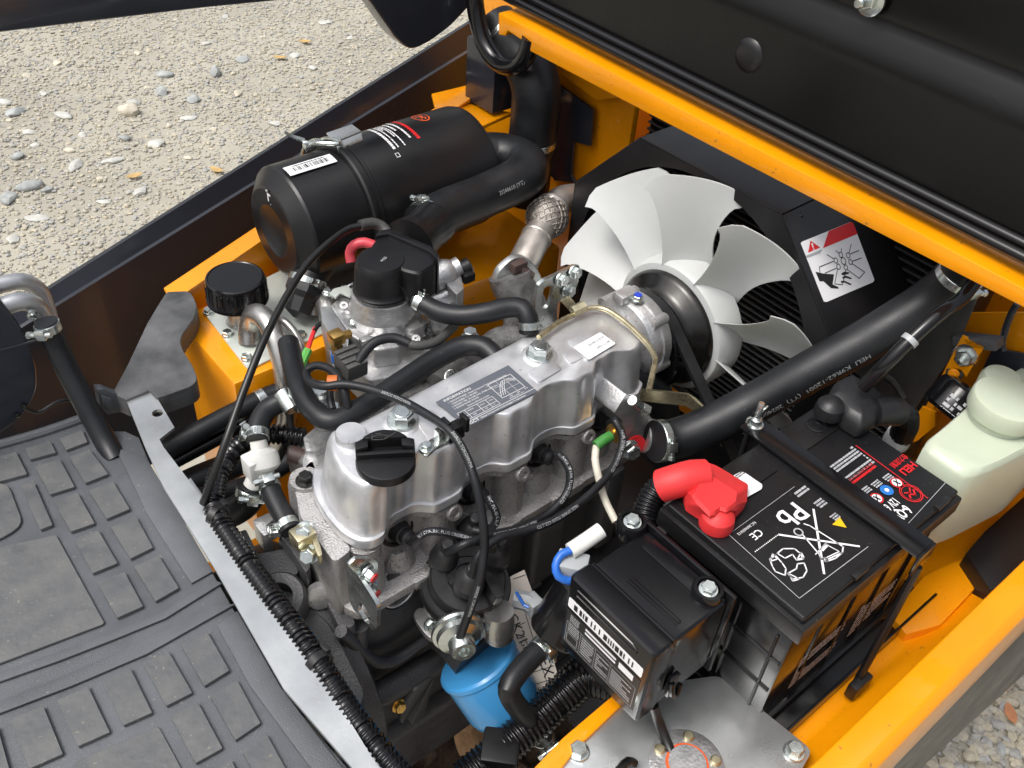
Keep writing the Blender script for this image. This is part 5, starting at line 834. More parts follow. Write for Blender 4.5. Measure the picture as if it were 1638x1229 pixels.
mb = MB(); q = V((0.6102, 0.7666, 0.8700)); mb.lathe(q, d, [(.009, 0), (.011, .002), (.011, .012), (.008, .014), (0, .0145)], 18); q = V((0.6100, 0.7525, 0.8680)); mb.box(q, (.016, .012, .012), bev=.002); mb.build('solenoid_plug', 'plastic', ca)
mb = MB()
for q, s in (((0.5668, 0.7812, 0.8620), .012), ((0.5614, 0.7841, 0.8550), .010), ((0.5826, 0.7899, 0.8600), .009), ((0.5330, 0.7559, 0.8400), .016), ((0.5400, 0.7490, 0.8250), .012), ((0.5467, 0.7401, 0.8200), .010)): mb.box(q, (s, s * .7, s), bev=.0015)
mb.tube([(0.5522, 0.7712, 0.8600), (0.5745, 0.7788, 0.8650)], .003, 8); mb.tube([(0.5612, 0.7696, 0.8600), (0.5804, 0.7779, 0.8660)], .0025, 8); mb.build('throttle_linkage', 'alubright', ca)
mb = MB(); q = V((0.5486, 0.7423, 0.8000)); d2 = V((.35, -.75, .45)).normalized(); mb.lathe(q - d2 * .01, d2, [(.030, 0), (.032, .003), (.032, .006), (.026, .010), (.014, .016), (.012, .020), (0, .021)], 32); mb.lathe(V((0.5368, 0.7549, 0.8100)), d2, [(.015, 0), (.015, .006), (.010, .009), (0, .0095)], 22); mb.lathe(V((0.5586, 0.7435, 0.8250)), d2, [(.016, 0), (.018, .004), (.016, .012), (.009, .018), (0, .019)], 22); mb.build('diaphragm', 'alubright', ca)
hose('vacuum_hose', [(0.4230, 0.7096, 0.8500), (0.4379, 0.7169, 0.8560), (0.4541, 0.7183, 0.8620), (0.4732, 0.7117, 0.8620), (0.4846, 0.6973, 0.8580)], .0058, 'black printed vacuum hose in front of the carburettor', 'hose')
hose('vacuum_hose', [(0.4774, 0.7078, 0.8590), (0.4899, 0.6925, 0.8560), (0.5127, 0.6878, 0.8530), (0.5394, 0.6960, 0.8520), (0.5541, 0.7032, 0.8500)], .0055, 'slate grey vacuum hose under the carburettor diaphragm', 'hose', m='greycast')
mb = MB(); a = V((0.4218, 0.7365, 0.8450)); b = V((0.4209, 0.7069, 0.8420)); dd = (b - a).normalized(); mb.box((a + b) / 2, ((b - a).length * 1.1, .026, .022), (dd, V((-dd.y, dd.x, 0)).normalized(), dd.cross(V((-dd.y, dd.x, 0)).normalized())), .002)
for k in (-1, 0, 1): mb.box((a + b) / 2 + V((0, 0, .012)) + dd * k * .009, (.004, .026, .003), (dd, V((-dd.y, dd.x, 0)).normalized(), dd.cross(V((-dd.y, dd.x, 0)).normalized())), .0005)
tag(mb.build('wire_connector', 'greycast'), 'ribbed dark connector below the brass elbow', 'connector')
# exhaust
ex = thing('exhaust_pipe', (.70, .78, .72), 'pale steel exhaust downpipe with braided flexible section', 'exhaust pipe')
EXP = [(0.7269, 0.8000, 0.7737), (0.7570, 0.8150, 0.7919), (0.8034, 0.8400, 0.8078), (0.8231, 0.8500, 0.8142)]; mb = MB(); mb.tube(EXP, .0215, 26); mb.lathe(V(EXP[2]), V(EXP[3]) - V(EXP[1]), [(.0225, -.002), (.0232, 0), (.0225, .002)], 26); mb.build('pipe_wall', 'exhaust', ex)
a = V((0.8192, 0.8480, 0.8125)); b = V((0.8538, 0.8650, 0.8283)); mb = MB(); d = (b - a); L = d.length; mb.lathe(a, d, [(.022, -.004), (.0225, 0), (.028, L * .2), (.0305, L * .5), (.028, L * .8), (.0225, L), (.021, L + .008)], 36); fx = mb.build('braided_section', 'braid', ex)
mb = MB(); u, w, d = frame(b - a)
for k in range(16):
    for sgn in (-1, 1):
        mb.sweep([a + d * L * t + (u * math.cos(k * .3927 + sgn * t * 1.4) + w * math.sin(k * .3927 + sgn * t * 1.4)) * (.0228 + .0082 * math.sin(3.1416 * t)) for t in [i / 12 for i in range(13)]], .0013, 5)
mb.build('braid_strands', 'braid', fx)
mb = MB(); mb.tube([(0.8527, 0.8660, 0.8250), (0.8766, 0.8750, 0.8251), (0.9212, 0.8900, 0.8094), (0.9909, 0.9000, 0.7794)], .0205, 24); mb.lathe(b, b - a, [(.0245, -.003), (.025, 0), (.0245, .004)], 26); mb.build('tail_section', 'exhaust', ex)
mb = MB(); fo_ = fillet([(0.6774, 0.7850, 0.8001), (0.6752, 0.7850, 0.8195), (0.6807, 0.7850, 0.8373), (0.7051, 0.7850, 0.8477), (0.7253, 0.7850, 0.8409), (0.7432, 0.7850, 0.8223), (0.7596, 0.7850, 0.7933), (0.7637, 0.7850, 0.7743), (0.7496, 0.7850, 0.7585), (0.7013, 0.7850, 0.7692)], .010, 4); mb.prism(fo_, (0, -.010, 0), .002); mb.build('flange', 'zincplate', ex)
mf = thing('exhaust_manifold', (.70, .73, .68), 'speckled grey cast exhaust manifold elbow beside the lifting bracket', 'manifold')
mb = MB(); mb.tube([(0.6961, 0.7720, 0.8260), (0.6974, 0.7650, 0.8113), (0.7089, 0.7550, 0.7881), (0.7127, 0.7450, 0.7659), (0.6963, 0.7400, 0.7452)], .028, 24); mb.tube([(0.6860, 0.7500, 0.7991), (0.6804, 0.7400, 0.7661)], .013, 16); mb.build('elbow', 'manifold', mf)
mb = MB(); mb.box(V([(0.7115, 0.7600, 0.8269)][0]), (.022, .012, .018), (V((.5, -.6, -.6)).normalized(), V((.77, .63, 0)).normalized(), V((.4, -.46, .8)).normalized()), .002); mb.box(V([(0.7047, 0.7650, 0.8393)][0]), (.022, .012, .014), bev=.002); mb.build('flange_nut', 'darkbrown', mf)
mb = MB(); mb.tube([(0.5200, 0.6900, 0.7785), (0.5655, 0.7000, 0.7786), (0.6128, 0.7100, 0.7792), (0.6328, 0.7100, 0.7852), (0.6559, 0.7000, 0.7810)], .018, 18); mb.tube([(0.4309, 0.6900, 0.7862), (0.4904, 0.7000, 0.7665), (0.5324, 0.7000, 0.7596)], .016, 18); mb.tube([(0.5573, 0.6950, 0.7658), (0.5756, 0.6800, 0.7516)], .014, 16); mb.box((.50, .70, .745), (.34, .05, .05), bev=.012, seg=3); mb.build('runner', 'manifold', mf)
mb = MB(); mb.bolt(V((0.5700, 0.6937, 0.8300)), (0, 0, 1), .0085, .009, 1.35); mb.build('manifold_bolt', 'zinc', mf)
mb = MB(); mb.bolt(V((0.5305, 0.6761, 0.8000)), (-.5, -.3, .7), .007, .006, 1.35); mb.build('manifold_bolt', 'zinc', mf)
# tank top fittings
tp = thing('tank_cover_plate', (.45, .95, .75), 'pale zinc cover plate bolted on the orange tank top', 'plate')
mb = MB(); PLT = [(0.3741, 1.0205, 0.7535), (0.3651, 0.8752, 0.7535), (0.5865, 0.8953, 0.7535), (0.5901, 1.0546, 0.7535)]; mb.prism(fillet(PLT, .008, 4), (0, 0, -.003), .0006); mb.build('plate_sheet', 'tankplate', tp)
for q in [(0.3789, 1.0085, 0.7537), (0.3767, 0.9517, 0.7537), (0.3741, 0.8951, 0.7537), (0.4521, 0.8956, 0.7537), (0.5272, 0.9570, 0.7537), (0.4518, 1.0232, 0.7537)]:
    mb = MB(); mb.bolt(V(q), (0, 0, 1), .0062, .005, 1.2); mb.build('plate_bolt', 'zinc', tp)
nk = thing('filler_neck', (.405, .968, .753), 'steel filler neck with a black ribbed screw cap on the tank', 'filler cap')
mb = MB(); mb.lathe((.405, .968, .7536), (0, 0, 1), [(.020, 0), (.0185, .003), (.0172, .006), (.0172, .045)], 32); mb.build('neck_tube', 'pipe', nk)
mb = MB(); mb.lathe((.405, .968, .789), (0, 0, 1), [(.036, 0), (.0395, .002), (.0395, .008), (.0382, .010), (.0378, .030), (.0365, .0345), (.034, .0355), (.033, .0347), (0, .0347)], 64)
for k in range(30): d = V((math.cos(rad(12 * k)), math.sin(rad(12 * k)), 0)); mb.box(V((.405, .968, .808)) + d * .038, (.0016, .0022, .020), (d, V((-d.y, d.x, 0)), V((0, 0, 1))), .0004, 1)
mb.build('screw_cap', 'glossblack', nk)
def metal_pipe(pts, r, label, m='pipe'):
    mb = MB(); mb.tube(pts, r, 22); return tag(mb.build('steel_pipe', m), label, 'pipe')
metal_pipe([(0.3911, 0.9223, 0.7530), (0.3984, 0.9289, 0.7750), (0.4035, 0.9207, 0.7950), (0.4061, 0.8969, 0.8020), (0.4042, 0.8710, 0.7900), (0.4006, 0.8510, 0.7650), (0.3957, 0.8386, 0.7350), (0.3916, 0.8429, 0.6800), (0.3773, 0.8565, 0.6200)], .0135, 'thick silver return pipe arching beside the filler neck', 'pipe')
metal_pipe([(0.4870, 0.9260, 0.7530), (0.4962, 0.9343, 0.7700), (0.4998, 0.9240, 0.7850), (0.4922, 0.8960, 0.7850), (0.4805, 0.8635, 0.7700), (0.4701, 0.8380, 0.7400), (0.4578, 0.8245, 0.6800)], .0135, 'thick silver return pipe arching under the dust valve', 'pipe')
metal_pipe([(0.4315, 0.9271, 0.7530), (0.4343, 0.9211, 0.7680), (0.4369, 0.9131, 0.7750), (0.4403, 0.8947, 0.7700), (0.4404, 0.8738, 0.7550), (0.4360, 0.8617, 0.7350)], .0050, 'slim silver pipe between the two thick return pipes', 'pipe')
# ================================================================ HOSES, CABLES
hc, sc_ = hose_clamp, strap_clamp
hose('breather_hose', [(0.5182, 0.7336, 0.8850), (0.5230, 0.7206, 0.8820), (0.5309, 0.7010, 0.8800), (0.5462, 0.6800, 0.8820), (0.5682, 0.6622, 0.8880), (0.5911, 0.6513, 0.8920), (0.6014, 0.6413, 0.8920), (0.6021, 0.6304, 0.8860), (0.5990, 0.6237, 0.8700)], .0118, 'black breather hose curving from intake horn to rocker cover', 'hose', clamps=((.03, (0, -.3, 1), sc_), (.96, (0, -1, 0), sc_)), seg=20)
hose('coolant_hose', [(0.3825, 0.7915, 0.8450), (0.3730, 0.7685, 0.8430), (0.3567, 0.7246, 0.8400), (0.3506, 0.6860, 0.8380), (0.3570, 0.6587, 0.8380), (0.3898, 0.6552, 0.8400), (0.4484, 0.6639, 0.8420), (0.5049, 0.6709, 0.8450), (0.5409, 0.6656, 0.8500), (0.5549, 0.6486, 0.8520), (0.5568, 0.6312, 0.8480)], .0122, 'long black hose dipping behind the rocker cover', 'hose', seg=20)
hose('suction_hose', [(0.2338, 0.8450, 0.7132), (0.2891, 0.8450, 0.7209), (0.3480, 0.8450, 0.7261), (0.3757, 0.8450, 0.7272), (0.3886, 0.8450, 0.7256)], .0128, 'thick black hose clamped along the orange tank side', 'hose', clamps=((.86, (0, -.3, -1), hc),), seg=20)
hose('fuel_hose', [(0.2284, 0.8420, 0.6913), (0.2838, 0.8420, 0.6966), (0.3262, 0.8420, 0.7022), (0.3458, 0.8420, 0.7084), (0.3573, 0.8420, 0.7106)], .0085, 'thin glossy black hose below the thick tank hose', 'hose', m='glossblack', clamps=((.85, (0, -1, .4), sc_),))
hose('return_hose', [(0.2246, 0.8350, 0.6534), (0.2653, 0.8350, 0.6541), (0.3071, 0.8350, 0.6517), (0.3292, 0.8350, 0.6552), (0.3343, 0.8350, 0.6612)], .018, 'fat black hose low beside the orange tank', 'hose', clamps=((.86, (-.3, -1, .2), hc),))
hose('heater_return_hose', [(0.2285, 0.7800, 0.6894), (0.2657, 0.7800, 0.6756), (0.3055, 0.7800, 0.6664), (0.3399, 0.7800, 0.6702), (0.3754, 0.7800, 0.6752)], .012, 'black hose running low behind the white valve', 'hose')
hose('bypass_hose', [(0.2962, 0.7142, 0.8000), (0.3069, 0.7300, 0.8050), (0.3246, 0.7416, 0.8100), (0.3405, 0.7386, 0.8150), (0.3527, 0.7345, 0.8200), (0.3697, 0.7338, 0.8200)], .0118, 'black hose bending down into the white check valve', 'hose', clamps=((.04, (-1, -.4, 0), hc),), seg=20)
cv = thing('check_valve', (0.2980, 0.7195, 0.7400), 'translucent white plastic check valve joining three hoses', 'valve')
a, b = V((0.2967, 0.7138, 0.8000)), V((0.2884, 0.6884, 0.7650)); mb = MB(); d = (b - a).normalized(); L = (b - a).length
mb.lathe(a, d, [(.009, 0), (.0095, L * .2), (.017, L * .3), (.0185, L * .4), (.0185, L * .66), (.015, L * .75), (.010, L * .8), (.010, L)], 26); mb.tube([a.lerp(b, .6), V((0.2762, 0.6973, 0.7550))], .011, 18); mb.box(a.lerp(b, .5) + V((-.012, .0, -.004)), (.016, .022, .03), bev=.003); mb.build('valve_body', 'whiteplastic', cv)
hose('bleed_hose', [(0.2880, 0.6864, 0.7650), (0.2835, 0.6616, 0.7600), (0.2802, 0.6368, 0.7550), (0.2779, 0.6204, 0.7520)], .0112, 'slate black hose from white valve down to the head', 'hose', clamps=((.03, (0, 0, 1), hc), (.93, (-1, 0, .4), sc_)), seg=20)
hose('drain_hose', [(0.2770, 0.7002, 0.7550), (0.2711, 0.6985, 0.7400), (0.2580, 0.7073, 0.7200), (0.2403, 0.7304, 0.7000), (0.2221, 0.7663, 0.6900), (0.2154, 0.8010, 0.6900)], .0165, 'thick slate black hose curving back under the conduit', 'hose', clamps=((.04, (-.5, -1, 0), hc),), seg=20)
bo = thing('banjo_fitting', (0.2890, 0.6142, 0.7500), 'yellow zinc banjo bolt fitting at the rear of the head', 'fitting')
mb = MB(); mb.prism(fillet([(0.2645, 0.5794, 0.8000), (0.2770, 0.5846, 0.8000), (0.2806, 0.5863, 0.8000), (0.2825, 0.5806, 0.8000), (0.2789, 0.5674, 0.8000), (0.2751, 0.5511, 0.8000), (0.2705, 0.5394, 0.8000), (0.2666, 0.5399, 0.8000), (0.2699, 0.5538, 0.8000), (0.2735, 0.5642, 0.8000), (0.2630, 0.5637, 0.8000)], .004, 3), (0, 0, -.012), .002); mb.box(V([(0.2681, 0.5713, 0.7970)][0]), (.022, .020, .02), bev=.003); mb.build('fitting_plate', 'yellowzinc', bo)
for q in ([(0.2727, 0.5744, 0.8000)], [(0.2674, 0.5589, 0.7850)]): mb = MB(); mb.bolt(V(q[0]), (-.6, -.55, .55), .0082, .011, 1.3); mb.build('banjo_bolt', 'zinc', bo)
gb = thing('cast_bracket', (0.2739, 0.6772, 0.7000), 'plain aluminium bracket with hex bolt beside the bell housing', 'bracket')
mb = MB(); mb.prism(fillet([(0.2585, 0.6708, 0.7350), (0.2765, 0.6710, 0.7350), (0.2814, 0.6647, 0.7350), (0.2805, 0.6599, 0.7350), (0.2674, 0.6562, 0.7350), (0.2681, 0.6491, 0.7350), (0.2667, 0.6449, 0.7350), (0.2583, 0.6446, 0.7350), (0.2576, 0.6516, 0.7350)], .002, 3), (0, 0, -.03), .002); mb.build('casting', 'alubright', gb); mb = MB(); mb.bolt(V([(0.2692, 0.6489, 0.7300)][0]), (.6, -.6, .4), .0075, .012, 1.2); mb.build('hex_bolt', 'zinc', gb)
mb = MB(); mb.tube([(0.3445, 0.7411, 0.8250), (0.3454, 0.7200, 0.8150)], .0115, 14); mb.box(V((0.3494, 0.7225, 0.8250)), (.012, .006, .03), (V((.3, -.9, 0)).normalized(), V((.9, .3, 0)).normalized(), V((0, 0, 1))), .001); tag(mb.build('hose_bracket', 'zinc'), 'shiny zinc hose bracket tying two black hoses together', 'bracket')
# corrugated conduits
def conduit(pts, r, label, **k):
    mb = MB(); mb.corr(pts, r, **k); return tag(mb.build('corrugated_conduit', 'glossblack', smooth=60), label, 'conduit')
conduit([(0.3498, 0.7124, 0.7750), (0.3321, 0.7314, 0.7750), (0.3116, 0.7438, 0.7750), (0.2879, 0.7427, 0.7750), (0.2617, 0.7285, 0.7750), (0.2364, 0.7017, 0.7750), (0.2219, 0.6724, 0.7720), (0.2177, 0.6242, 0.7700), (0.2158, 0.5510, 0.7700), (0.2147, 0.4684, 0.7680), (0.2112, 0.3998, 0.7660), (0.2124, 0.3526, 0.7640), (0.2159, 0.3115, 0.7620)], .0118, 'long corrugated black conduit along the sill plate edge', pitch=.0056, depth=.0022)
for q, d in (((0.2211, 0.6667, 0.7720), (.2, -.5, 0)), ((0.2144, 0.4570, 0.7680), (.05, -.9, 0))):
    mb = MB(); mb.lathe(V(q), d, [(.0115, -.004), (.0135, -.004), (.0135, .004), (.0115, .004)], 20); mb.box(V(q) + V((.011, .006, .006)), (.006, .010, .008), bev=.001); tag(mb.build('cable_tie', 'tie'), 'black cable tie round the sill conduit ' + ('near the drain hose' if q[1] > .6 else 'beside the bell housing'), 'cable tie')
conduit([(0.4963, 0.3273, 0.6200), (0.4821, 0.3555, 0.6100), (0.4494, 0.3592, 0.6000), (0.4046, 0.3586, 0.5900), (0.3540, 0.3596, 0.5800), (0.3144, 0.3620, 0.5700)], .021, 'thick corrugated black conduit passing below the fuse box', pitch=.006, depth=.002)
conduit([(0.5264, 0.3853, 0.6000), (0.4861, 0.3818, 0.5850), (0.4441, 0.3806, 0.5700), (0.3803, 0.3796, 0.5600)], .012, 'thinner corrugated black conduit beside the paper tag')
conduit([(0.6026, 0.3905, 0.8200), (0.5859, 0.3942, 0.8150), (0.5717, 0.3910, 0.8050), (0.5560, 0.3796, 0.7900), (0.5483, 0.3696, 0.7700)], .0150, 'corrugated black conduit under the red terminal boot', pitch=.0042)
mb = MB(); q = V((0.3595, 0.3564, 0.5850)); mb.box(q, (.04, .04, .036), (V((.72, .69, 0)), V((-.69, .72, 0)), V((0, 0, 1))), .004); mb.box(q + V((-.03, -.03, 0)), (.024, .044, .04), (V((.72, .69, 0)), V((-.69, .72, 0)), V((0, 0, 1))), .003)
tag(mb.build('harness_connector', 'plastic'), 'square black harness connector on the thick conduit', 'connector')
# throttle cable and wires
t = thing('throttle_cable', (0.5336, 0.8375, 0.9200), 'thin black throttle cable sweeping from horn down past the tank', 'cable')
mb = MB(); mb.tube([(0.5240, 0.8428, 0.9250), (0.5043, 0.8461, 0.9250), (0.4664, 0.8331, 0.9250), (0.4268, 0.8154, 0.9200), (0.3806, 0.7849, 0.9100), (0.3325, 0.7489, 0.8950), (0.2925, 0.7206, 0.8700), (0.2520, 0.6912, 0.8400), (0.2243, 0.6824, 0.8000), (0.2153, 0.6846, 0.7800)], .0042, 12); mb.build('sheath', 'tie', t); mb = MB(); mb.tube([(0.5169, 0.8439, 0.9260), (0.5324, 0.8421, 0.9250), (0.5421, 0.8368, 0.9200), (0.5449, 0.8278, 0.9150)], .0066, 14); mb.build('end_sleeve', 'greycast', t)
mb = MB(); mb.tube([(0.3480, 0.7379, 0.8000), (0.3403, 0.7254, 0.7800), (0.3314, 0.7258, 0.7600), (0.3163, 0.7241, 0.7400)], .0042, 10); tag(mb.build('wire', 'tie'), 'thin black wire dropping beside the orange tank front', 'wire')
t, path = hose('vacuum_line', [(0.3758, 0.6556, 0.8500), (0.3770, 0.6610, 0.8650), (0.3789, 0.6719, 0.8720), (0.3815, 0.6947, 0.8720), (0.3741, 0.7146, 0.8680), (0.3655, 0.7191, 0.8620), (0.3572, 0.6995, 0.8650), (0.3626, 0.6762, 0.8720), (0.3766, 0.6643, 0.8760), (0.3926, 0.6389, 0.8800), (0.4065, 0.6024, 0.8840), (0.4133, 0.5578, 0.8900), (0.4152, 0.5245, 0.8920), (0.4133, 0.4984, 0.8800), (0.4087, 0.4768, 0.8620), (0.4040, 0.4601, 0.8350), (0.3998, 0.4501, 0.8100), (0.3890, 0.4396, 0.7850), (0.3763, 0.4345, 0.7550), (0.3659, 0.4353, 0.7150), (0.3568, 0.4346, 0.6850)], .0046, 'long black vacuum line looping over the rocker cover to the distributor', 'hose', force=True, seg=12)
for s0 in (.20, .30, .46, .56): ik = Ink(wrap=wrapper(path, .0046, (-.3, -.6, .75), s0=s0)); ik.text('300RDE YOKOHAMA', 0, 0, .0042); ik.build('line_print', 'hoseprint', t)
mb = MB(); mb.lathe(V((0.3726, 0.6779, 0.8700)), (.7, -.5, 0), [(.006, -.006), (.0085, -.005), (.0088, .005), (.006, .006)], 14); mb.build('tape_band', 'orangetape', t)
mb = MB(); mb.tube([(0.4237, 0.7475, 0.8300), (0.4052, 0.7266, 0.8350), (0.3868, 0.7063, 0.8450), (0.3723, 0.6854, 0.8450), (0.3667, 0.6718, 0.8400)], .0042, 10); tag(mb.build('wire', 'hose'), 'black printed wire beneath the orange tape band', 'wire')
mb = MB(); mb.tube([(0.4624, 0.8529, 0.8000), (0.4522, 0.8493, 0.8000), (0.4439, 0.8429, 0.8000)], .0028, 8); tag(mb.build('wire', 'hose'), 'grey lead ending in the red sleeve beside the carburettor', 'wire')
mb = MB(); mb.tube([(0.4477, 0.8478, 0.8000), (0.4361, 0.8380, 0.7950), (0.4241, 0.8272, 0.7900)], .0030, 8); tag(mb.build('wire_sleeve', 'redwire'), 'red wire sleeve beside the carburettor', 'wire')
mb = MB(); mb.tube([(0.4247, 0.8268, 0.7900), (0.4140, 0.8198, 0.7850), (0.4041, 0.8125, 0.7800)], .0055, 8); tag(mb.build('wire_joint', 'greentape'), 'green wire joint below the red sleeve', 'wire')
sr = thing('sensor_fitting', (0.3630, 0.6695, 0.8300), 'zinc hex sensor fitting behind the rocker cover', 'fitting'); mb = MB(); mb.lathe(V((0.3687, 0.6776, 0.8280)), (.1, 0, 1), [(.013, -.01), (.013, .002), (.010, .004), (.0075, .006)], 22); mb.hexa(V((0.3687, 0.6772, 0.8320)), (0, 0, 1), .0095, .008); mb.lathe(V((0.3778, 0.7173, 0.8250)), (0, 0, 1), [(.014, -.006), (.014, .002), (.011, .004), (.011, .008), (0, .0085)], 22); mb.build('hex_body', 'zinc', sr)
# ignition leads
LD = {'plug lead from first plug well to the distributor cap': [(.362, .519, .7745)] + [(0.3684, 0.4950, 0.8082), (0.3963, 0.4850, 0.7909), (0.4149, 0.4720, 0.7792), (0.4289, 0.4658, 0.7650)],
      'plug lead from second plug well behind the vacuum line': [(.459, .519, .7745)] + [(0.4444, 0.4950, 0.7987), (0.4456, 0.4850, 0.7846), (0.4357, 0.4870, 0.7676), (0.4261, 0.4990, 0.7650)],
      'plug lead from third plug well looping above the distributor': [(.556, .519, .7745)] + [(0.5384, 0.4950, 0.8132), (0.5398, 0.4800, 0.8036), (0.5318, 0.4700, 0.7829), (0.5036, 0.4650, 0.7712), (0.4593, 0.4650, 0.7769), (0.4294, 0.4700, 0.7836), (0.3927, 0.4750, 0.7886), (0.3851, 0.4913, 0.7650)],
      'plug lead from fourth plug well, longest of the set': [(.652, .519, .7745)] + [(0.6230, 0.4950, 0.8151), (0.6214, 0.4800, 0.8034), (0.5985, 0.4650, 0.7899), (0.5512, 0.4500, 0.7880), (0.4927, 0.4450, 0.7874), (0.4539, 0.4500, 0.7903), (0.4204, 0.4550, 0.7979), (0.3970, 0.4550, 0.7877), (0.3897, 0.4533, 0.7650)]}
for i, (lb_, pts) in enumerate(LD.items()):
    t, path = hose('spark_plug_lead', pts, .0044, 'black printed ' + lb_, 'ignition lead', group='ignition leads', force=True, seg=12)
    L = sum((path[k + 1] - path[k]).length for k in range(len(path) - 1))
    for f in ((.2, .55) if L > .12 else (.15,)): ik = Ink(wrap=wrapper(path, .0044, (-.3, -.6, .75), s0=L * f)); ik.text('NGK SPARK PLUG CO.,LTD', 0, 0, .0046); ik.build('lead_print', 'print_grey', t)
mb = MB(); q = V((0.4280, 0.4727, 0.7750)); mb.box(q, (.012, .03, .012), (V((.8, -.6, 0)), V((.6, .8, 0)), V((0, 0, 1))), .002); tag(mb.build('lead_separator', 'plastic'), 'black plastic separator holding the ignition leads together', 'clip')
hose('white_wire', [(0.5863, 0.4860, 0.8045), (0.5745, 0.4750, 0.8011), (0.5681, 0.4600, 0.7882), (0.5670, 0.4450, 0.7669), (0.5605, 0.4200, 0.7585)], .0042, 'cream taped wire hanging from the green sender plug', 'wire', m='wirewhite')
# ================================================================ DISTRIBUTOR, OIL FILTER, TAGS
di = thing('distributor', (.42, .50, .62), 'black capped ignition distributor on the side of the block', 'distributor')
D0 = V((0.4083, 0.4855, 0.7000)); da = V((-.02, -.22, .97)).normalized()
mb = MB(); mb.lathe(D0, da, [(.046, -.012), (.0495, -.010), (.0495, .003), (.0480, .0045), (.0425, .0045), (.0420, .0055), (.0410, .0165), (.0395, .0185), (.0240, .0200), (.0235, .0185), (.0200, .0185), (.0195, .0215), (.0150, .0215), (.0145, .0190), (.0090, .0190), (.0080, .0230), (0, .0235)], 52); dc = mb.build('cap', 'distcap', di, smooth=25)
for q in [(0.3967, 0.5092, 0.7330), (0.4442, 0.4789, 0.7330), (0.4423, 0.5201, 0.7330), (0.3971, 0.4654, 0.7380)]:
    q = V(q); mb = MB(); mb.lathe(q - da * .012, da, [(.0140, -.004), (.0160, -.002), (.0160, .010), (.0148, .012), (.0135, .021), (.0098, .027), (.0072, .029), (.0064, .040), (.005, .041)], 26); mb.build('lead_boot', 'bootgrey', dc, smooth=25)
mb = MB(); mb.prism(fillet([(0.4172, 0.4648, 0.7360), (0.4217, 0.4614, 0.7360), (0.4229, 0.4417, 0.7360), (0.4140, 0.4299, 0.7360), (0.4058, 0.4328, 0.7360), (0.4104, 0.4562, 0.7360)], .004, 3), da * -.02, .002); mb.prism(fillet([(0.3875, 0.4884, 0.7310), (0.3944, 0.4901, 0.7310), (0.3940, 0.4766, 0.7310), (0.3898, 0.4729, 0.7310), (0.3858, 0.4751, 0.7310), (0.3843, 0.4822, 0.7310)], .003, 3), da * -.01, .001); mb.build('cap_rib', 'distcap', dc)
for q in [(0.3822, 0.4852, 0.6940), (0.4143, 0.4585, 0.6900)]: mb = MB(); mb.lathe(V(q), (-.2, -.6, .8), [(.007, -.002), (.007, .002), (.0055, .0035), (0, .004)], 18); mb.build('cap_screw', 'zinc', dc)
mb = MB(); mb.lathe(D0 - da * .013, -da, [(.044, 0), (.0455, .003), (.044, .018), (.034, .026), (.026, .04), (.024, .07), (0, .071)], 44); mb.prism(fillet([V(p) for p in [(0.3557, 0.5092, 0.6650), (0.3654, 0.5124, 0.6650), (0.3712, 0.5054, 0.6650), (0.3754, 0.4788, 0.6650), (0.3568, 0.4652, 0.6650), (0.3508, 0.4772, 0.6650), (0.3520, 0.4966, 0.6650)]], .004, 3), (0, 0, -.008), .0015); mb.build('body', 'alubright', di)
mb = MB(); a = V((0.4140, 0.4343, 0.6850)); mb.lathe(a, (0, -.1, -1), [(.016, -.018), (.017, 0), (.0165, .022), (.015, .024), (0, .0245)], 28); mb.build('condenser', 'pipe', di)
va = V((0.3668, 0.4416, 0.6900)); vd = V((-.35, -.80, .10)).normalized(); mb = MB(); mb.lathe(va - vd * .012, vd, [(.020, -.004), (.0275, 0), (.0285, .003), (.0275, .006), (.024, .008), (.023, .014), (.014, .018), (.0135, .030), (.012, .032), (.007, .032), (.006, .026), (0, .026)], 40); mb.build('vacuum_advance', 'zinc', di)
for q in [(0.3608, 0.4826, 0.6700), (0.4089, 0.4494, 0.6720), (0.3996, 0.4498, 0.6600)]: mb = MB(); mb.bolt(V(q), (-.25, -.75, .6), .0062, .005, 1.4); mb.build('clamp_bolt', 'zinc', di)
mb = MB(); mb.tube([(0.4432, 0.4449, 0.6900), (0.4530, 0.4324, 0.6900), (0.4552, 0.4274, 0.6880)], .0105, 8); q = V((0.4552, 0.4274, 0.6880)); mb.box(q, (.016, .018, .022), bev=.002); mb.build('pickup_connector', 'greyplastic', di)
mb = MB(); mb.tube([(0.4446, 0.4435, 0.7015), (0.4426, 0.4349, 0.7015), (0.4406, 0.4263, 0.7015)], .0018, 6); mb.tube([(0.4406, 0.4263, 0.7015), (0.4428, 0.4207, 0.7015)], .0016, 6); mb.build('paint_mark', 'bluewire', di)
mb = MB(); mb.tube([(0.3865, 0.4530, 0.6840), (0.3944, 0.4480, 0.6840)], .0018, 6); mb.build('paint_stripe', 'print_red', di)
of_ = thing('oil_filter', V((0.4356, 0.4573, 0.4600)), 'bright blue spin-on oil filter on the lower block', 'oil filter')
f0 = V((0.4022, 0.4491, 0.6000)); f1 = V((0.4155, 0.4080, 0.5450)); fd = (f1 - f0).normalized(); Lf = (f1 - f0).length
mb = MB(); mb.lathe(f0, fd, [(.040, -.006), (.045, -.005), (.0475, -.002), (.0475, .003), (.0455, .005), (.0445, Lf * .80), (.042, Lf * .93), (.036, Lf * 1.01), (.028, Lf * 1.04), (0, Lf * 1.045)], 52)
mb.build('canister', 'blue', of_)
mb = MB(); mb.tube([f0 - fd * .008, f0 - fd * .014 + V((0, .03, .0)), V((f0.x, .545, f0.z))], .028, 24); mb.build('mount_base', 'castiron', of_)
nT = V((-.3, -.6, .74)).normalized()
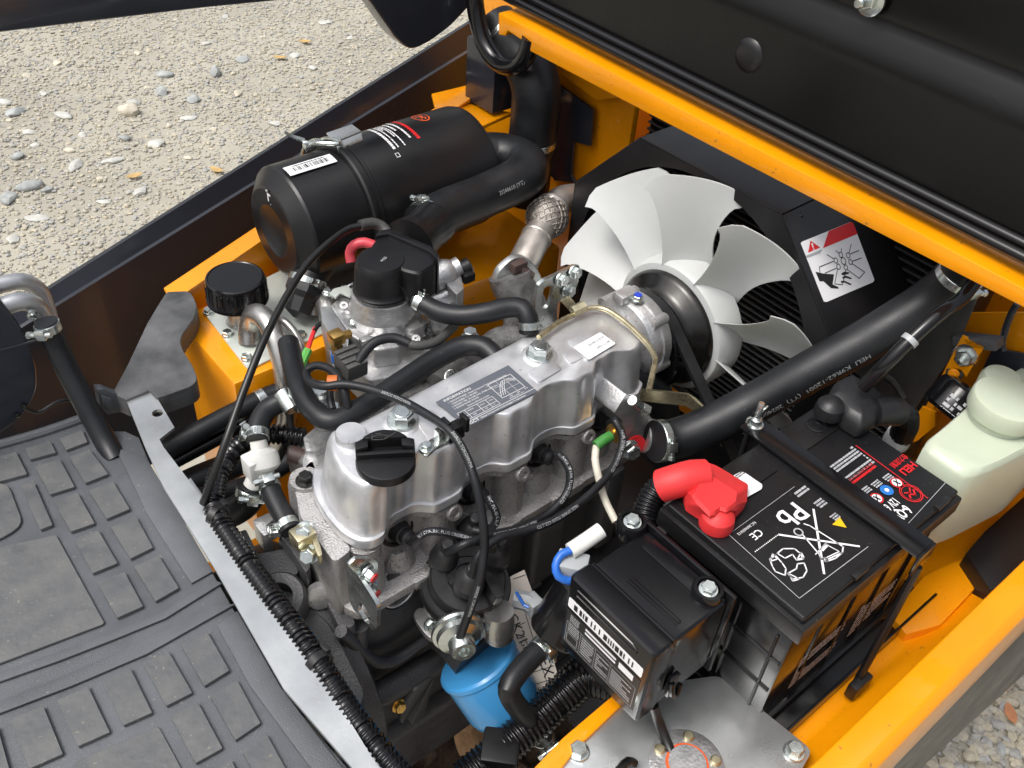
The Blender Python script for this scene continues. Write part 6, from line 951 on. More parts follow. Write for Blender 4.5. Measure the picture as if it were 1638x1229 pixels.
tg = thing('paper_tag', V((0.4764, 0.4550, 0.6001)), 'white printed paper identification tag behind the distributor', 'tag')
mb = MB(); mb.prism([(0.4855, 0.4980, 0.6387), (0.5037, 0.4937, 0.6426), (0.4976, 0.4524, 0.6066), (0.4843, 0.4024, 0.5607), (0.4661, 0.3957, 0.5479), (0.4424, 0.4006, 0.5423), (0.4398, 0.4256, 0.5615), (0.4316, 0.4756, 0.5987)], nT * -.0006, 0); mb.build('card', 'paper', tg)
mb = MB(); mb.prism([V(p) + nT * .0006 for p in [(0.4350, 0.4640, 0.5907), (0.4467, 0.4595, 0.5917), (0.4429, 0.4298, 0.5661), (0.4337, 0.4296, 0.5623)]], nT * -.0005, 0); mb.build('dark_strip', 'ink', tg)
def tagtext(st, p0, p1, size):
    a, b = V(p0), V(p1); ik = Ink(a, b - a, nT.cross(b - a), off=.0009); ik.text(st, 0, 0, size); ik.build('tag_lettering', 'ink', tg)
tagtext('GK21', (0.4678, 0.4720, 0.6104), (0.4664, 0.4539, 0.5952), .016); tagtext('1GK5C21', (0.4670, 0.4510, 0.5931), (0.4624, 0.4262, 0.5711), .011); tagtext('EX41', (0.4773, 0.4214, 0.5733), (0.4728, 0.4003, 0.5544), .019); tagtext('0326', (0.4499, 0.4502, 0.5855), (0.4470, 0.4351, 0.5721), .010); tagtext('TG', (0.4986, 0.4762, 0.6264), (0.4966, 0.4673, 0.6183), .012); tagtext('101', (0.4565, 0.4206, 0.5642), (0.4542, 0.4127, 0.5568), .009); tagtext('G21CH', (0.4400, 0.4083, 0.5475), (0.4647, 0.3994, 0.5503), .007)
ik = MB()
for a, b in zip([(0.4876, 0.4945, 0.6367), (0.4554, 0.4631, 0.5982), (0.4370, 0.4627, 0.5904), (0.4398, 0.4256, 0.5615), (0.4821, 0.4624, 0.6085), (0.4478, 0.4120, 0.5537)], [(0.5021, 0.4894, 0.6385), (0.4779, 0.4568, 0.6022), (0.4458, 0.4133, 0.5540), (0.4847, 0.4084, 0.5657), (0.4682, 0.3985, 0.5510), (0.4805, 0.3986, 0.5561)]):
    a, b = V(a), V(b); d = (b - a).normalized(); q = d.cross(nT) * .0004; ik.add([p + nT * .0008 for p in (a - q, b - q, b + q, a + q)], [[0, 1, 2, 3]])
ik.build('tag_ruling', 'ink', tg, smooth=0)
# coil / canister below the fuse box and its hose
co = thing('fuel_filter', V((0.4415, 0.3850, 0.7012)), 'glossy black cylindrical canister tilted beside the fuse box', 'canister')
a = V((0.4502, 0.3850, 0.6878)); b = V((0.4852, 0.3850, 0.7352)); d = b - a; mb = MB(); mb.lathe(a, d, [(0, -.006), (.010, -.006), (.020, -.005), (.029, -.001), (.031, .003), (.031, d.length), (.026, d.length + .006), (0, d.length + .007)], 40); mb.build('can', 'glossblack', co); mb = MB(); mb.lathe(a, -d, [(.011, 0), (.011, .02)], 18); mb.build('outlet', 'darksteel', co)
hose('fuel_outlet_hose', [(0.4402, 0.3880, 0.6760), (0.4202, 0.3850, 0.6750), (0.3933, 0.3800, 0.6723), (0.3803, 0.3750, 0.6682), (0.3828, 0.3700, 0.6483), (0.3997, 0.3600, 0.6064), (0.4215, 0.3500, 0.5498)], .0118, 'kinked black rubber hose from canister to steel pipe', 'hose', clamps=((.04, (-.4, -1, .4), hc), (.97, (-.3, -.8, .4), hc)), seg=20)
metal_pipe([(0.4188, 0.3520, 0.5569), (0.4394, 0.3500, 0.5036), (0.4954, 0.3450, 0.3616), (0.5360, 0.3400, 0.2549)], .0062, 'thin shiny steel pipe leaving the kinked hose', 'zinc')
# ================================================================ BATTERY
BX0, BX1, BY0, BY1, BZ = .543, .805, .183, .358, .858
ba = thing('battery', (.674, .27, .655), 'black lead-acid battery with printed symbols on its lid', 'battery')
mb = MB(); mb.box((.674, .2705, .738), (.246, .160, .166), bev=.004); case = mb.build('case', 'glossblack', ba)
mb = MB()
for y in (.205, .2495, .294, .336): mb.box((.5505, y, .735), (.004, .003, .150), bev=.0008, seg=1)
for z in (.685, .73, .775): mb.box((.5505, .2705, z), (.004, .155, .003), bev=.0008, seg=1)
for x in (.60, .655, .71, .765): mb.box((x, .190, .74), (.003, .004, .15), bev=.0008, seg=1)
mb.build('case_rib', 'glossblack', case)
mb = MB(); mb.box((.674, .2705, .664), (.258, .172, .016), bev=.004); mb.build('foot_ledge', 'glossblack', ba)
mb = MB(); mb.box((.674, .2705, .838), (.264, .177, .022), bev=.003); mb.box((.674, .2705, .8525), (.254, .166, .011), bev=.0028, seg=3); lid = mb.build('lid', 'plastic', ba)
mb = MB(); mb.box((.585, .2705, .8590), (.070, .158, .0016), bev=.0005) if False else None
for q in ([(0.6116, 0.3793, 0.8586), (0.6694, 0.3856, 0.8586), (0.6621, 0.2739, 0.8586), (0.6109, 0.2722, 0.8586)],): pass
mb.box((.612, .3335, .8588), (.115, .034, .0022), bev=.0006); mb.box((.748, .3335, .8588), (.098, .034, .0022), bev=.0006); mb.build('cell_cover', 'plastic', lid)
mb = MB(); mb.lathe((.7575, .3335, .8598), (0, 0, 1), [(.0115, 0), (.0115, .0012), (.010, .0016), (.0095, .0006), (.007, .0006), (.0066, .0014), (.0035, .0014), (.003, .0006), (0, .0006)], 32); mb.build('vent_cap', 'plastic', lid)
for x, y in ((.575, .352), (.70, .352), (.63, .1885), (.77, .1885)): mb = MB(); mb.box((x, y, .8586), (.022, .007, .004), bev=.001); mb.build('lid_notch', 'satinblack', lid)
def bprint(name, m, polys, h=.0006):
    mb = MB()
    for p in polys: mb.add([V((q[0], q[1], BZ + h)) for q in p], [list(range(len(p)))])
    return mb.build(name, m, lid, smooth=0)
mb = MB()
def bline(pts, w=.0011, close=False):
    P = [V((p[0], p[1], BZ + .0007)) for p in pts]
    if close: P.append(P[0])
    for a, b in zip(P, P[1:]):
        d = (b - a).normalized(); q = V((-d.y, d.x, 0)) * w / 2; a2, b2 = a - d * w * .35, b + d * w * .35; mb.add([a2 - q, b2 - q, b2 + q, a2 + q], [[0, 1, 2, 3]])
bline([(0.6575, 0.2618, 0.8580), (0.6014, 0.2078, 0.8580)], .0022); bline([(0.6044, 0.2621, 0.8580), (0.6550, 0.2070, 0.8580)], .0022)
bline([(0.6349, 0.2561, 0.8580), (0.6375, 0.2512, 0.8580), (0.6422, 0.2159, 0.8580), (0.6357, 0.2123, 0.8580)], .0014); bline([(0.6225, 0.2478, 0.8580), (0.6161, 0.2241, 0.8580), (0.6130, 0.2196, 0.8580), (0.6157, 0.2161, 0.8580)], .0014); bline([(0.6132, 0.2263, 0.8580), (0.6310, 0.2285, 0.8580), (0.6344, 0.2147, 0.8580), (0.6144, 0.2185, 0.8580)], .0010); bline([(0.6157, 0.2161, 0.8580), (0.6357, 0.2123, 0.8580), (0.6249, 0.2120, 0.8580), (0.6173, 0.2141, 0.8580)], .0014)
bline([(0.6231, 0.2260, 0.8580), (0.6312, 0.2269, 0.8580)], .0035)
for q, r in (((0.6221, 0.2530, 0.8580), .0042), ((0.6157, 0.2169, 0.8580), .0022)): bline([V(q) + V((math.cos(k * .5236), math.sin(k * .5236), 0)) * r for k in range(12)], .0014, True)
for q in ([(0.5849, 0.2489, 0.8580), (0.5938, 0.2492, 0.8580), (0.6026, 0.2426, 0.8580), (0.6024, 0.2358, 0.8580), (0.5991, 0.2299, 0.8580), (0.5931, 0.2330, 0.8580), (0.5956, 0.2394, 0.8580), (0.5862, 0.2409, 0.8580)], [(0.5737, 0.2489, 0.8580), (0.5816, 0.2485, 0.8580), (0.5795, 0.2391, 0.8580), (0.5771, 0.2327, 0.8580), (0.5703, 0.2284, 0.8580), (0.5666, 0.2365, 0.8580), (0.5688, 0.2416, 0.8580)], [(0.5741, 0.2282, 0.8580), (0.5850, 0.2268, 0.8580), (0.5902, 0.2297, 0.8580), (0.5962, 0.2266, 0.8580), (0.5911, 0.2195, 0.8580), (0.5821, 0.2169, 0.8580), (0.5725, 0.2214, 0.8580)]): bline(q, .0013, True)
for q in ([(0.5947, 0.2332, 0.8580), (0.6013, 0.2305, 0.8580), (0.6041, 0.2359, 0.8580)], [(0.5726, 0.2469, 0.8580), (0.5795, 0.2446, 0.8580), (0.5809, 0.2513, 0.8580)], [(0.5707, 0.2201, 0.8580), (0.5749, 0.2277, 0.8580), (0.5775, 0.2177, 0.8580)]): bline(q, .0012, True)
mb.build('recycling_symbols', 'print_white', lid, smooth=0)
def btext(name, m, items):
    for st, p, size, bold, sx in items: ik = Ink((0, 0, BZ + .0004), (-1, 0, 0), (0, -1, 0), off=.0004); ik.text(st, -p[0], -p[1], size, bold, sx=sx); ik.build(name, m, lid)
btext('lid_lettering', 'print_white', [('Pb', (0.6505, 0.2710, 0.8580), .031, .012, 1.05), ('CE', (0.5940, 0.2758, 0.8580), .0115, .01, 1.0), ('NC.060605612', (0.5982, 0.2861, 0.8580), .0042, 0, 1), ('6-QW-60', (0.7367, 0.2063, 0.8580), .0160, .03, .60), ('12V 60Ah', (0.7369, 0.2194, 0.8580), .0130, .02, .60)])
btext('maker_lettering', 'print_red', [('HELI', (0.7964, 0.2374, 0.8580), .0120, .03, 1.0), ('合力定制', (0.7998, 0.2494, 0.8580), .0080, .015, .85)])
mb = MB(); bline([(0.7681, 0.2898, 0.8580), (0.7645, 0.2014, 0.8580)], .0010); mb.build('red_rule', 'print_red', lid, smooth=0)
mb = MB(); bline([(0.5654, 0.2916, 0.8580), (0.5603, 0.2045, 0.8580), (0.6616, 0.2015, 0.8580)], .0006); bline([(0.5654, 0.2916, 0.8580), (0.6668, 0.2923, 0.8580)], .0004); bline([(0.7983, 0.2021, 0.8580), (0.7127, 0.1939, 0.8580)], .0005); mb.build('border_rule', 'print_grey', lid, smooth=0)
mb = MB(); dots = [(0.5699, 0.2628, 0.8580), (0.6023, 0.2627, 0.8580)]; 
for k in range(15):
    c = V(dots[0]).lerp(V(dots[1]), k / 14); mb.add([V((c.x + dx, c.y + dy, BZ + .0007)) for dx, dy in ((-.0006, -.0006), (.0006, -.0006), (.0006, .0006), (-.0006, .0006))], [[0, 1, 2, 3]])
mb.build('dotted_rule', 'print_white', lid, smooth=0)
ik = Ink((0, 0, BZ + .0004), (-1, 0, 0), (0, -1, 0), off=.0004); 
def fineb(c, w, h, rows, seed):
    global ik
    ik = Ink((0, 0, BZ + .0004), (-1, 0, 0), (0, -1, 0), off=.0004); ik.fine(-c[0] - w / 2, -c[1] - h / 2, -c[0] + w / 2, -c[1] + h / 2, rows, seed, .6, .0011); ik.build('safety_text', 'print_red' if seed == 13 else 'print_grey', lid)
fineb((0.7385, 0.2775, 0.8580), .050, .030, 8, 3); fineb((0.7557, 0.2422, 0.8580), .012, .008, 3, 5); fineb((0.7223, 0.2456, 0.8580), .012, .008, 3, 6); fineb((0.7386, 0.2441, 0.8580), .012, .008, 3, 8); fineb((0.7049, 0.2409, 0.8580), .010, .006, 2, 9); fineb((0.6674, 0.2839, 0.8580), .018, .008, 2, 10); fineb((0.6698, 0.2628, 0.8580), .012, .010, 3, 11); fineb((0.6666, 0.2432, 0.8580), .010, .008, 3, 12)
ik = Ink((0, 0, BZ + .0004), (-1, 0, 0), (0, -1, 0), off=.0004); fineb((0.7317, 0.2619, 0.8580), .056, .009, 2, 13)
for c, m in (((0.7570, 0.2327, 0.8580), 'print_red'), ((0.7396, 0.2329, 0.8580), 'print_blue'), ((0.7217, 0.2326, 0.8580), 'print_red')):
    ik = Ink((0, 0, BZ + .0004), (-1, 0, 0), (0, -1, 0), off=.0004); ik.disc(-c[0], -c[1], .0068, .0 if m == 'print_blue' else .0056); ik.build('safety_roundel', m, lid)
    ik = Ink((0, 0, BZ + .0004), (-1, 0, 0), (0, -1, 0), off=.0006); ik.disc(-c[0], -c[1], .0024 if m == 'print_blue' else .0052); ik.build('roundel_face', 'print_white', lid)
    if m == 'print_red': ik = Ink((0, 0, BZ + .0004), (-1, 0, 0), (0, -1, 0), off=.0008); ik.line([(-c[0] - .0035, -c[1] - .0035), (-c[0] + .0035, -c[1] + .0035)], .0012); ik.line([(-c[0] - .001, -c[1] + .003), (-c[0] + .001, -c[1] - .003)], .002); ik.build('roundel_mark', 'ink', lid)
ik = Ink((0, 0, BZ + .0004), (-1, 0, 0), (0, -1, 0), off=.0004); c = (0.7563, 0.2154, 0.8580); ik.disc(-c[0], -c[1], .0118, .0108, 32); ik.disc(-c[0], -c[1], .0098, .0092, 32); ik.line([(-c[0] - .006, -c[1] - .001), (-c[0] - .001, -c[1] + .004), (-c[0] + .002, -c[1] - .001), (-c[0] + .006, -c[1] + .003)], .0020); ik.line([(-c[0] - .005, -c[1] - .005), (-c[0], -c[1] - .001), (-c[0] + .005, -c[1] - .004)], .0016); ik.build('maker_emblem', 'print_red', lid)
for q in ([(0.6566, 0.2389, 0.8580), (0.6706, 0.2402, 0.8580), (0.6648, 0.2280, 0.8580)], [(0.7009, 0.2338, 0.8580), (0.7099, 0.2393, 0.8580), (0.7032, 0.2280, 0.8580)]): bprint('warning_triangle', 'print_yellow', [q])
mb = MB(); mb.prism(fillet([(0.6194, 0.3386, 0.8605), (0.6368, 0.3372, 0.8605), (0.6389, 0.3340, 0.8605), (0.6405, 0.3126, 0.8605), (0.6357, 0.3092, 0.8605), (0.6143, 0.3109, 0.8605), (0.6141, 0.3157, 0.8605)], .002, 3), (0, 0, .0004), 0); ql = mb.build('lot_sticker', 'sticker', ba); ik = Ink((0, 0, .8612), (-1, 0, 0), (0, -1, 0), off=.0003); c = (0.6316, 0.3363, 0.8580); ik.fine(-c[0] - .008, -c[1] - .001, -c[0] + .008, -c[1] + .004, 2, 3, .5, .0010); ik.build('sticker_print', 'ink', ql)
# side label of the battery case
ik = Ink((BX0 + .045, .1893, .70), (1, 0, 0), (0, 0, 1)); ik.fine(0, 0, .075, .055, 9, 21, .5, .0022); ik.build('side_print', 'print_grey', case); ik = Ink((BX0 + .045, .1893, .70), (1, 0, 0), (0, 0, 1)); ik.fine(.10, 0, .17, .055, 9, 22, .5, .0022); ik.build('side_print', 'print_grey', case)
# hold-down strap
ss = thing('hold_down_strap', (.70, .27, .863), 'flat black steel hold-down strap across the battery', 'strap')
mb = MB(); mb.box((.6985, .272, .8632), (.030, .215, .0030), bev=.0008); mb.prism([(.6835, .1645, .8645), (.7135, .1645, .8645), (.7135, .1645, .838), (.6835, .1645, .838)], (0, -.003, 0), .0008); mb.build('bar', 'glossblack', ss)
mb = MB(); mb.tube([(.6985, .163, .84), (.690, .160, .78), (.680, .157, .72), (.672, .155, .67)], .0042, 10); mb.build('tie_rod', 'satinblack', ss); mb = MB(); mb.tube([(.6985, .374, .88), (.6985, .376, .80), (.70, .377, .68)], .0035, 10); mb.build('tie_rod', 'satinblack', ss)
mb = MB(); mb.box((.672, .152, .672), (.030, .012, .022), bev=.003); mb.build('hook_block', 'satinblack', ss)
wn = V((.6985, .371, .8648)); mb = MB(); mb.lathe(wn, (0, 0, 1), [(.009, 0), (.009, .0015), (.0065, .002), (.0062, .009), (.0045, .010), (.0045, .011)], 20); mb.lathe(wn, (0, 0, 1), [(.0036, .008), (.0036, .030), (.003, .031), (0, .031)], 14)
for k in (-1, 1): mb.prism([wn + V((k * .004, 0, .003)), wn + V((k * .007, 0, .002)), wn + V((k * .018, 0, .012)), wn + V((k * .0165, 0, .018)), wn + V((k * .011, 0, .017)), wn + V((k * .004, 0, .009))], (0, .0025, 0), .0008)
mb.build('wing_nut', 'zinc', ss)
# terminal boots: one skin each, faceted like moulded rubber
def boot(name, pts, m, label, cable, rc, knob, kr, ribm, top=None):
    t = thing(name, pts[0], label, 'terminal boot'); mb = MB(); lo = [V(p) for p in pts]; c = sum(lo, V((0, 0, 0))) / len(lo); lo = [c + (p - c) * .97 for p in lo]
    h = .030; rings_ = []
    for s, z in ((1.0, 0), (1.03, .005), (1.03, .013), (.97, .0185), (.80, .0245), (.74, .0255), (.45, .027)): rings_.append([V((c.x + (p.x - c.x) * s, c.y + (p.y - c.y) * s, p.z + z)) for p in resample(fillet(lo, .0035, 3), 90)])
    if top is not None: n_ = 72; rs = lambda q, z: resample([V((p[0], p[1], z)) for p in q], n_); rings_ = [rs(lo, .861), [V((c.x + (p.x - c.x) * 1.02, c.y + (p.y - c.y) * 1.02, .871)) for p in rs(lo, .871)], [V(p) + (c - V(p)) * .02 for p in rs(top, .8825)], [V((c.x + (p.x - c.x) * .9, c.y + (p.y - c.y) * .9, .8850)) for p in rs(top, .8850)]]
    mb.rings(rings_); k = V(knob); mb.lathe(k - V((0, 0, .004)), (0, 0, 1), [(kr, 0), (kr * 1.02, .006), (kr * .95, .013), (kr * .7, .018), (kr * .35, .0205), (0, .021)], 28); mb.build('cover', m, t, smooth=28)
    mb = MB(); mb.sweep(crom(cable, .005), rc, 20); mb.build('sleeve', m, t); return t
bt_ = boot('positive_terminal_boot', [(0.5632, 0.3509, 0.8610), (0.5847, 0.3614, 0.8610), (0.6069, 0.3671, 0.8610), (0.6139, 0.3528, 0.8610), (0.6202, 0.3164, 0.8610), (0.6002, 0.3017, 0.8610), (0.5839, 0.2994, 0.8610), (0.5791, 0.3077, 0.8610), (0.5605, 0.3050, 0.8610), (0.5544, 0.3131, 0.8610), (0.5510, 0.3356, 0.8610)], 'red', 'bright red rubber boot covering the battery terminal', [(0.5869, 0.3465, 0.8780), (0.5755, 0.3525, 0.8790), (0.5625, 0.3581, 0.8770), (0.5548, 0.3640, 0.8720), (0.5513, 0.3679, 0.8680)], .0165, [(0.5644, 0.3070, 0.8630)][0], .0165, 'red', top=[(0.5526, 0.3341, 0.8885), (0.5629, 0.3385, 0.8885), (0.5773, 0.3427, 0.8885), (0.5874, 0.3390, 0.8885), (0.5914, 0.3079, 0.8885), (0.5805, 0.3005, 0.8885), (0.5642, 0.2997, 0.8885), (0.5611, 0.3055, 0.8885), (0.5527, 0.3047, 0.8885), (0.5470, 0.3062, 0.8885), (0.5496, 0.3256, 0.8885)])
boot('negative_terminal_boot', [(0.7842, 0.3460, 0.8610), (0.8125, 0.3555, 0.8610), (0.8372, 0.3532, 0.8610), (0.8393, 0.3175, 0.8610), (0.8287, 0.2994, 0.8610), (0.8091, 0.2921, 0.8610), (0.7747, 0.2943, 0.8610), (0.7731, 0.3146, 0.8610), (0.7799, 0.3292, 0.8610)], 'rubber', 'black rubber boot covering the battery terminal', [(0.8094, 0.3022, 0.8750), (0.8237, 0.2951, 0.8740), (0.8399, 0.2894, 0.8680)], .0155, [(0.7742, 0.3333, 0.8720)][0], .0155, 'rubber')
conduit([(0.8244, 0.2956, 0.8740), (0.8404, 0.2898, 0.8680), (0.8538, 0.2852, 0.8580), (0.8634, 0.2833, 0.8400), (0.8719, 0.2859, 0.8200), (0.8879, 0.2910, 0.7900)], .0140, 'corrugated black conduit leaving the black terminal boot', pitch=.0034, depth=.0010)
mb = MB(); mb.lathe(V([(0.8747, 0.2882, 0.8150)][0]), (0, .1, -1), [(.0148, 0), (.0150, .001), (.0150, .014), (.0148, .015)], 22); tag(mb.build('cable_label', 'sticker'), 'white printed wrap label on the conduit by the battery', 'label')
# battery tray
mb = MB(); mb.box((.685, .268, .6535), (.325, .206, .009), bev=.002); mb.box((.685, .1665, .6625), (.325, .003, .018), bev=.001); mb.box((.524, .268, .6625), (.003, .206, .018), bev=.001)
tag(mb.build('battery_tray', 'glossblack'), 'shallow black steel tray under the battery', 'tray')
# ================================================================ FUSE BOX
fb = thing('fuse_box', (.47, .30, .74), 'glossy black lidded fuse box with barcode label', 'fuse box')
mb = MB(); mb.box((.4805, .2975, .795), (.072, .104, .105), bev=.006, seg=3); mb.build('base', 'glossblack', fb)
mb = MB(); mb.box((.430, .2975, .797), (.026, .108, .110), bev=.006, seg=3); mb.box((.4445, .2975, .797), (.004, .104, .104), bev=.001); lid2 = mb.build('lid', 'glossblack', fb)
mb = MB(); mb.box((.5185, .2975, .795), (.005, .114, .118), bev=.002); mb.build('back_plate', 'glossblack', fb)
mb = MB(); mb.box((.503, .2975, .8485), (.018, .075, .0025), bev=.001); mb.box((.462, .286, .8484), (.0035, .060, .0018), bev=.0006); mb.box((.4575, .286, .8484), (.002, .060, .0014), bev=.0005); mb.build('top_rib', 'glossblack', fb)
ear = []
for q in ((0.5069, 0.3605, 0.8580), (0.5061, 0.2630, 0.8580)):
    q = V(q); mb = MB(); mb.lathe(q - V((0, 0, .020)), (0, 0, 1), [(.0150, 0), (.0150, .014), (.0135, .017), (.0105, .0172), (.0100, .012), (0, .012)], 30); mb.build('screw_ear', 'glossblack', fb)
    mb = MB(); mb.bolt(q - V((0, 0, .007)), (-.1, -.05, 1), .0072, .006, 1.3); mb.build('lid_screw', 'zinc', fb)
mb = MB(); mb.box((.455, .2415, .775), (.012, .006, .030), bev=.0015); mb.tube([(.45, .239, .785), (.45, .236, .770), (.458, .236, .760), (.464, .239, .770)], .003, 8); mb.build('side_clip', 'glossblack', fb)
mb = MB(); mb.sweep([V(p) for p in ((.4168, .338, .842), (.4168, .268, .842), (.4168, .262, .839), (.4168, .262, .837), (.4168, .268, .834), (.4168, .338, .834))], .0012, 6); mb.build('lid_bead', 'glossblack', lid2)
LX = .4168; mb = MB(); mb.prism(fillet([(LX, .3465, .824), (LX, .2510, .824), (LX, .2510, .8105), (LX, .3465, .8105)], .002, 2), (-.0004, 0, 0), 0); bl_ = mb.build('barcode_label', 'sticker', lid2); ik = Ink((LX - .0005, .3465, .8105), (0, -1, 0), (0, 0, 1)); ik.bars(.008, .003, .088, .0108, 9, .0015); ik.build('barcode', 'ink', bl_)
mb = MB(); mb.prism([(LX, .3465, .806), (LX, .2510, .806), (LX, .2510, .757), (LX, .3465, .757)], (-.0003, 0, 0), 0); dl = mb.build('diagram_label', 'ink', lid2)
ik = Ink((LX - .0004, .3465, .757), (0, -1, 0), (0, 0, 1)); ik.fine(.006, .036, .018, .047, 4, 2, .5, .001); ik.fine(.005, .020, .020, .034, 5, 3, .5, .001); ik.fine(.024, .006, .040, .032, 7, 4, .5, .001); ik.fine(.044, .006, .060, .030, 7, 5, .5, .001); ik.fine(.064, .006, .09, .030, 7, 6, .5, .001)
ik.line([(.003, .003), (.093, .003), (.093, .034), (.003, .034)], .0004, True); ik.line([(.022, .003), (.022, .034)], .0004); ik.line([(.042, .003), (.042, .034)], .0004); ik.line([(.062, .003), (.062, .034)], .0004); ik.line([(.005, .006), (.019, .006), (.019, .018), (.005, .018)], .0006, True); ik.build('diagram_print', 'print_grey', dl)
ik = Ink((LX - .0004, .3465, .757), (0, -1, 0), (0, 0, 1)); ik.rect(.026, .039, .066, .042); ik.rect(.026, .0445, .066, .0475); ik.rect(.07, .039, .088, .0475); ik.build('header_print', 'print_white', dl)
mb = MB(); mb.tube([(0.4439, 0.3778, 0.8380), (0.4600, 0.3758, 0.8420), (0.4789, 0.3735, 0.8480)], .0080, 14); tag(mb.build('wire_sleeve', 'whiteplastic'), 'white plastic sleeve beside the fuse box corner', 'sleeve')
hose('blue_wire', [(0.4451, 0.3768, 0.8400), (0.4338, 0.3798, 0.8380), (0.4253, 0.3765, 0.8320), (0.4231, 0.3695, 0.8250), (0.4311, 0.3610, 0.8200), (0.4383, 0.3574, 0.8200)], .0040, 'bright blue wire looping beside the fuse box', 'wire', m='bluewire')
mb = MB(); mb.box(V((0.4418, 0.3709, 0.8250)), (.022, .03, .018), (V((.8, .6, 0)), V((-.6, .8, 0)), V((0, 0, 1))), .002); tag(mb.build('wire_connector', 'greyplastic'), 'grey wire connector inside the blue wire loop', 'connector')
hose('black_lead', [(0.4508, 0.2511, 0.7300), (0.4546, 0.2444, 0.7100), (0.4524, 0.2281, 0.6950), (0.4473, 0.2114, 0.6900), (0.4393, 0.1983, 0.6900)], .0052, 'black lead from fuse box to the tank sender', 'wire', m='tie')
# ================================================================ FUEL TANK PLATE
tk = thing('tank_top_plate', (.35, .22, .685), 'grey zinc plate on the near tank with sender flange', 'plate')
mb = MB(); mb.prism(fillet([(0.3438, 0.2724, 0.6900), (0.4379, 0.2901, 0.6900), (0.4691, 0.2905, 0.6900), (0.5513, 0.2454, 0.6900), (0.5620, 0.1346, 0.6900), (0.4933, 0.1186, 0.6900), (0.3361, 0.1652, 0.6900)], .008, 3), (0, 0, -.004), .001); mb.build('plate_sheet', 'zincplate', tk)
for q in [(0.3799, 0.2730, 0.6902), (0.5456, 0.1447, 0.6902)]: mb = MB(); mb.bolt(V(q), (0, 0, 1), .0085, .007, 1.3); mb.build('plate_bolt', 'zinc', tk)
sf = V((0.4520, 0.1997, 0.6905)); mb = MB(); mb.lathe(sf, (0, 0, 1), [(.036, 0), (.036, .002), (.0345, .003), (.018, .003), (.018, .006), (0, .0062)], 44); fl_ = mb.build('sender_flange', 'alubright', tk)
for k in range(5): a = rad(72 * k + 40); mb = MB(); mb.lathe(sf + V((math.cos(a) * .028, math.sin(a) * .028, .003)), (0, 0, 1), [(.0055, 0), (.0055, .002), (.004, .0035), (0, .0036)], 16); mb.build('flange_screw', 'yellowzinc', fl_)
mb = MB(); mb.lathe(sf + V((0, 0, .0035)), (0, 0, 1), [(.0205, 0), (.0205, .0010), (.0195, .0010)], 30); mb.build('red_gasket', 'print_orange', fl_)
mb = MB(); mb.tube([(0.3879, 0.2319, 0.7000), (0.4066, 0.2342, 0.7000), (0.4119, 0.2302, 0.6950)], .0045, 10); tag(mb.build('steel_pipe', 'darksteel'), 'short bent dark pipe stub on the near tank plate', 'pipe')
# ================================================================ COOLANT BOTTLE AND SIDE BRACKET
cbz = thing('coolant_bottle', (.93, .235, .70), 'translucent pale green-white coolant expansion bottle with ribbed cap', 'bottle')
mb = MB(); top = [(0.8172, 0.2463, 0.8660), (0.8467, 0.2453, 0.8700), (0.9659, 0.2490, 0.8750), (1.0704, 0.2379, 0.8800), (1.0528, 0.1697, 0.8800), (0.9428, 0.1635, 0.8750), (0.8502, 0.1797, 0.8680), (0.8157, 0.1913, 0.8640)]; 
lo = [V((p[0] - .004, p[1] + (.006 if p[1] < .23 else 0), .748)) for p in top]; T = [V(p) for p in top]
rr = lambda s, c, z: None
def scale(P, s):
    c = sum(P, V((0, 0, 0))) / len(P); return [c + (p - c) * s for p in P]
A = resample(fillet(T, .012, 4), 60); B = resample(fillet(lo, .012, 4), 60)
mb.rings([B, [p + V((0, 0, .003)) for p in scale(B, 1.01)], [b.lerp(a, .95) for a, b in zip(A, B)], [p - V((0, 0, .002)) for p in scale(A, .985)], [p + V((0, 0, .003)) for p in scale(A, .92)]]); mb.build('tank', 'bottle', cbz, smooth=50)
mb = MB(); cc = V((0.9148, 0.2143, 0.8880)); mb.lathe(cc, (0, 0, 1), [(.032, -.018), (.032, -.004), (.037, -.004), (.038, .0), (.0375, .013), (.036, .016), (.034, .017), (.0, .017)], 44)
mb.build('cap', 'bottle', cbz)
mb = MB(); q = V((0.9595, 0.2422, 0.8850)); mb.lathe(q, (0, 0, 1), [(.022, -.02), (.022, .002), (.019, .008), (.012, .010), (0, .010)], 30); mb.build('filler_shoulder', 'bottle', cbz)
sb = thing('side_bracket', (.93, .33, .74), 'orange bolted side bracket behind the coolant bottle', 'bracket')
mb = MB(); slab_holes(mb, [(0.9650, 0.3020, 0.9074), (0.9650, 0.2751, 0.9088), (0.9650, 0.2782, 0.8635), (0.9650, 0.2873, 0.8679), (0.9650, 0.2937, 0.8656), (0.9650, 0.2996, 0.8527), (0.9650, 0.2977, 0.8296), (0.9650, 0.2951, 0.7947), (0.9650, 0.3048, 0.7944), (0.9650, 0.3029, 0.8700)], [circle(V([(0.9650, 0.2890, 0.8880)][0]), (1, 0, 0), .0135, 24)], (.004, 0, 0)); mb.prism([(0.9630, 0.3079, 0.7955), (0.9630, 0.2915, 0.7985), (0.9630, 0.2843, 0.7805), (0.9630, 0.2950, 0.7477), (0.9630, 0.3056, 0.7304), (0.9630, 0.3114, 0.7690)], (.004, 0, 0), .001); mb.build('bracket_plate', 'orange', sb)
mb = MB(); mb.bolt(V([(0.9720, 0.2914, 0.8809)][0]), (-1, -.2, .2), .010, .008, 1.5); mb.lathe(V([(0.9720, 0.2914, 0.8809)][0]), (-1, -.2, .2), [(.0035, .008), (.0035, .02), (0, .021)], 12); mb.build('bracket_bolt', 'zinc', sb)
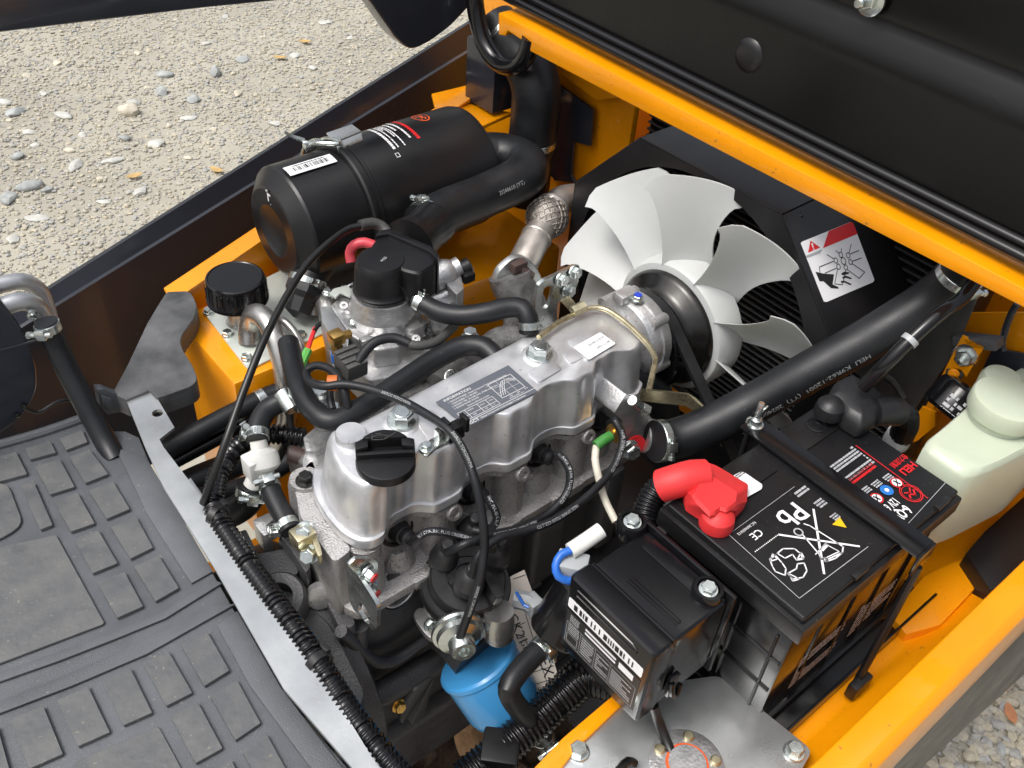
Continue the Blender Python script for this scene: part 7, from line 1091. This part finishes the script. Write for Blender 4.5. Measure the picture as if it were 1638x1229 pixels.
mb = MB(); mb.box(V([(0.9750, 0.2873, 0.9052)][0]), (.02, .05, .012), (V((1, 0, 0)), V((0, .9, -.44)), V((0, .44, .9))), .002); mb.build('rubber_pad', 'blockrubber', sb)
mb = MB(); mb.prism(fillet([(0.9640, 0.3020, 0.8602), (0.9640, 0.2821, 0.8656), (0.9640, 0.2821, 0.8569), (0.9640, 0.2872, 0.8378), (0.9640, 0.2973, 0.8349)], .003), (.003, 0, 0), .0005); mb.build('gusset_plate', 'greycast', sb)
for q in [(0.9620, 0.2911, 0.8602), (0.9620, 0.2907, 0.8411)]: mb = MB(); mb.bolt(V(q), (-1, -.2, .2), .005, .005, 1.3); mb.build('gusset_bolt', 'orange', sb)
rl = thing('relay_can', V([(0.9400, 0.2682, 0.8401)][0]), 'black cylindrical can printed with white characters by the bottle', 'relay')
a = V([(0.9500, 0.2676, 0.8593)][0]); b = V([(0.9300, 0.2709, 0.8346)][0]); d = b - a; mb = MB(); mb.lathe(a, d, [(.02, -.004), (.028, 0), (.030, .004), (.030, d.length), (.026, d.length + .004), (0, d.length + .005)], 32); mb.build('can', 'glossblack', rl)
pth = [a + d * (k / 10) for k in range(11)]; f = wrapper(pth, .030, (-.6, -.5, .55), s0=0); ik = Ink(wrap=lambda x, y: f(y, x)); ik.fine(-.018, .012, .016, .036, 4, 31, .6, .004); ik.build('can_print', 'print_grey', rl)
mb = MB(); mb.prism([(0.9750, 0.4148, 0.7740), (0.9750, 0.3295, 0.9671), (0.9750, 0.3081, 0.9596), (0.9750, 0.3049, 0.8738), (0.9750, 0.3183, 0.7750), (0.9750, 0.3616, 0.7678)], (.004, 0, 0), .002); mb.tube([(0.9740, 0.3714, 0.7957), (0.9740, 0.3579, 0.7961), (0.9740, 0.3339, 0.7826)], .004, 8); tag(mb.build('radiator_side_cover', 'greycast'), 'dull grey pressed cover beside the radiator hose', 'cover')
mb = MB(); mb.prism([(1.0200, 0.3249, 0.9023), (1.0200, 0.2621, 0.9416), (1.0200, 0.2247, 0.8586), (1.0200, 0.2780, 0.8313), (1.0200, 0.2829, 0.7977), (1.0200, 0.2964, 0.7635), (1.0200, 0.3119, 0.7516), (1.0200, 0.3209, 0.8330)], (.004, 0, 0), .002); mb.build('rear_panel', 'orange', body)
mb = MB(); mb.prism([(1.0100, 0.2799, 0.8833), (1.0100, 0.2384, 0.9008), (1.0100, 0.2195, 0.8588), (1.0100, 0.2565, 0.8627), (1.0100, 0.2660, 0.8427), (1.0100, 0.2789, 0.8425)], (.004, 0, 0), .002); mb.sweep(crom([(1.0000, 0.2647, 0.8940), (1.0000, 0.2696, 0.9012), (1.0000, 0.2754, 0.9420), (1.0000, 0.2742, 0.9546)], .006), .004, 10); tag(mb.build('rear_plate', 'navy'), 'dark navy plate with wire loop behind the coolant bottle', 'plate')
